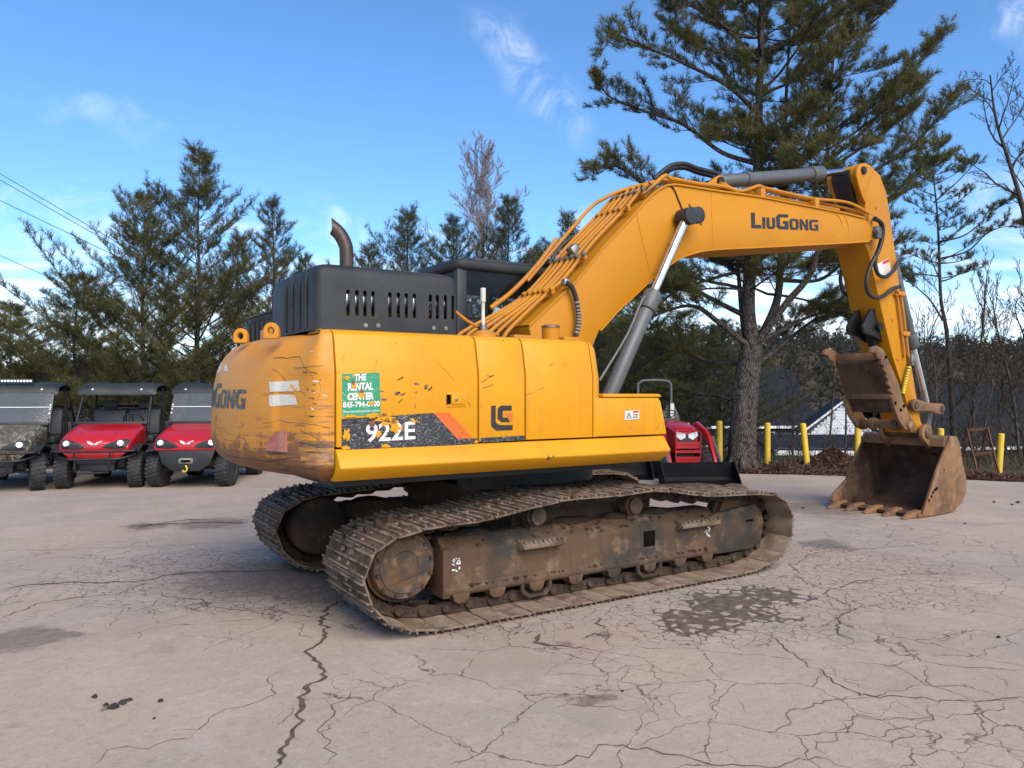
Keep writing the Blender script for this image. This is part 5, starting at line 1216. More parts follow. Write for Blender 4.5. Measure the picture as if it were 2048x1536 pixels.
# ---------------------------------------------------------------- utility vehicles
def camo():
    m = bpy.data.materials.new('camouflage'); m.use_nodes = True; t = NT(m.node_tree); p = t.n['Principled BSDF']; co = t.coord('Object')
    w = t.vm('ADD', co, t.vm('SCALE', t.noise(co, 4, 3, col=True), .25)); w = t.vm('MULTIPLY', w, (3, 14, 5))
    c = t.mix(t.mr(t.noise(w, 1.5, 4), .4, .5), (.20, .175, .13), (.095, .075, .05)); c = t.mix(t.mr(t.noise(w, 2.6, 3), .55, .6), c, (.045, .05, .03)); c = t.mix(t.mr(t.noise(w, 3.4, 2), .62, .66), c, (.36, .33, .27))
    t.put(p.inputs['Base Color'], c); p.inputs['Roughness'].default_value = .4; M['camouflage'] = m
camo()
def make_wheel(parent, x, y, r, w, steer=0.0, n=26):
    d = Vector((-math.sin(steer), math.cos(steer), 0)) * (1 if y > 0 else -1)
    c = Vector((x, y, r))
    ty = MB().lathe([(-w * .5, r * .60), (-w * .5, r * .80), (-w * .42, r * .93), (-w * .3, r * .965), (w * .3, r * .965), (w * .42, r * .93), (w * .5, r * .80), (w * .5, r * .60), (w * .42, r * .56)], c, d, 36)
    sd = d.cross(Vector((0, 0, 1))).normalized()
    for k in range(n):                                       # chunky staggered lugs
        a = 2 * math.pi * k / n; rad = sd * math.cos(a) + Vector((0, 0, math.sin(a))); tan = -sd * math.sin(a) + Vector((0, 0, math.cos(a)))
        for s_, sh_ in ((-1, 0), (1, .5), (0, .25)):
            aa = a + sh_ * 2 * math.pi / n; rad2 = sd * math.cos(aa) + Vector((0, 0, math.sin(aa))); tan2 = -sd * math.sin(aa) + Vector((0, 0, math.cos(aa)))
            m = Matrix((tan2, d, rad2)).transposed()
            ty.obox(c + rad2 * r * (.955 if s_ else .965) + d * s_ * w * .34, r * .13, w * (.26 if s_ else .3), r * .085, m)
    tyre = ty.build('wheel', 'tyre_rubber', parent)
    rm = MB().lathe([(w * .1, r * .10), (w * .25, r * .14), (w * .22, r * .30), (w * .10, r * .45), (w * .34, r * .55), (w * .44, r * .60), (w * .46, r * .57), (w * .2, r * .50)], c, d, 28)
    for k in range(6):
        a = k * math.pi / 3; rad = sd * math.cos(a) + Vector((0, 0, math.sin(a))); rm.tube([c + rad * r * .14 + d * w * .2, c + rad * r * .52 + d * w * .22], r * .05, 6)
    rm.build('rim', 'black_steel', tyre)
    return tyre
def loftbox(rows):                                           # rows: list of equal-length loops
    n = len(rows[0]); b = MB().add([p for r_ in rows for p in r_], [tuple(range(n))[::-1], tuple((len(rows) - 1) * n + i for i in range(n))] + [(j * n + i, j * n + (i + 1) % n, (j + 1) * n + (i + 1) % n, (j + 1) * n + i) for j in range(len(rows) - 1) for i in range(n)])
    return b
def make_utv(loc, heading, body, label, windshield=False, lightbar=False, winch=False, steer=0.0):
    """local frame: +x is the nose, z up"""
    T = tag(empty('utility_vehicle', loc, heading), label, 'utility vehicle')
    r = .305
    for y in (-.585, .585):
        make_wheel(T, .92, y, r, .225, steer); make_wheel(T, -.98, y, r, .25)
    MB().box(-1.35, .95, -.40, .40, .34, .50).box(.55, 1.12, -.28, .28, .30, .46).box(-.45, .50, -.66, .66, .36, .46).build('chassis', 'black_plastic', T, bevel=.02)
    # hood: wide sloping shell, narrowing to a prow
    def loop(x, w, z0, z1, c=.07): return [(x, -w, z0), (x, -w, z1 - c), (x, -w + c * 1.6, z1), (x, w - c * 1.6, z1), (x, w, z1 - c), (x, w, z0)]
    hood = loftbox([loop(.38, .60, .66, 1.10), loop(.55, .60, .62, 1.09), loop(.95, .585, .64, .985), loop(1.16, .575, .65, .90), loop(1.27, .545, .66, .80)]).build('hood', body, T, bevel=.018)
    bv = BVHTree.FromPolygons([v.co for v in hood.data.vertices], [tuple(p.vertices) for p in hood.data.polygons])
    def hx(y, z): h_ = bv.ray_cast(Vector((3, y, z)), Vector((-1, 0, 0))); return h_[0].x if h_[0] else .95
    MB().box(.28, .42, -.62, .62, 1.07, 1.135).build('cowl', 'black_plastic', T, bevel=.02)
    for s_ in (-1, 1):
        oy = [(.12, .715), (.30, .690), (.55, .705), (.565, .80), (.52, .865), (.40, .855), (.22, .79)]; pts = []
        for i in range(7):
            a, b = oy[i], oy[(i + 1) % 7]; pts += [(a[0] + (b[0] - a[0]) * k / 4, a[1] + (b[1] - a[1]) * k / 4) for k in range(4)]
        cyz = (.40, .78); ringz = [[(cyz[0] + (p[0] - cyz[0]) * f_, cyz[1] + (p[1] - cyz[1]) * f_) for p in pts] for f_ in (1.0, .66, .33)]; nn = len(pts); vv = []
        for r_i, rg in enumerate(ringz): vv += [(hx(s_ * y, z) + (.004 if r_i == 0 else .012), s_ * y, z) for y, z in rg]
        vv.append((hx(s_ * cyz[0], cyz[1]) + .012, s_ * cyz[0], cyz[1]))
        hp_ = MB().add(vv, [(j * nn + i, j * nn + (i + 1) % nn, (j + 1) * nn + (i + 1) % nn, (j + 1) * nn + i) for j in range(2) for i in range(nn)] + [(2 * nn + i, 2 * nn + (i + 1) % nn, 3 * nn) for i in range(nn)]).build('lamp_housing', 'black_plastic', T)
        c = Vector((hx(s_ * .42, .785) + .0, s_ * .42, .785)); d = Vector((.92, s_ * .22, .3)).normalized()
        MB().lathe([(-.02, .05), (.012, .052), (.022, .045), (.026, .02)], c + d * .03, d, 18).build('headlight', 'lamp_white', hp_)
        # fender flare
        fl_ = [(x_, s_ * .56, z_) for x_, z_ in ((.45, .62), (.60, .74), (.95, .78), (1.22, .68))]; fo = [(p[0], s_ * .70, p[2] - .02) for p in fl_]
        MB().add(fl_ + fo + [(p[0], p[1], p[2] - .025) for p in fl_ + fo], [(0, 1, 5, 4), (1, 2, 6, 5), (2, 3, 7, 6), (8, 12, 13, 9), (9, 13, 14, 10), (10, 14, 15, 11), (4, 5, 13, 12), (5, 6, 14, 13), (6, 7, 15, 14), (3, 11, 15, 7), (0, 4, 12, 8)]).build('fender', 'black_plastic', T)
        # suspension arm and shock
        MB().bar((.92, s_ * .16, .34), (.95, s_ * .50, .29), .035, .035).bar((.80, s_ * .16, .36), (.90, s_ * .50, .30), .03, .03).build('suspension_arm', 'black_steel', T)
        sp = MB(); a, b = Vector((.98, s_ * .44, .32)), Vector((.90, s_ * .36, .68)); sp.tube([a, b], .018, 8)
        sp.tube([a.lerp(b, k / 60) + Vector((math.cos(k * .9), math.sin(k * .9), 0)) * .035 for k in range(8, 56)], .007, 5); sp.build('shock_absorber', 'black_steel', T)
    for y in (-.27, .27): MB().tube([(hx(y, z) + .0 if z < .99 else .52, y, z) for z in (.80, .86, .92, .97)], .012, 6).build('hood_crease', body, T)
    for s_ in (-1, 1):
        MB().prism([(-.42, .44), (.40, .44), (.46, .60), (.30, .66), (-.35, .64)], s_ * .655 - .02, s_ * .655 + .02, 'y').build('side_panel', 'black_plastic', T, bevel=.015)
        MB().prism([(-1.42, .62), (-1.38, .76), (-1.20, .84), (-.75, .84), (-.55, .74), (-.52, .62), (-.62, .64), (-.80, .74), (-1.15, .74), (-1.32, .66)], s_ * .62 - .09, s_ * .62 + .09, 'y').build('rear_fender', 'black_plastic', T, bevel=.012)
        MB().obox((-.60, s_ * .31, 1.42), .09, .24, .14).build('headrest', 'seat_vinyl', T, bevel=.03)
    # grille under the hood and bumper bars
    g = MB().prism([(-.36, .66), (.36, .66), (.30, .44), (-.30, .44)], 1.14, 1.17, 'x')
    for k in range(5): g.box(1.165, 1.185, -.33, .33, .47 + k * .038, .485 + k * .038)
    g.build('grille', 'black_plastic', T)
    if not winch:
        MB().tube([(1.15, -.66, .675), (1.34, -.60, .665), (1.36, 0, .655), (1.34, .60, .665), (1.15, .66, .675)], .02, 8, smooth=4).tube([(1.18, -.64, .60), (1.36, -.42, .535), (1.37, 0, .53), (1.36, .42, .535), (1.18, .64, .60)], .02, 8, smooth=4).tube([(1.36, -.28, .66), (1.36, -.26, .35), (1.33, -.20, .30), (1.33, .20, .30), (1.36, .26, .35), (1.36, .28, .66)], .017, 8, smooth=4).build('bumper_bar', 'black_steel', T)
        MB().prism([(-.50, .63), (.50, .63), (.40, .54), (-.40, .54)], 1.18, 1.25, 'x').build('lower_fascia', body, T, bevel=.01)
    else:
        MB().prism([(-.48, .66), (.48, .66), (.40, .42), (.22, .30), (-.22, .30), (-.40, .42)], 1.20, 1.28, 'x').build('bumper_plate', 'black_plastic', T, bevel=.02)
        MB().prism(rrect(-.13, .13, .43, .53, .045), 1.275, 1.30, 'x').build('winch_fairlead', 'bare_metal', T, bevel=.01)
        MB().prism(rrect(-.08, .08, .46, .50, .02), 1.295, 1.303, 'x').build('fairlead_slot', 'shadow_black', T)
        MB().tube([(1.30, 0, .40), (1.33, .03, .36), (1.33, .02, .31), (1.32, -.03, .30), (1.32, -.04, .33)], .014, 8, smooth=4).build('winch_hook', 'hose_band_yellow', T)
    # winged emblem
    e = MB(); 
    for s_ in (-1, 1): e.add([(hx(s_ * y, z) + .008, s_ * y, z) for y, z in ((.002, .775), (.05, .815), (.12, .835), (.10, .80), (.035, .765))], [(0, 1, 2, 3, 4)])
    e.build('emblem', 'white_paper', T)
    # cabin: floor, seat, wheel, cage, roof, bed
    MB().box(-.55, .42, -.62, .62, .44, .50).box(-.55, -.10, -.60, .60, .50, .72).build('cabin_floor', 'black_plastic', T, bevel=.02)
    for y0, y1 in ((-.60, -.02), (.02, .60)):
        MB().box(-.55, -.05, y0, y1, .72, .86).build('seat', 'seat_vinyl', T, bevel=.04, seg=3)
        MB().prism([(-.58, .86), (-.46, .86), (-.54, 1.34), (-.64, 1.34)], y0, y1, 'y').build('seat_back', 'seat_vinyl', T, bevel=.035, seg=3)
    MB().box(.22, .36, -.60, .60, .84, 1.08).build('dashboard', 'black_plastic', T, bevel=.03)
    sw = MB(); c = Vector((.12, .30, 1.15)); nrm = Vector((-.75, 0, .65)).normalized(); u_ = Vector((0, 1, 0)); v_ = nrm.cross(u_)
    P = [c + (u_ * math.cos(2 * math.pi * k / 24) + v_ * math.sin(2 * math.pi * k / 24)) * .17 for k in range(25)]; sw.tube(P, .014, 8, caps=False)
    for a in (0.2, 2.9, 4.7): sw.tube([c - nrm * .03, c + (u_ * math.cos(a) + v_ * math.sin(a)) * .17], .010, 6)
    sw.tube([c - nrm * .03, c - nrm * .25], .018, 8); sw.build('steering_wheel', 'black_plastic', T)
    for s_ in (-1, 1):
        MB().tube([(.36, s_ * .62, .95), (.30, s_ * .61, 1.15), (-.02, s_ * .585, 1.70), (-.10, s_ * .58, 1.78), (-.60, s_ * .58, 1.80), (-.68, s_ * .60, 1.74), (-.70, s_ * .64, .60)], .025, 10, smooth=5).build('cage_post', 'black_steel', T)
        MB().tube([(-.69, s_ * .60, 1.55), (-.62, s_ * .2, 1.15)], .008, 6).build('seat_belt', 'black_plastic', T)
    MB().tube([(-.69, -.60, 1.40), (-.69, .60, 1.40)], .022, 8).tube([(-.05, -.585, 1.74), (-.05, .585, 1.74)], .022, 8).tube([(-.66, -.59, 1.77), (-.66, .59, 1.77)], .022, 8).build('cage_crossbar', 'black_steel', T)
    rows = []
    for x_, zc, th in ((.10, 1.66, .05), (.02, 1.765, .06), (-.20, 1.825, .06), (-.50, 1.83, .06), (-.72, 1.79, .05), (-.78, 1.73, .04)):
        rows.append([(x_, -.68, zc - .03), (x_, -.60, zc + .015), (x_, -.34, zc + .03), (x_, -.26, zc + .012), (x_, .26, zc + .012), (x_, .34, zc + .03), (x_, .60, zc + .015), (x_, .68, zc - .03), (x_, .62, zc - .045), (x_, -.62, zc - .045)])
    rf = loftbox(rows).build('roof', 'black_plastic', T, ang=50)
    for y in (-.42, .42): MB().lathe([(0, .02), (.012, .018), (.014, .008)], (.07, y, 1.715), (.8, 0, .6), 10).build('roof_bolt', 'white_paper', rf)
    MB().box(-1.52, -.78, -.66, .66, .66, .70).box(-1.52, -.78, -.70, -.66, .66, 1.02).box(-1.52, -.78, .66, .70, .66, 1.02).box(-.80, -.76, -.70, .70, .66, 1.10).box(-1.54, -1.50, -.70, .70, .66, 1.0).build('cargo_bed', 'black_plastic', T, bevel=.015)
    MB().tube([(-.80, -.70, 1.06), (-.80, -.55, 1.30), (-.80, .55, 1.30), (-.80, .70, 1.06)], .02, 8, smooth=3).build('headboard_rail', 'black_steel', T)
    if windshield:
        a, b = (.34, 1.10), (.035, 1.70); d = Vector((b[0] - a[0], b[1] - a[1])); nn = Vector((-d.y, d.x)).normalized() * -.006
        P = [(a[0] + .03, a[1]), (b[0] + .03, b[1]), (b[0] + .036, b[1] + .002), (a[0] + .036, a[1] + .002)]
        ws_ = MB().prism(P, -.625, .625, 'y').build('windshield', 'windshield', T)
        m_ = Vector(a).lerp(Vector(b), .5); MB().box(m_[0] + .032, m_[0] + .046, -.62, .62, m_[1] - .006, m_[1] + .006).build('windshield_seam', 'lamp_white', ws_)
        for s_ in (-1, 1):
            for t_ in (.12, .3, .42, .55, .92):
                q = Vector(a).lerp(Vector(b), t_); MB().cyl((q[0] + .03, s_ * .60, q[1]), (q[0] + .052, s_ * .60, q[1] + .01), .016, n=8).build('windshield_clamp', 'black_plastic' if t_ in (.12, .92) else 'white_paper', ws_)
    if lightbar:
        lb_ = MB().box(-.06, .02, -.26, .26, 1.835, 1.905).bar((-.02, -.2, 1.78), (-.02, -.2, 1.84), .03, .03).bar((-.02, .2, 1.78), (-.02, .2, 1.84), .03, .03).build('light_bar', 'black_plastic', T, bevel=.008)
        for k in range(10): MB().cyl((.018, -.225 + k * .05, 1.87), (.028, -.225 + k * .05, 1.87), .021, n=10).build('lamp', 'lamp_white', lb_)
    return T
def ground_mid(a, b): p, q = GZ(*a), GZ(*b); return (p + q) / 2, (q - p)
m2, ax2 = ground_mid((137, 977), (265, 973))
hd2 = math.atan2(ax2.y, ax2.x) - math.pi / 2
def place(mid, hd): return (mid.x - .92 * math.cos(hd), mid.y - .92 * math.sin(hd), 0)
h2 = R(-112); make_utv(place(m2, h2), h2, 'red_paint', 'red utility vehicle with open front, black bull bar and no windshield', steer=.12)
p3 = GZ(318, 973); h3 = R(-118); lat3 = Vector((-math.sin(h3), math.cos(h3), 0)); m3 = p3 + lat3 * .585
make_utv(place(m3, h3), h3, 'red_paint', 'red utility vehicle with clear windshield and front winch, half hidden by the counterweight', windshield=True, winch=True, steer=-.1)
p1 = GZ(74, 980); h1 = R(-106); lat1 = Vector((-math.sin(h1), math.cos(h1), 0)); m1 = p1 - lat1 * .585
make_utv(place(m1, h1), h1, 'camouflage', 'camouflage utility vehicle with windshield and roof light bar', windshield=True, lightbar=True, steer=.35)

# ---------------------------------------------------------------- compact tractor with loader
tb = GZ(1472, 967); th = R(-117)                             # right end of its bucket on the ground
fw = Vector((math.cos(th), math.sin(th), 0)); lt = Vector((-math.sin(th), math.cos(th), 0))   # lt: the tractor's left
# bucket right end in view is the tractor's left end; bucket half width .72, front edge 1.05 m ahead of the front axle
c_ = tb - lt * .70 - fw * 1.02
T = tag(empty('compact_tractor', (c_.x, c_.y, 0), th), 'small red tractor with front loader, black bucket and folding roll bar', 'tractor')
for y in (-.42, .42): make_wheel(T, 0, y, .30, .20, n=18)
for y in (-.50, .50): make_wheel(T, -1.45, y, .45, .32, n=20)
MB().box(-1.6, .28, -.18, .18, .32, .58).build('chassis', 'black_steel', T, bevel=.02)
def lp2(x, w, z0, z1, c=.06): return [(x, -w, z0), (x, -w, z1 - c), (x, -w + c, z1), (x, w - c, z1), (x, w, z1 - c), (x, w, z0)]
loftbox([lp2(-.75, .27, .60, 1.10), lp2(-.3, .27, .56, 1.07), lp2(.15, .25, .52, 1.01), lp2(.33, .22, .50, .94)]).build('hood', 'red_paint', T, bevel=.02)
MB().box(.315, .345, -.17, .17, .52, .86).build('grille', 'black_plastic', T, bevel=.01)
for s_ in (-1, 1):
    MB().add([(.365, s_ * .03, .80), (.375, s_ * .03, .87), (.35, s_ * .20, .92), (.34, s_ * .225, .84), (.355, s_ * .12, .755)] + [(.27, s_ * .03, .80), (.27, s_ * .03, .86), (.27, s_ * .20, .90), (.27, s_ * .215, .83), (.27, s_ * .12, .77)], [(0, 1, 2, 3, 4), (0, 5, 6, 1), (1, 6, 7, 2), (2, 7, 8, 3), (3, 8, 9, 4), (4, 9, 5, 0)]).build('headlight', 'lamp_white', T)
    # loader: upright, curved boom, bucket cylinder
    MB().box(-.62, -.46, s_ * .30 - .04, s_ * .30 + .04, .35, 1.05).build('loader_upright', 'red_paint', T, bevel=.015)
    A_ = [(-.56, 1.02), (-.35, 1.08), (.20, .93), (.36, .84), (.82, .26), (.83, .14), (.78, .14), (.72, .26), (.26, .78), (.12, .85), (-.35, .98), (-.54, .92)]
    MB().prism(A_, s_ * .44 - .035, s_ * .44 + .035, 'y').build('loader_arm', 'red_paint', T, bevel=.008)
    MB().tube([(.35, s_ * .50, .80), (.82, s_ * .50, .34)], .026, 10).build('bucket_cylinder', 'grey_steel', T)
    MB().tube([(-.45, s_ * .40, .55), (.05, s_ * .42, .84)], .026, 10).build('lift_cylinder', 'grey_steel', T)
bg_ = MB().tube([(.42, -.24, .36), (.44, -.24, .90), (.40, -.20, .93), (.40, .20, .93), (.44, .24, .90), (.42, .24, .36)], .014, 6)
for z in (.42, .54, .70): bg_.bar((.43, -.24, z), (.43, .24, z), .02, .05)
bg_.box(.40, .43, -.24, .24, .28, .44); bg_.box(.405, .425, -.24, .24, .60, .69); bg_.build('brush_guard', 'red_paint', T)
MB().tube([(.80, -.44, .30), (.80, .44, .30)], .03, 8).build('loader_torque_tube', 'red_paint', T)
BKt = MB().prism([(.86, .38), (.84, .10), (.90, .03), (1.30, .0), (1.30, .012), (.92, .05), (.87, .11), (.885, .38)], -.70, .70, 'y').build('loader_bucket', 'matte_black', T)
for y in (-.70, .685): MB().prism([(.86, .385), (.84, .10), (.90, .02), (1.32, .0), (1.30, .05), (.98, .385)], y, y + .015, 'y').build('bucket_side', 'matte_black', T)
# operator station
MB().box(-1.55, -.65, -.42, .42, .56, .62).build('platform', 'black_plastic', T)
for s_ in (-1, 1): MB().prism([(-1.95, .62), (-1.90, .86), (-1.65, .98), (-1.25, .98), (-1.02, .80), (-1.0, .62)], s_ * .48 - .14, s_ * .48 + .14, 'y').build('fender', 'red_paint', T, bevel=.03)
MB().box(-1.65, -1.25, -.22, .22, .78, .88).prism([(-1.72, .86), (-1.60, .86), (-1.66, 1.25), (-1.74, 1.25)], -.22, .22, 'y').build('seat', 'seat_vinyl', T, bevel=.03)
MB().box(-.85, -.72, -.22, .22, .85, 1.14).build('dashboard', 'black_plastic', T, bevel=.03)
c = Vector((-.92, 0, 1.22)); sw = MB(); P = [c + Vector((.10 * math.sin(k * math.pi / 12) * .5, .17 * math.cos(k * math.pi / 12), .14 * math.sin(k * math.pi / 12) * .6)) for k in range(25)]; sw.tube(P, .013, 6, caps=False).tube([c, (-.78, 0, 1.05)], .016, 6).tube([P[0], c], .009, 5).tube([P[12], c], .009, 5).build('steering_wheel', 'black_plastic', T)
MB().tube([(-1.85, -.37, .62), (-1.85, -.37, 1.72), (-1.85, -.34, 1.86), (-1.85, -.22, 1.92), (-1.85, .22, 1.92), (-1.85, .34, 1.86), (-1.85, .37, 1.72), (-1.85, .37, .62)], .032, 10, smooth=4).build('roll_bar', 'grey_steel', T)
MB().box(-1.81, -1.79, .34, .42, 1.10, 1.42).build('roll_bar_label', 'white_paper', T)
MB().prism([(-.20, 1.22), (.20, 1.22), (.08, 1.50), (-.08, 1.50)], -1.905, -1.895, 'x').build('slow_vehicle_sign', 'grey_steel', T, loc=(0, .38, -.12))
# a second black bucket beside it, seen under the toolbox
q = GZ(1308, 960); B2 = tag(empty('loader_bucket', (q.x, q.y, 0), R(-118)), 'black steel loader bucket on the ground beside the red tractor', 'loader bucket')
MB().prism([(-.45, .50), (-.50, .16), (-.42, .03), (.0, .0), (.0, .014), (-.40, .05), (-.46, .16), (-.42, .50)], -1.35, 0, 'y').build('shell', 'matte_black', B2)
for y in (-1.35, -.02): MB().prism([(-.45, .50), (-.50, .16), (-.42, .02), (.02, .0), (.0, .06), (-.30, .50)], y, y + .02, 'y').build('side_plate', 'matte_black', B2)

# ---------------------------------------------------------------- bollards, frame
bl = [(1439, 922, 842, 0, 'standing closest to the red tractor'), (1535, 933, 846, 0, 'between the big pine trunk and the leaning post'), (1616, 940, 847, 10, 'leaning towards the leaf pile'), (1714, 937, 850, -2, 'with peeling paint behind the leaf pile'), (1882, 938, 857, 0, 'mostly hidden behind the bucket'), (1997, 945, 867, -6, 'beside the rusty angle-iron frame')]
for u, v, vt, lean, txt in bl:
    q = GZ(u, v, -.05); dpt = (q - CAM).dot(VD); h = (v - vt) / F_PX * dpt; r_ = 6.0 / F_PX * dpt
    tp_ = Vector((0, 0, h)) + R0 * (-lean / F_PX * dpt)
    B = MB().tube([Vector((0, 0, -.12)), tp_ * .985], r_, 16); B.tube([tp_ * .98, tp_ * 1.004], [r_, r_ * .72], 16)
    tag(B.build('bollard', 'bollard_yellow', None, loc=(q.x, q.y, q.z), bevel=0), 'yellow painted steel post ' + txt, 'bollard', 'yellow posts along the lot edge')
q = GZ(1965, 948, -.03); dp = (q - CAM).dot(VD); s_ = dp / F_PX
fr = tag(empty('angle_iron_frame', (q.x, q.y, -.04), math.atan2(R0.y, R0.x)), 'rusty angle-iron A-frame stand beside the last yellow post', 'metal frame')
def fp(u, v, dpt=0): return Vector(((u - 1965) * s_, dpt, (948 - v) * s_))
for nm, a, b in (('leg', fp(1956, 952), fp(1934, 858)), ('leg', fp(1998, 948), fp(1975, 855)), ('leg', fp(1980, 948, .45), fp(1973, 857)), ('leg', fp(1938, 946, .5), fp(1936, 859)), ('rail', fp(1934, 858), fp(1975, 855)), ('rail', fp(1950, 906), fp(1983, 903)), ('rail', fp(1966, 948, .3), fp(1998, 948))):
    d = (b - a).normalized(); n_ = d.cross(Vector((0, 1, 0))).normalized()
    m = MB().bar(a, b, .05, .008, (0, 1, 0)) if False else MB().bar(a, b, .045, .007, n_).bar(a + Vector((0, .0225, 0)) - n_ * .02, b + Vector((0, .0225, 0)) - n_ * .02, .007, .045, n_)
    m.build(nm, 'rust_frame', fr)

# ---------------------------------------------------------------- houses below the lot
def house(u0, u1, v_ridge, v_eave, depth, rot, label, gable_front=False, wall='siding_grey', zg=-3.2):
    uc = (u0 + u1) / 2; c = AT(uc, 783, depth); zr, ze = AT(uc, v_ridge, depth).z, AT(uc, v_eave, depth).z
    w = (u1 - u0) / F_PX * depth
    H = tag(empty('house', (c.x, c.y, zg), math.atan2(R0.y, R0.x) + rot), label, 'house')
    zr -= zg; ze -= zg; D = 4.5
    if gable_front:                                          # gable wall faces the lot
        MB().prism([(-w / 2 + .3, 0), (w / 2 - .3, 0), (w / 2 - .3, ze), (0, zr - .18), (-w / 2 + .3, ze)], 0, 2 * D, 'y').build('wall', wall, H)
        for s_ in (-1, 1):
            P = [(0, zr), (0, zr - .2), (s_ * w / 2, ze - .25), (s_ * w / 2, ze - .05)]
            rf = MB().prism(P, -.12, 2 * D + .4, 'y').build('roof', 'roof_shingle', H)
            MB().prism([(0, zr - .03), (0, zr - .17), (s_ * w / 2, ze - .22), (s_ * w / 2, ze - .08)], -.17, -.125, 'y').build('rake_board', 'siding_white', rf)
        k = MB()
        for i in range(18):
            z = ze - .1 + i * .16; hw = (w / 2 - .4) * max(0, (zr - .3 - z)) / max(zr - ze, .01)
            if hw > .1: k.box(-min(hw, w / 2 - .4), min(hw, w / 2 - .4), -.03, -.004, z, z + .15)
        k.build('clapboard', 'siding_white', H)
        MB().box(-.45, .45, -.06, -.035, ze + .2, ze + .9).build('gable_vent', 'siding_grey', H) if zr - ze > 3 else None
    else:                                                    # long roof slope faces the lot
        MB().box(-w / 2 + .3, w / 2 - .3, 0.0, 2 * D, 0, ze).build('wall', wall, H)
        for s_ in (0, 1):
            P = [(D, zr), (D, zr - .18), (-.5, ze - .25), (-.5, ze - .06)] if s_ == 0 else [(D, zr), (D, zr - .18), (2 * D + .5, ze - .25), (2 * D + .5, ze - .06)]
            rf = MB().prism(P, -w / 2, w / 2, 'x').build('roof', 'roof_shingle', H)
        MB().box(-w / 2, w / 2, -.62, -.505, ze - .26, ze - .06).build('gutter', 'siding_white', H)
        for i in range(5):
            x = -w / 2 + w * (i + .5) / 5; f_ = MB().box(x - .55, x + .55, -.05, .03, ze - 1.7, ze - .55).build('window', 'siding_white', H); MB().box(x - .47, x + .47, -.07, -.052, ze - 1.62, ze - .63).build('pane', 'window_dark', f_)
    return H
house(1598, 1772, 800, 870, 42, R(-20), 'house with white clapboard gable and dark shingle roof behind the yellow posts', True)
house(1545, 1790, 880, 897, 34, R(-4), 'low dark-roofed shed with white gutter in front of the white gable', False, zg=-3.0)
house(1835, 2320, 768, 888, 46, R(10), 'long house with broad dark shingle roof behind the rusty frame', False)
house(1300, 1640, 735, 850, 62, R(5), 'far dark-roofed house behind the big pine trunk', False)

# ---------------------------------------------------------------- trees
rng = np.random.default_rng(5)
def tuft_template(n=20, L=.12, w=.011, ax=.10, tilt=(25, 62)):
    v = np.zeros((n, 3, 3))
    for k in range(n):
        a = k * 2.399; t = math.radians(rng.uniform(*tilt)); z0 = ax * (k / n)
        d = np.array([math.sin(t) * math.cos(a), math.sin(t) * math.sin(a), math.cos(t)])
        s = np.cross(d, rng.normal(size=3)); s /= np.linalg.norm(s)
        l = L * rng.uniform(.8, 1.15); b = np.array([0, 0, z0])
        v[k, 0] = b + s * w * .5; v[k, 1] = b - s * w * .5; v[k, 2] = b + d * l
    return v.reshape(-1, 3)
def tufts(pos, dirs, scale, n=20, L=.12, w=.011, nvar=6):
    pos, dirs, scale = np.array(pos), np.array(dirs), np.array(scale)
    dirs = dirs / np.linalg.norm(dirs, axis=1, keepdims=True)
    up = np.where(np.abs(dirs[:, 2:3]) < .9, np.array([[0, 0, 1.]]), np.array([[1., 0, 0]]))
    x = np.cross(up, dirs); x /= np.linalg.norm(x, axis=1, keepdims=True); y = np.cross(dirs, x)
    th = rng.uniform(0, 6.28, len(pos))[:, None]; x2 = x * np.cos(th) + y * np.sin(th); y2 = np.cross(dirs, x2)
    temps = [tuft_template(n, L, w) for _ in range(nvar)]; out = []
    for k in range(nvar):
        m = np.arange(len(pos)) % nvar == k
        if not m.any(): continue
        T_ = temps[k]; B = np.stack([x2[m], y2[m], dirs[m]], axis=1)           # (N,3 basis,3)
        out.append((np.einsum('vj,njk->nvk', T_, B) * scale[m][:, None, None] + pos[m][:, None, :]).reshape(-1, 3))
    v = np.concatenate(out); return v, np.arange(len(v)).reshape(-1, 3)
def bez(p0, p1, p2, n):
    t = np.linspace(0, 1, n)[:, None]; return (1 - t) ** 2 * p0 + 2 * t * (1 - t) * p1 + t * t * p2
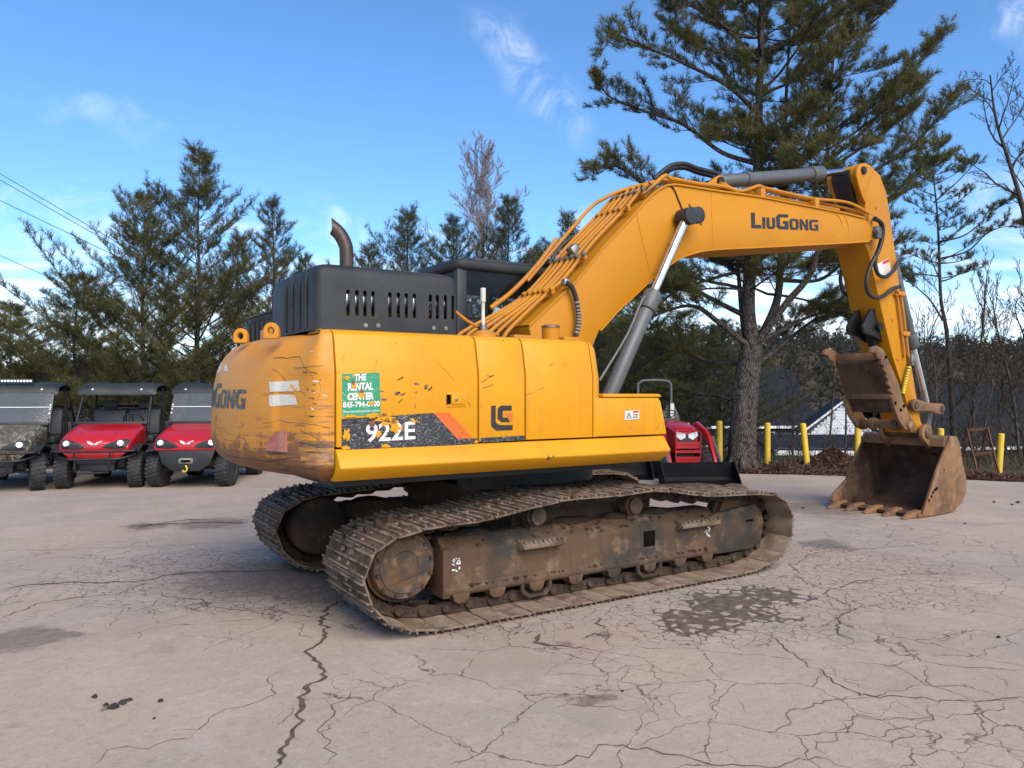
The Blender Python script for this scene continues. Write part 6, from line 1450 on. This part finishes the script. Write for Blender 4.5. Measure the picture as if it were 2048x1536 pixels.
def pine_parts(h, spread, z_lo, whorl=.48, per=5, rise=.35, seed=1, dens=1.0, tuft_s=1.0, trunk=None, r0=None, sag=0.0, shape='cone', wood=None, P=None, D=None, S=None, lean_fn=None, bare=.35, twmin=.03):
    """returns wood MB and tuft arrays; a white-pine habit: whorls of limbs, brushes of needles on the outer parts"""
    g = np.random.default_rng(seed); wood = wood or MB(); P = [] if P is None else P; D = [] if D is None else D; S = [] if S is None else S
    r0 = r0 or h * .013
    path = trunk or [Vector((math.sin(k * .9 + seed) * .04 * h * .1, math.cos(k * 1.3 + seed) * .03 * h * .1, h * k / 12)) for k in range(13)]
    path = sm(path, 3); wood.tube(path, [r0 * (1 - .93 * (i / (len(path) - 1)) ** .9) for i in range(len(path))], 9)
    zs_ = [p.z for p in path]; ztop = zs_[-1]
    def at(z):
        for i in range(len(path) - 1):
            if path[i + 1].z >= z: return path[i].lerp(path[i + 1], (z - path[i].z) / max(path[i + 1].z - path[i].z, 1e-6))
        return path[-1]
    z = z_lo
    while z < ztop - .12:
        f = (z - z_lo) / (ztop - z_lo)
        if shape == 'cone': L0 = spread * ((1 - f) ** 1.0) * (.55 + .45 * min(1, f * 5 + .4)) + .12
        else: L0 = spread * (1 - f) ** .45 * (.75 + .25 * math.sin(f * 9 + seed)) + .2
        a0 = g.uniform(0, 6.28)
        for b in range(per):
            if g.uniform() < .12: continue
            a = a0 + 6.283 * b / per + g.normal(0, .25); L = L0 * g.uniform(.38, 1.32)
            base = np.array(at(z + g.normal(0, .06))); rs_ = rise + .20 * f + g.normal(0, .12)
            hd = np.array([math.cos(a), math.sin(a), 0]); end = base + hd * L + np.array([0, 0, L * rs_ - sag * L * (1 - f)])
            mid = base + hd * L * .5 + np.array([0, 0, L * rs_ * .28 + g.normal(0, .04) * L])
            n = max(5, int(L / .22)); C = bez(base, mid, end, n)
            wood.tube([Vector(q) for q in C], [max(r0 * .34 * (L / (spread + .3)) * (1 - .85 * i / (n - 1)), .006) for i in range(n)], 5, caps=False)
            # secondary twigs
            nt = int((5 + L * 8.5) * dens)
            for k in range(nt):
                t = bare + (1 - bare) * (k + g.uniform()) / nt if L > .6 else .15 + .85 * (k + g.uniform()) / nt
                i = min(int(t * (n - 1)), n - 2); q = C[i] + (C[i + 1] - C[i]) * (t * (n - 1) - i)
                dr = C[i + 1] - C[i]; dr /= np.linalg.norm(dr); sd = np.cross(dr, [0, 0, 1.]); sd /= max(np.linalg.norm(sd), 1e-6)
                sg = 1 if k % 2 else -1; tl = (.20 + .30 * L * (1 - t) * .6) * g.uniform(.6, 1.3)
                td = dr * g.uniform(.5, .9) + sd * sg * g.uniform(.4, 1.0) + np.array([0, 0, g.uniform(.15, .7)]); td /= np.linalg.norm(td)
                e = q + td * tl
                if tl > .18: wood.tube([Vector(q), Vector(e)], [.006, .003], 3, caps=False)
                m = 2 + int(tl / .13)
                for j in range(m):
                    s = (j + .6) / m; pp = q + td * tl * s + g.normal(0, .02, 3)
                    dd = td * .9 + g.normal(0, .38, 3) + np.array([0, 0, .42]); P.append(pp); D.append(dd); S.append(g.uniform(.75, 1.25) * tuft_s)
        z += whorl * g.uniform(.75, 1.25) * (1 - .35 * f)
    tip = np.array(path[-1])
    for k in range(10): P.append(tip - np.array([0, 0, .05 * k]) + g.normal(0, .02, 3)); D.append(np.array([g.normal(0, .3), g.normal(0, .3), 1.0])); S.append(tuft_s)
    return wood, P, D, S
def finish_tree(name, label, cat, wood, P, D, S, loc, matn='pine_needles', bark='bark', group=None, nn=20, L=.12, w=.011, rz=0.0, scale=1.0):
    T = tag(empty(name, loc, rz), label, cat, group); T.scale = (scale,) * 3
    wood.build('trunk', bark, T, ang=60)
    if P:
        v, f = tufts(P, D, S, nn, L, w); raw('crown', v, f, matn, T)
    return T
def clone_tree(src, loc, rz, scale, label):
    T = dup(src); T.location = loc; T.rotation_euler.z = rz; T.scale = (scale[0], scale[0], scale[1]) if isinstance(scale, tuple) else (scale,) * 3; T['label'] = label
    for ch in list(src.children): dup(ch, T)
    return T
def foot(u, depth, dz=0.0):
    p = AT(u, 783, depth); return (p.x, p.y, terrain(p.x, p.y) - .05 + dz)
def top_z(v, depth): return CAM.z + (783 - v) / F_PX * depth

# --- the big multi-stemmed white pine at the lot edge
bp = GZ(1483, 938); dep = (bp - CAM).dot(VD)
def bpx(u, v, back=0.0): p = AT(u, v, dep + back); return Vector((p.x - bp.x, p.y - bp.y, p.z))
wood = MB(); P, D, S = [], [], []
butt = [Vector((0, 0, -.2)), bpx(1484, 900), bpx(1487, 840), bpx(1492, 780), bpx(1500, 720), bpx(1504, 690)]
wood.tube(sm(butt, 5), [.34, .33, .31, .30, .295, .29, .285, .28, .275, .272, .27, .268, .265, .262, .26, .258, .255, .252, .25, .245, .24, .236, .232, .228, .225, .22], 36)
for i_ in range(len(wood.v)):                                # roughen: plated, uneven butt
    p_ = Vector(wood.v[i_]); a_ = i_ % 36 / 36 * 6.283; s_ = 1 + .035 * math.sin(a_ * 7 + p_.z * 2.1) + .03 * math.sin(a_ * 13 - p_.z * 5.0) + random.uniform(-.02, .02); c_ = sm(butt, 5)[i_ // 36]; wood.v[i_] = tuple(c_ + (p_ - c_) * s_)
for k in range(7):
    a = k * .9 + .3; wood.tube([Vector((.20 * math.cos(a), .20 * math.sin(a), .35)), Vector((.34 * math.cos(a), .34 * math.sin(a), .08)), Vector((.52 * math.cos(a), .52 * math.sin(a), -.08))], [.07, .09, .05], 7, smooth=3)
stems = [([(1504, 690), (1496, 620), (1500, 540), (1510, 430), (1516, 300), (1520, 150), (1526, 0), (1532, -160), (1536, -330)], 0, .17, 3.9, 1.0),
         ([(1506, 700), (1535, 650), (1556, 590), (1562, 500), (1566, 380), (1570, 240), (1578, 90), (1586, -60)], .5, .115, 2.9, .85),
         ([(1500, 705), (1570, 610), (1625, 540), (1648, 430), (1655, 300), (1662, 160), (1680, 20), (1690, -90)], -.6, .085, 2.9, .8),
         ([(1498, 710), (1486, 640), (1478, 560), (1470, 470), (1462, 380)], .9, .085, 2.4, .7)]
# limbs carry side boughs, boughs carry needle brushes
def bough(q, td, tl, g, sc=1.0):
    n = 4; pts = [q]; d = td.copy()
    for _ in range(n): d = d + g.normal(0, .13, 3) + np.array([0, 0, .05]); d /= np.linalg.norm(d); pts.append(pts[-1] + d * tl / n)
    wood.tube([Vector(p) for p in pts], [.004 + .007 * tl, .003], 3, caps=False)
    m = max(3, int(tl / .075))
    for j in range(m):
        t = .22 + .78 * (j + g.uniform()) / m; i = min(int(t * n), n - 1); p = pts[i] + (pts[i + 1] - pts[i]) * (t * n - i); dd = pts[i + 1] - pts[i]; dd /= np.linalg.norm(dd)
        sd = np.cross(dd, [0, 0, 1.]); sd /= max(np.linalg.norm(sd), 1e-6); w_ = dd * .8 + sd * g.choice((-1, 1)) * g.uniform(.2, 1.1) + np.array([0, 0, g.uniform(-.05, .65)]); w_ /= np.linalg.norm(w_)
        l = g.uniform(.05, .20); k = 1 + int(l / .07)
        for e in range(k): P.append(p + w_ * l * (e + .5) / k + g.normal(0, .012, 3)); D.append(w_ + g.normal(0, .25, 3) + np.array([0, 0, .25])); S.append(g.uniform(.75, 1.2) * sc)
def limb(px, backs, r_, dens=8.6, seed=0, bare=.22, side=.85, jit=.05):
    g = np.random.default_rng(seed + 900); C = sm([bpx(u, v, b) + Vector(g.normal(0, jit, 3)) for (u, v), b in zip(px, backs)], 6); n = len(C)
    wood.tube(C, [max(r_ * (1 - .9 * i / (n - 1)), .01) for i in range(n)], 6, caps=False)
    C = [np.array(c) for c in C]; L = sum(np.linalg.norm(C[i + 1] - C[i]) for i in range(n - 1)); nt = int(L * dens)
    for k in range(nt):
        t = bare + (1 - bare) * (k + g.uniform()) / nt; i = min(int(t * (n - 1)), n - 2); q = C[i] + (C[i + 1] - C[i]) * (t * (n - 1) - i)
        dr = C[i + 1] - C[i]; dr /= np.linalg.norm(dr); sd = np.cross(dr, [0, 0, 1.]); sd /= np.linalg.norm(sd)
        tl = (.28 + side * (1 - t) ** .7) * g.uniform(.45, 1.35); td = dr * g.uniform(.5, 1.0) + sd * (1 if k % 2 else -1) * g.uniform(.4, 1.0) + np.array([0, 0, g.uniform(-.10, .50)]); td /= np.linalg.norm(td)
        bough(q, td, tl, g)
    bough(C[-1], (C[-1] - C[-2]) / np.linalg.norm(C[-1] - C[-2]), .35, g)
def auto_limbs(pts, z0, spr, per, whorl, seed, r_, ztop=None):
    g = np.random.default_rng(seed); path = sm(pts, 4); zt = path[-1].z; z = z0
    wood.tube(path, [r_ * (1 - .9 * (i / (len(path) - 1))) for i in range(len(path))], 9, caps=False)
    while z < zt - .1:
        i = max(j for j in range(len(path)) if path[j].z <= z or j == 0); q = path[i]; f = (z - z0) / (zt - z0); a0 = g.uniform(0, 6.28)
        for b in range(per):
            if g.uniform() < .2: continue
            a = a0 + 6.283 * b / per + g.normal(0, .3); L = (spr * (1 - f) ** .5 * (.75 + .25 * math.sin(f * 11 + seed)) + .25) * g.uniform(.5, 1.15); up = .18 + .5 * f + g.normal(0, .12)
            C = [np.array(q)]; d = np.array([math.cos(a), math.sin(a), up * .4])
            n = max(5, int(L / .3))
            for k in range(n): d = d + g.normal(0, .10, 3) + np.array([0, 0, up * .13]); d /= np.linalg.norm(d); C.append(C[-1] + d * L / n)
            wood.tube([Vector(c) for c in C], [max(.014 * L * (1 - .85 * k / n), .007) for k in range(n + 1)], 5, caps=False)
            nt = int(L * 8.6)
            for k in range(nt):
                t = .28 + .72 * (k + g.uniform()) / nt; i2 = min(int(t * n), n - 1); qq = C[i2] + (C[i2 + 1] - C[i2]) * (t * n - i2); dr = (C[i2 + 1] - C[i2]) / np.linalg.norm(C[i2 + 1] - C[i2]); sd = np.cross(dr, [0, 0, 1.]); sd /= np.linalg.norm(sd)
                td = dr * g.uniform(.5, 1) + sd * (1 if k % 2 else -1) * g.uniform(.4, 1) + np.array([0, 0, g.uniform(-.1, .5)]); td /= np.linalg.norm(td); bough(qq, td, (.25 + .35 * L * (1 - t) ** .8) * g.uniform(.5, 1.3), g)
            bough(C[-1], d, .3, g)
        z += whorl * g.uniform(.7, 1.3)
for si, (px, back, r_, spr_, dn) in enumerate(stems):
    pts = [bpx(u, v, back * min(1, i / 2)) for i, (u, v) in enumerate(px)]
    auto_limbs(pts, pts[2].z - .3 + .3 * si, spr_, 4 if si == 0 else 3, .62, 40 + si, r_)
limb([(1500, 540), (1440, 480), (1360, 420), (1280, 370), (1230, 345), (1205, 350)], [0, -.3, -.7, -1.0, -1.1, -1.2], .06, seed=1)
limb([(1512, 330), (1440, 300), (1360, 250), (1280, 220), (1215, 190), (1200, 160)], [0, .2, .3, .4, .4, .4], .06, seed=2)
limb([(1515, 220), (1450, 170), (1380, 120), (1300, 90), (1230, 75), (1208, 85)], [0, -.3, -.7, -1.0, -1.1, -1.2], .055, seed=3)
limb([(1518, 120), (1450, 60), (1400, 20), (1350, 5), (1330, -10)], [0, .3, .6, .8, .9], .05, seed=4)
limb([(1655, 330), (1730, 260), (1800, 190), (1850, 120), (1870, 85)], [-.6, -.8, -1, -1.1, -1.2], .05, seed=5)
limb([(1650, 420), (1740, 350), (1820, 290), (1880, 240), (1912, 205)], [-.6, -.5, -.4, -.3, -.2], .055, seed=6)
limb([(1575, 160), (1650, 60), (1720, 0), (1790, -30), (1830, -60)], [.5, .4, .3, .2, .1], .05, seed=7)
limb([(1640, 480), (1720, 430), (1790, 380), (1840, 340), (1870, 330)], [-.6, -.2, .2, .6, .8], .05, seed=8)
limb([(1665, 120), (1730, 60), (1780, 10), (1810, -40)], [-.6, -.6, -.6, -.6], .045, seed=9)
limb([(1495, 640), (1420, 600), (1350, 560), (1290, 560), (1230, 590)], [0, .5, 1.0, 1.4, 1.6], .07, seed=10, bare=.25)
limb([(1496, 700), (1440, 650), (1380, 610), (1310, 620), (1240, 660)], [0, -.3, -.5, -.5, -.4], .075, seed=11, bare=.3)
limb([(1500, 730), (1420, 720), (1340, 700), (1260, 740), (1200, 780)], [0, .8, 1.5, 2.0, 2.2], .06, seed=12, bare=.25)
limb([(1490, 800), (1420, 790), (1350, 800), (1280, 830)], [0, .9, 1.8, 2.4], .05, seed=13, bare=.25)
limb([(1500, 700), (1560, 660), (1640, 620), (1700, 640), (1740, 650)], [0, .6, 1.2, 1.6, 1.9], .06, seed=14, bare=.3)
limb([(1500, 740), (1560, 700), (1620, 650), (1690, 620), (1750, 610)], [0, 1.0, 2.0, 2.6, 3.0], .055, seed=15, bare=.3)
limb([(1560, 560), (1640, 560), (1700, 520), (1760, 540), (1800, 560)], [.5, 1.2, 1.8, 2.2, 2.4], .055, seed=17)
BIG = finish_tree('pine_tree', 'tall multi-stemmed white pine with thick grey trunk beside the yellow posts', 'pine tree', wood, P, D, S, (bp.x, bp.y, 0), nn=13, L=.135, w=.0105)

# --- the row of pines along the back of the lot
def young(h, spread, seed, **k):
    return pine_parts(h, spread, h * .06, whorl=.40, per=5, rise=.66, seed=seed, **k)
def put_pine(u, v, depth, spread, seed, label, matn='pine_needles', dens=.62, **k):
    f = foot(u, depth); h = top_z(v, depth) - f[2]
    w, P, D, S = young(h, spread, seed, dens=dens, tuft_s=1.15, **k)
    return finish_tree('pine_tree', label, 'pine tree', w, P, D, S, f, matn, nn=12, L=.135, w=.0098, rz=seed)
A1 = put_pine(396, 302, 21.0, 3.5, 1, 'tallest young pine with pointed top behind the red utility vehicles', dens=.86)
A2 = put_pine(285, 385, 20.2, 3.6, 2, 'broad bushy pine just left of the tallest young pine', dens=.86)
A3 = put_pine(545, 408, 23.5, 2.6, 3, 'slim open pine between the tallest young pine and the exhaust stack', 'pine_needles_cool', dens=.7)
A4 = put_pine(475, 470, 25.0, 2.2, 4, 'short pine filling the gap behind the counterweight', 'pine_needles_cool', dens=.7)
clone_tree(A2, foot(150, 19.6), 2.2, (.98, .68), 'leaning pine under the power lines with long low branches')
clone_tree(A1, foot(20, 21.5), 1.1, (1.0, .52), 'low pine behind the camouflage utility vehicle')
clone_tree(A2, foot(-120, 21.0), 4.1, (1.1, .56), 'dark pine at the far end of the row, past the camouflage vehicle')
clone_tree(A4, foot(610, 27.0), .7, (1.0, 1.0), 'small pine just behind the engine hood')
B1 = put_pine(815, 425, 26.0, 3.6, 7, 'bushy pine behind the engine hood and exhaust stack', 'pine_needles_cool', dens=.75)
B2_ = put_pine(1015, 392, 27.0, 3.2, 8, 'upright pine growing in front of the bare birch', 'pine_needles_cool', dens=.7)
clone_tree(B1, foot(735, 27.5), 1.9, (.95, .92), 'pine directly behind the exhaust stack')
clone_tree(B2_, foot(905, 28.0), 2.6, (1.0, .97), 'pine behind the cab roof')
clone_tree(B1, foot(1135, 27.0), 3.3, (.9, 1.03), 'pine behind the boom foot pipes')
clone_tree(B2_, foot(1080, 29.0), 4.4, (1.0, .88), 'thin pine between the birch and the boom')
clone_tree(A1, foot(1275, 25.5), 5.0, (1.0, .78), 'dark evergreen in the shade behind the boom cylinder')
clone_tree(A2, foot(1370, 27.5), .5, (1.1, .80), 'dark evergreen behind the tractor roll bar')
clone_tree(A4, foot(1445, 24.5), 2.9, (1.0, .62), 'low evergreen behind the big pine trunk')
clone_tree(A1, foot(1220, 33.0), 2.0, (1.15, .88), 'evergreen deep in the wood behind the toolbox')

# --- sapling pine with bent stem at the right
sp0 = GZ(1908, 930, -.3); dS = (sp0 - CAM).dot(VD)
def spx(u, v, b=0): p = AT(u, v, dS + b); return Vector((p.x - sp0.x, p.y - sp0.y, p.z + .3))
w = MB(); P, D, S = [], [], []
pts = [spx(u, v) for u, v in [(1910, 945), (1906, 850), (1900, 740), (1893, 660), (1882, 600), (1878, 500), (1874, 420), (1866, 340), (1868, 275)]]
wood_keep = wood; wood = w
pine_parts(0, 1.35, spx(1880, 560).z, whorl=.42, per=4, rise=.30, seed=77, dens=.5, tuft_s=1.05, trunk=pts, r0=.085, shape='round', wood=w, P=P, D=D, S=S, bare=.45)
def limb2(px, r_, seed): 
    global bpx
    k = bpx; bpx = spx; limb(px, [0, .1, .2, .3, .3], r_, seed=seed, bare=.40, side=.3, dens=4.5); bpx = k
limb2([(1876, 480), (1920, 470), (1960, 450), (1990, 420), (2015, 405)], .03, 31); limb2([(1878, 520), (1930, 500), (1975, 470), (2010, 450), (2040, 455)], .03, 32); limb2([(1868, 400), (1900, 380), (1925, 350), (1940, 335), (1948, 325)], .022, 33)
limb2([(1888, 640), (1860, 600), (1835, 570), (1815, 555), (1800, 550)], .03, 34)
finish_tree('pine_sapling', 'thin crooked pine sapling rising behind the arm and bucket', 'pine tree', w, P, D, S, (sp0.x, sp0.y, -.3), 'pine_needles', 'bark_twig', nn=15, L=.12, w=.0125)
wood = wood_keep

# --- bare trees
def bare_tree(base, path, r0, seed, label, levels=3, nb=9, spread=1.0, bark='bark_twig', up=.5, start=.3, name='bare_tree', cat='bare tree', tw=.004):
    g = random.Random(seed); b = MB()
    path = sm([Vector(p) for p in path], 4)
    def grow(C, r_, lev):
        n = len(C); b.tube(C, [max(r_ * (1 - .82 * i / (n - 1)), tw) for i in range(n)], 7 if lev == 0 else (5 if lev == 1 else 3), caps=False)
        if lev >= levels: return
        L = sum((C[i + 1] - C[i]).length for i in range(n - 1)); k = nb if lev == 0 else max(3, int(nb * .62))
        for j in range(k):
            t = start + (1 - start) * (j + g.random()) / k if lev == 0 else .2 + .8 * (j + g.random()) / k
            i = min(int(t * (n - 1)), n - 2); q = C[i].lerp(C[i + 1], t * (n - 1) - i); d = (C[i + 1] - C[i]).normalized()
            s_ = d.orthogonal().normalized(); s_.rotate(Matrix.Rotation(g.uniform(0, 6.283), 3, d)); l = L * (1 - t * .55) * g.uniform(.28, .52) * (spread if lev == 0 else .9)
            dd = (d * g.uniform(.5, 1.0) + s_ * g.uniform(.6, 1.0) + Vector((0, 0, up * .5))).normalized()
            m = 5; pts = [q]; cur = dd.copy()
            for _ in range(m):
                cur = (cur + Vector((g.gauss(0, .16), g.gauss(0, .16), g.gauss(.06 * up * 2, .12)))).normalized(); pts.append(pts[-1] + cur * l / m)
            rr = r_ * (1 - .82 * t) * .62; grow(pts, max(rr, tw * 1.4), lev + 1)
    grow(path, r0, 0)
    T = tag(empty(name, base), label, cat); b.build('trunk', bark, T, ang=70); return T
def bt(pxs, depth, r0, seed, label, **k):
    base = AT(pxs[0][0], pxs[0][1], depth); base = Vector((base.x, base.y, terrain(base.x, base.y) - .1)); pts = [Vector((0, 0, 0))]
    for i, (u, v) in enumerate(pxs): p = AT(u, v, depth); pts.append(Vector((p.x, p.y, p.z)) - base)
    return bare_tree(base, pts, r0, seed, label, **k)
bt([(968, 650), (966, 560), (963, 470), (960, 410), (962, 345)], 29, .07, 5, 'pale leafless birch with fine upright twigs rising above the cab roof', bark='birch_bark', nb=34, spread=.72, up=.85, start=.22, name='birch_tree', tw=.0035)
bt([(2075, 800), (2066, 650), (2052, 450), (2020, 330), (1992, 240), (1980, 150)], 19, .10, 6, 'tall leafless tree with crooked bare branches right of the pine sapling', nb=15, spread=.55, up=.3, start=.35, tw=.005)
bt([(2110, 800), (2080, 550), (2065, 350), (2050, 180)], 21, .10, 16, 'second tall leafless tree close to the crooked bare one', nb=13, spread=.5, up=.5, tw=.005)
bt([(1945, 900), (1950, 780), (1965, 660), (1970, 590), (1975, 540)], 20, .05, 7, 'slim leafless sapling between the bucket and the rusty frame', nb=12, spread=.8, up=.8, tw=.004)
bt([(2040, 950), (2030, 820), (2010, 720), (1990, 640), (1985, 580)], 19, .05, 8, 'forked leafless sapling behind the last yellow post', nb=12, spread=.85, up=.8, tw=.004)
bt([(1868, 900), (1860, 780), (1850, 690), (1848, 620)], 22, .04, 9, 'spindly leafless sapling showing between arm and pine sapling', nb=11, spread=.8, up=.8, tw=.004)
bt([(1655, 930), (1664, 820), (1668, 740), (1672, 660)], 18.5, .035, 10, 'thin dark sapling standing behind the leaf pile', nb=11, spread=.5, up=.4, tw=.004)
bt([(1690, 930), (1692, 830), (1690, 740), (1694, 670)], 18.8, .035, 12, 'straight dark sapling right behind the leaf pile', nb=10, spread=.5, up=.4, tw=.004)
bt([(1585, 930), (1588, 820), (1580, 740)], 20.5, .03, 13, 'short brushy sapling between the upright and the leaning post', nb=12, spread=.9, up=.5, tw=.004)
bt([(1925, 950), (1935, 860), (1960, 790), (1950, 740)], 18.5, .03, 14, 'low crooked sapling just behind the bucket', nb=13, spread=1.0, up=.6, tw=.004)
bt([(2025, 960), (2020, 880), (2000, 830), (2010, 790)], 17.5, .025, 15, 'low brushy sapling right of the rusty frame', nb=13, spread=1.1, up=.5, tw=.0035)
bt([(1515, 930), (1512, 850), (1516, 800)], 18.0, .03, 17, 'broken grey stump-like sapling touching the big pine trunk', nb=5, spread=.5, up=.2, tw=.005)

# thicket of thin saplings on the bank
gs = random.Random(71); srcs = []
for k in range(3):
    h = 4.2; pts = [Vector((gs.gauss(0, .05) * i, gs.gauss(0, .05) * i, h * i / 6)) for i in range(7)]
    t_ = bare_tree(Vector((0, 0, -50)), pts, .03, 80 + k, 'thin leafless sapling in the thicket on the bank behind the posts', nb=14, spread=.85, up=.7, start=.25, name='bare_sapling', tw=.0035); t_['group'] = 'saplings in the thicket'; srcs.append(t_)
spots = [(1775, 19), (1800, 24), (1830, 21), (1845, 27), (1862, 19.5), (1885, 25), (1930, 21.5), (1955, 27), (1972, 19), (1990, 23), (2012, 20.5), (2035, 26), (2050, 19.5), (2075, 22), (2100, 25), (1560, 24), (1585, 22), (1745, 25), (1420, 21), (1390, 24)]
for k, (u, d) in enumerate(spots):
    src = srcs[k % 3]; t_ = src if k < 3 else dup(src)
    if k >= 3: dup(src.children[0], t_)
    t_.location = foot(u, d); t_.rotation_euler.z = gs.uniform(0, 6.28); s_ = gs.uniform(.7, 1.25); t_.scale = (s_ * gs.uniform(.8, 1.3), s_, s_ * (1.0 if u > 1750 else .8))
# --- low brush, litter and wooded hill (uncountable)
def leaf_quads(N, fn, size, seed, flat=.3):
    g = np.random.default_rng(seed); c = np.array([fn(g) for _ in range(N)]); a = g.uniform(0, 6.28, N); s = size * g.uniform(.5, 1.3, N)
    nx = np.stack([np.cos(a), np.sin(a), g.normal(0, flat, N)], 1); ny = np.stack([-np.sin(a), np.cos(a), g.normal(0, flat, N)], 1)
    v = np.stack([c - nx * s[:, None], c + ny * s[:, None] * .55, c + nx * s[:, None], c - ny * s[:, None] * .55], 1).reshape(-1, 3)
    return v, np.arange(len(v)).reshape(-1, 4)
def litter(g):
    u = g.uniform(1425, 2120); t = abs(g.normal(0, .55)); p = GZ(u, 944 + (u - 1450) * .030 if u > 1450 else 944); q = p + V0 * (t - .12)
    hump = .10 * math.exp(-((u - 1585) / 45) ** 2) + .07 * math.exp(-((u - 1960) / 70) ** 2)
    return np.array([q.x, q.y, .0 + hump * min(1, t * 2) * g.uniform(.3, 1.2) + (.05 * g.uniform() * min(1, t * 3)) - .10 * max(0, t - 1.2)])
v, f = leaf_quads(15000, litter, .035, 3, .5); tag(raw('leaf_litter', v, f, 'dead_leaves'), 'brown dead leaves and twigs strewn along the lot edge', 'leaf litter', kind='stuff')
pc = GZ(1678, 938, 0)
def pile(g):
    a = g.uniform(0, 6.28); r_ = abs(g.normal(0, .45)); x, y = r_ * math.cos(a) * 1.15, r_ * math.sin(a) * .7
    q = Vector((pc.x, pc.y, 0)) + R0 * x + V0 * (y + .35); return np.array([q.x, q.y, max(0, .36 * math.exp(-(r_ / .42) ** 2) * g.uniform(.75, 1.1)) + .01])
v, f = leaf_quads(5000, pile, .045, 4, .9); tag(raw('leaf_pile', v, f, 'dead_leaves'), 'mound of reddish brown leaves beside the leaning yellow post', 'leaf pile')
def grass_at(g):
    u = g.uniform(-250, 2300); d = 17.0 + 14 * g.uniform() ** 1.6; p = AT(u, 783, d); return np.array([p.x, p.y, terrain(p.x, p.y) + .02])
N = 16000; g = np.random.default_rng(9); c = np.array([grass_at(g) for _ in range(N)])
hgt = g.uniform(.10, .38, N); a = g.uniform(0, 6.28, N); ld = np.stack([np.cos(a), np.sin(a), np.zeros(N)], 1); wd_ = np.stack([-np.sin(a), np.cos(a), np.zeros(N)], 1) * .010
v = np.stack([c - wd_, c + wd_, c + ld * (hgt * g.uniform(.2, .9, N))[:, None] + np.array([0, 0, 1]) * hgt[:, None]], 1).reshape(-1, 3)
tag(raw('dry_grass', v, np.arange(len(v)).reshape(-1, 3), 'dry_grass'), 'dry grass and weeds on the bank behind the lot', 'grass', kind='stuff')
br = MB(); gb = random.Random(21)
for k in range(760):
    u = gb.choice((gb.uniform(1180, 2150), gb.uniform(-200, 620), gb.uniform(1750, 2150))); d = gb.uniform(17.8, 30); p = AT(u, 783, d); z0 = terrain(p.x, p.y); h = gb.uniform(.5, 2.1); q = Vector((p.x, p.y, z0 - .05)); pts = [q]
    dr = Vector((gb.gauss(0, .45), gb.gauss(0, .45), 1)).normalized()
    for _ in range(5): dr = (dr + Vector((gb.gauss(0, .18), gb.gauss(0, .18), gb.gauss(0, .08)))).normalized(); pts.append(pts[-1] + dr * h / 5)
    br.tube(pts, [.011, .002], 3, caps=False)
    for _ in range(6):
        i = gb.randrange(1, 5); e = pts[i] + Vector((gb.gauss(0, .3), gb.gauss(0, .3), gb.uniform(.05, .45))) * h * .5; br.tube([pts[i], pts[i].lerp(e, .5) + Vector((0, 0, .03)), e], [.006, .002], 3, caps=False)
tag(br.build('brush', 'bark_twig', ang=80), 'tangle of leafless brush on the bank behind the lot', 'brush', kind='stuff')
# wooded hillside: thousands of small ragged crowns
g = np.random.default_rng(12); P, D, S = [], [], []
for k in range(5200):
    l = g.uniform(-260, 300); d = 70 + 235 * g.uniform() ** .8
    p = CAM + V0 * d + R0 * l; z = terrain(p.x, p.y); h = g.uniform(3.5, 7.5) * (1.0 if d > 110 else .75)
    for j in range(7): f = (j + .5) / 7; P.append(np.array([p.x, p.y, z + h * f]) + g.normal(0, .8 * (1.15 - f), 3)); D.append(g.normal(0, .8, 3) + np.array([0, 0, .9])); S.append(h * .9 * (1.1 - f * .6))
v, f = tufts(P, D, S, 12, .34, .055); tag(raw('hillside_woods', v, f, 'hill_trees'), 'distant wooded hillside in winter brown and dull green', 'woods', kind='stuff')

# grit and small stones scattered over the pavement
gg = random.Random(33); gr_ = MB()
for k in range(1500):
    u, v = gg.uniform(-50, 2100), 950 + 600 * gg.random() ** 1.3; q = GZ(u, v)
    if -2.3 < q.x < 2.3 and -1.6 < q.y < 1.6: continue
    s_ = gg.choice((.0015, .002, .0025, .003, .004)); m_ = Matrix.Rotation(gg.uniform(0, 6), 3, 'Z'); n_ = 5
    rim = [q + m_ @ Vector((s_ * math.cos(i * 1.257) * gg.uniform(.6, 1.3), s_ * math.sin(i * 1.257) * gg.uniform(.6, 1.3), 0)) for i in range(n_)]; gr_.add(rim + [q + Vector((0, 0, s_ * .8))], [(i, (i + 1) % n_, n_) for i in range(n_)])
tag(gr_.build('grit', 'grit_stone', ang=30), 'grit and small stones scattered over the pavement', 'grit', kind='stuff')

# --- overhead wires at the left
for (u0, v0, u1, v1, sg, txt) in ((-60, 312, 260, 500, .25, 'uppermost overhead wire crossing behind the young pines'), (-60, 325, 265, 512, .25, 'overhead wire running just below the uppermost one'), (-60, 372, 190, 492, .2, 'single overhead wire midway down to the pines'), (-60, 484, 200, 600, .2, 'lowest overhead wire entering the pines')):
    a, b = AT(u0, v0, 34), AT(u1, v1, 30); b2 = b + (b - a) * 1.2; a2 = a - (b - a) * 2.0; pts = []
    for k in range(25): t = k / 24; q = a2.lerp(b2, t); pts.append(q - Vector((0, 0, sg * 0 + .0)))
    tag(MB().tube(pts, .014, 5).build('power_line', 'wire_black'), txt, 'power line', 'overhead wires')
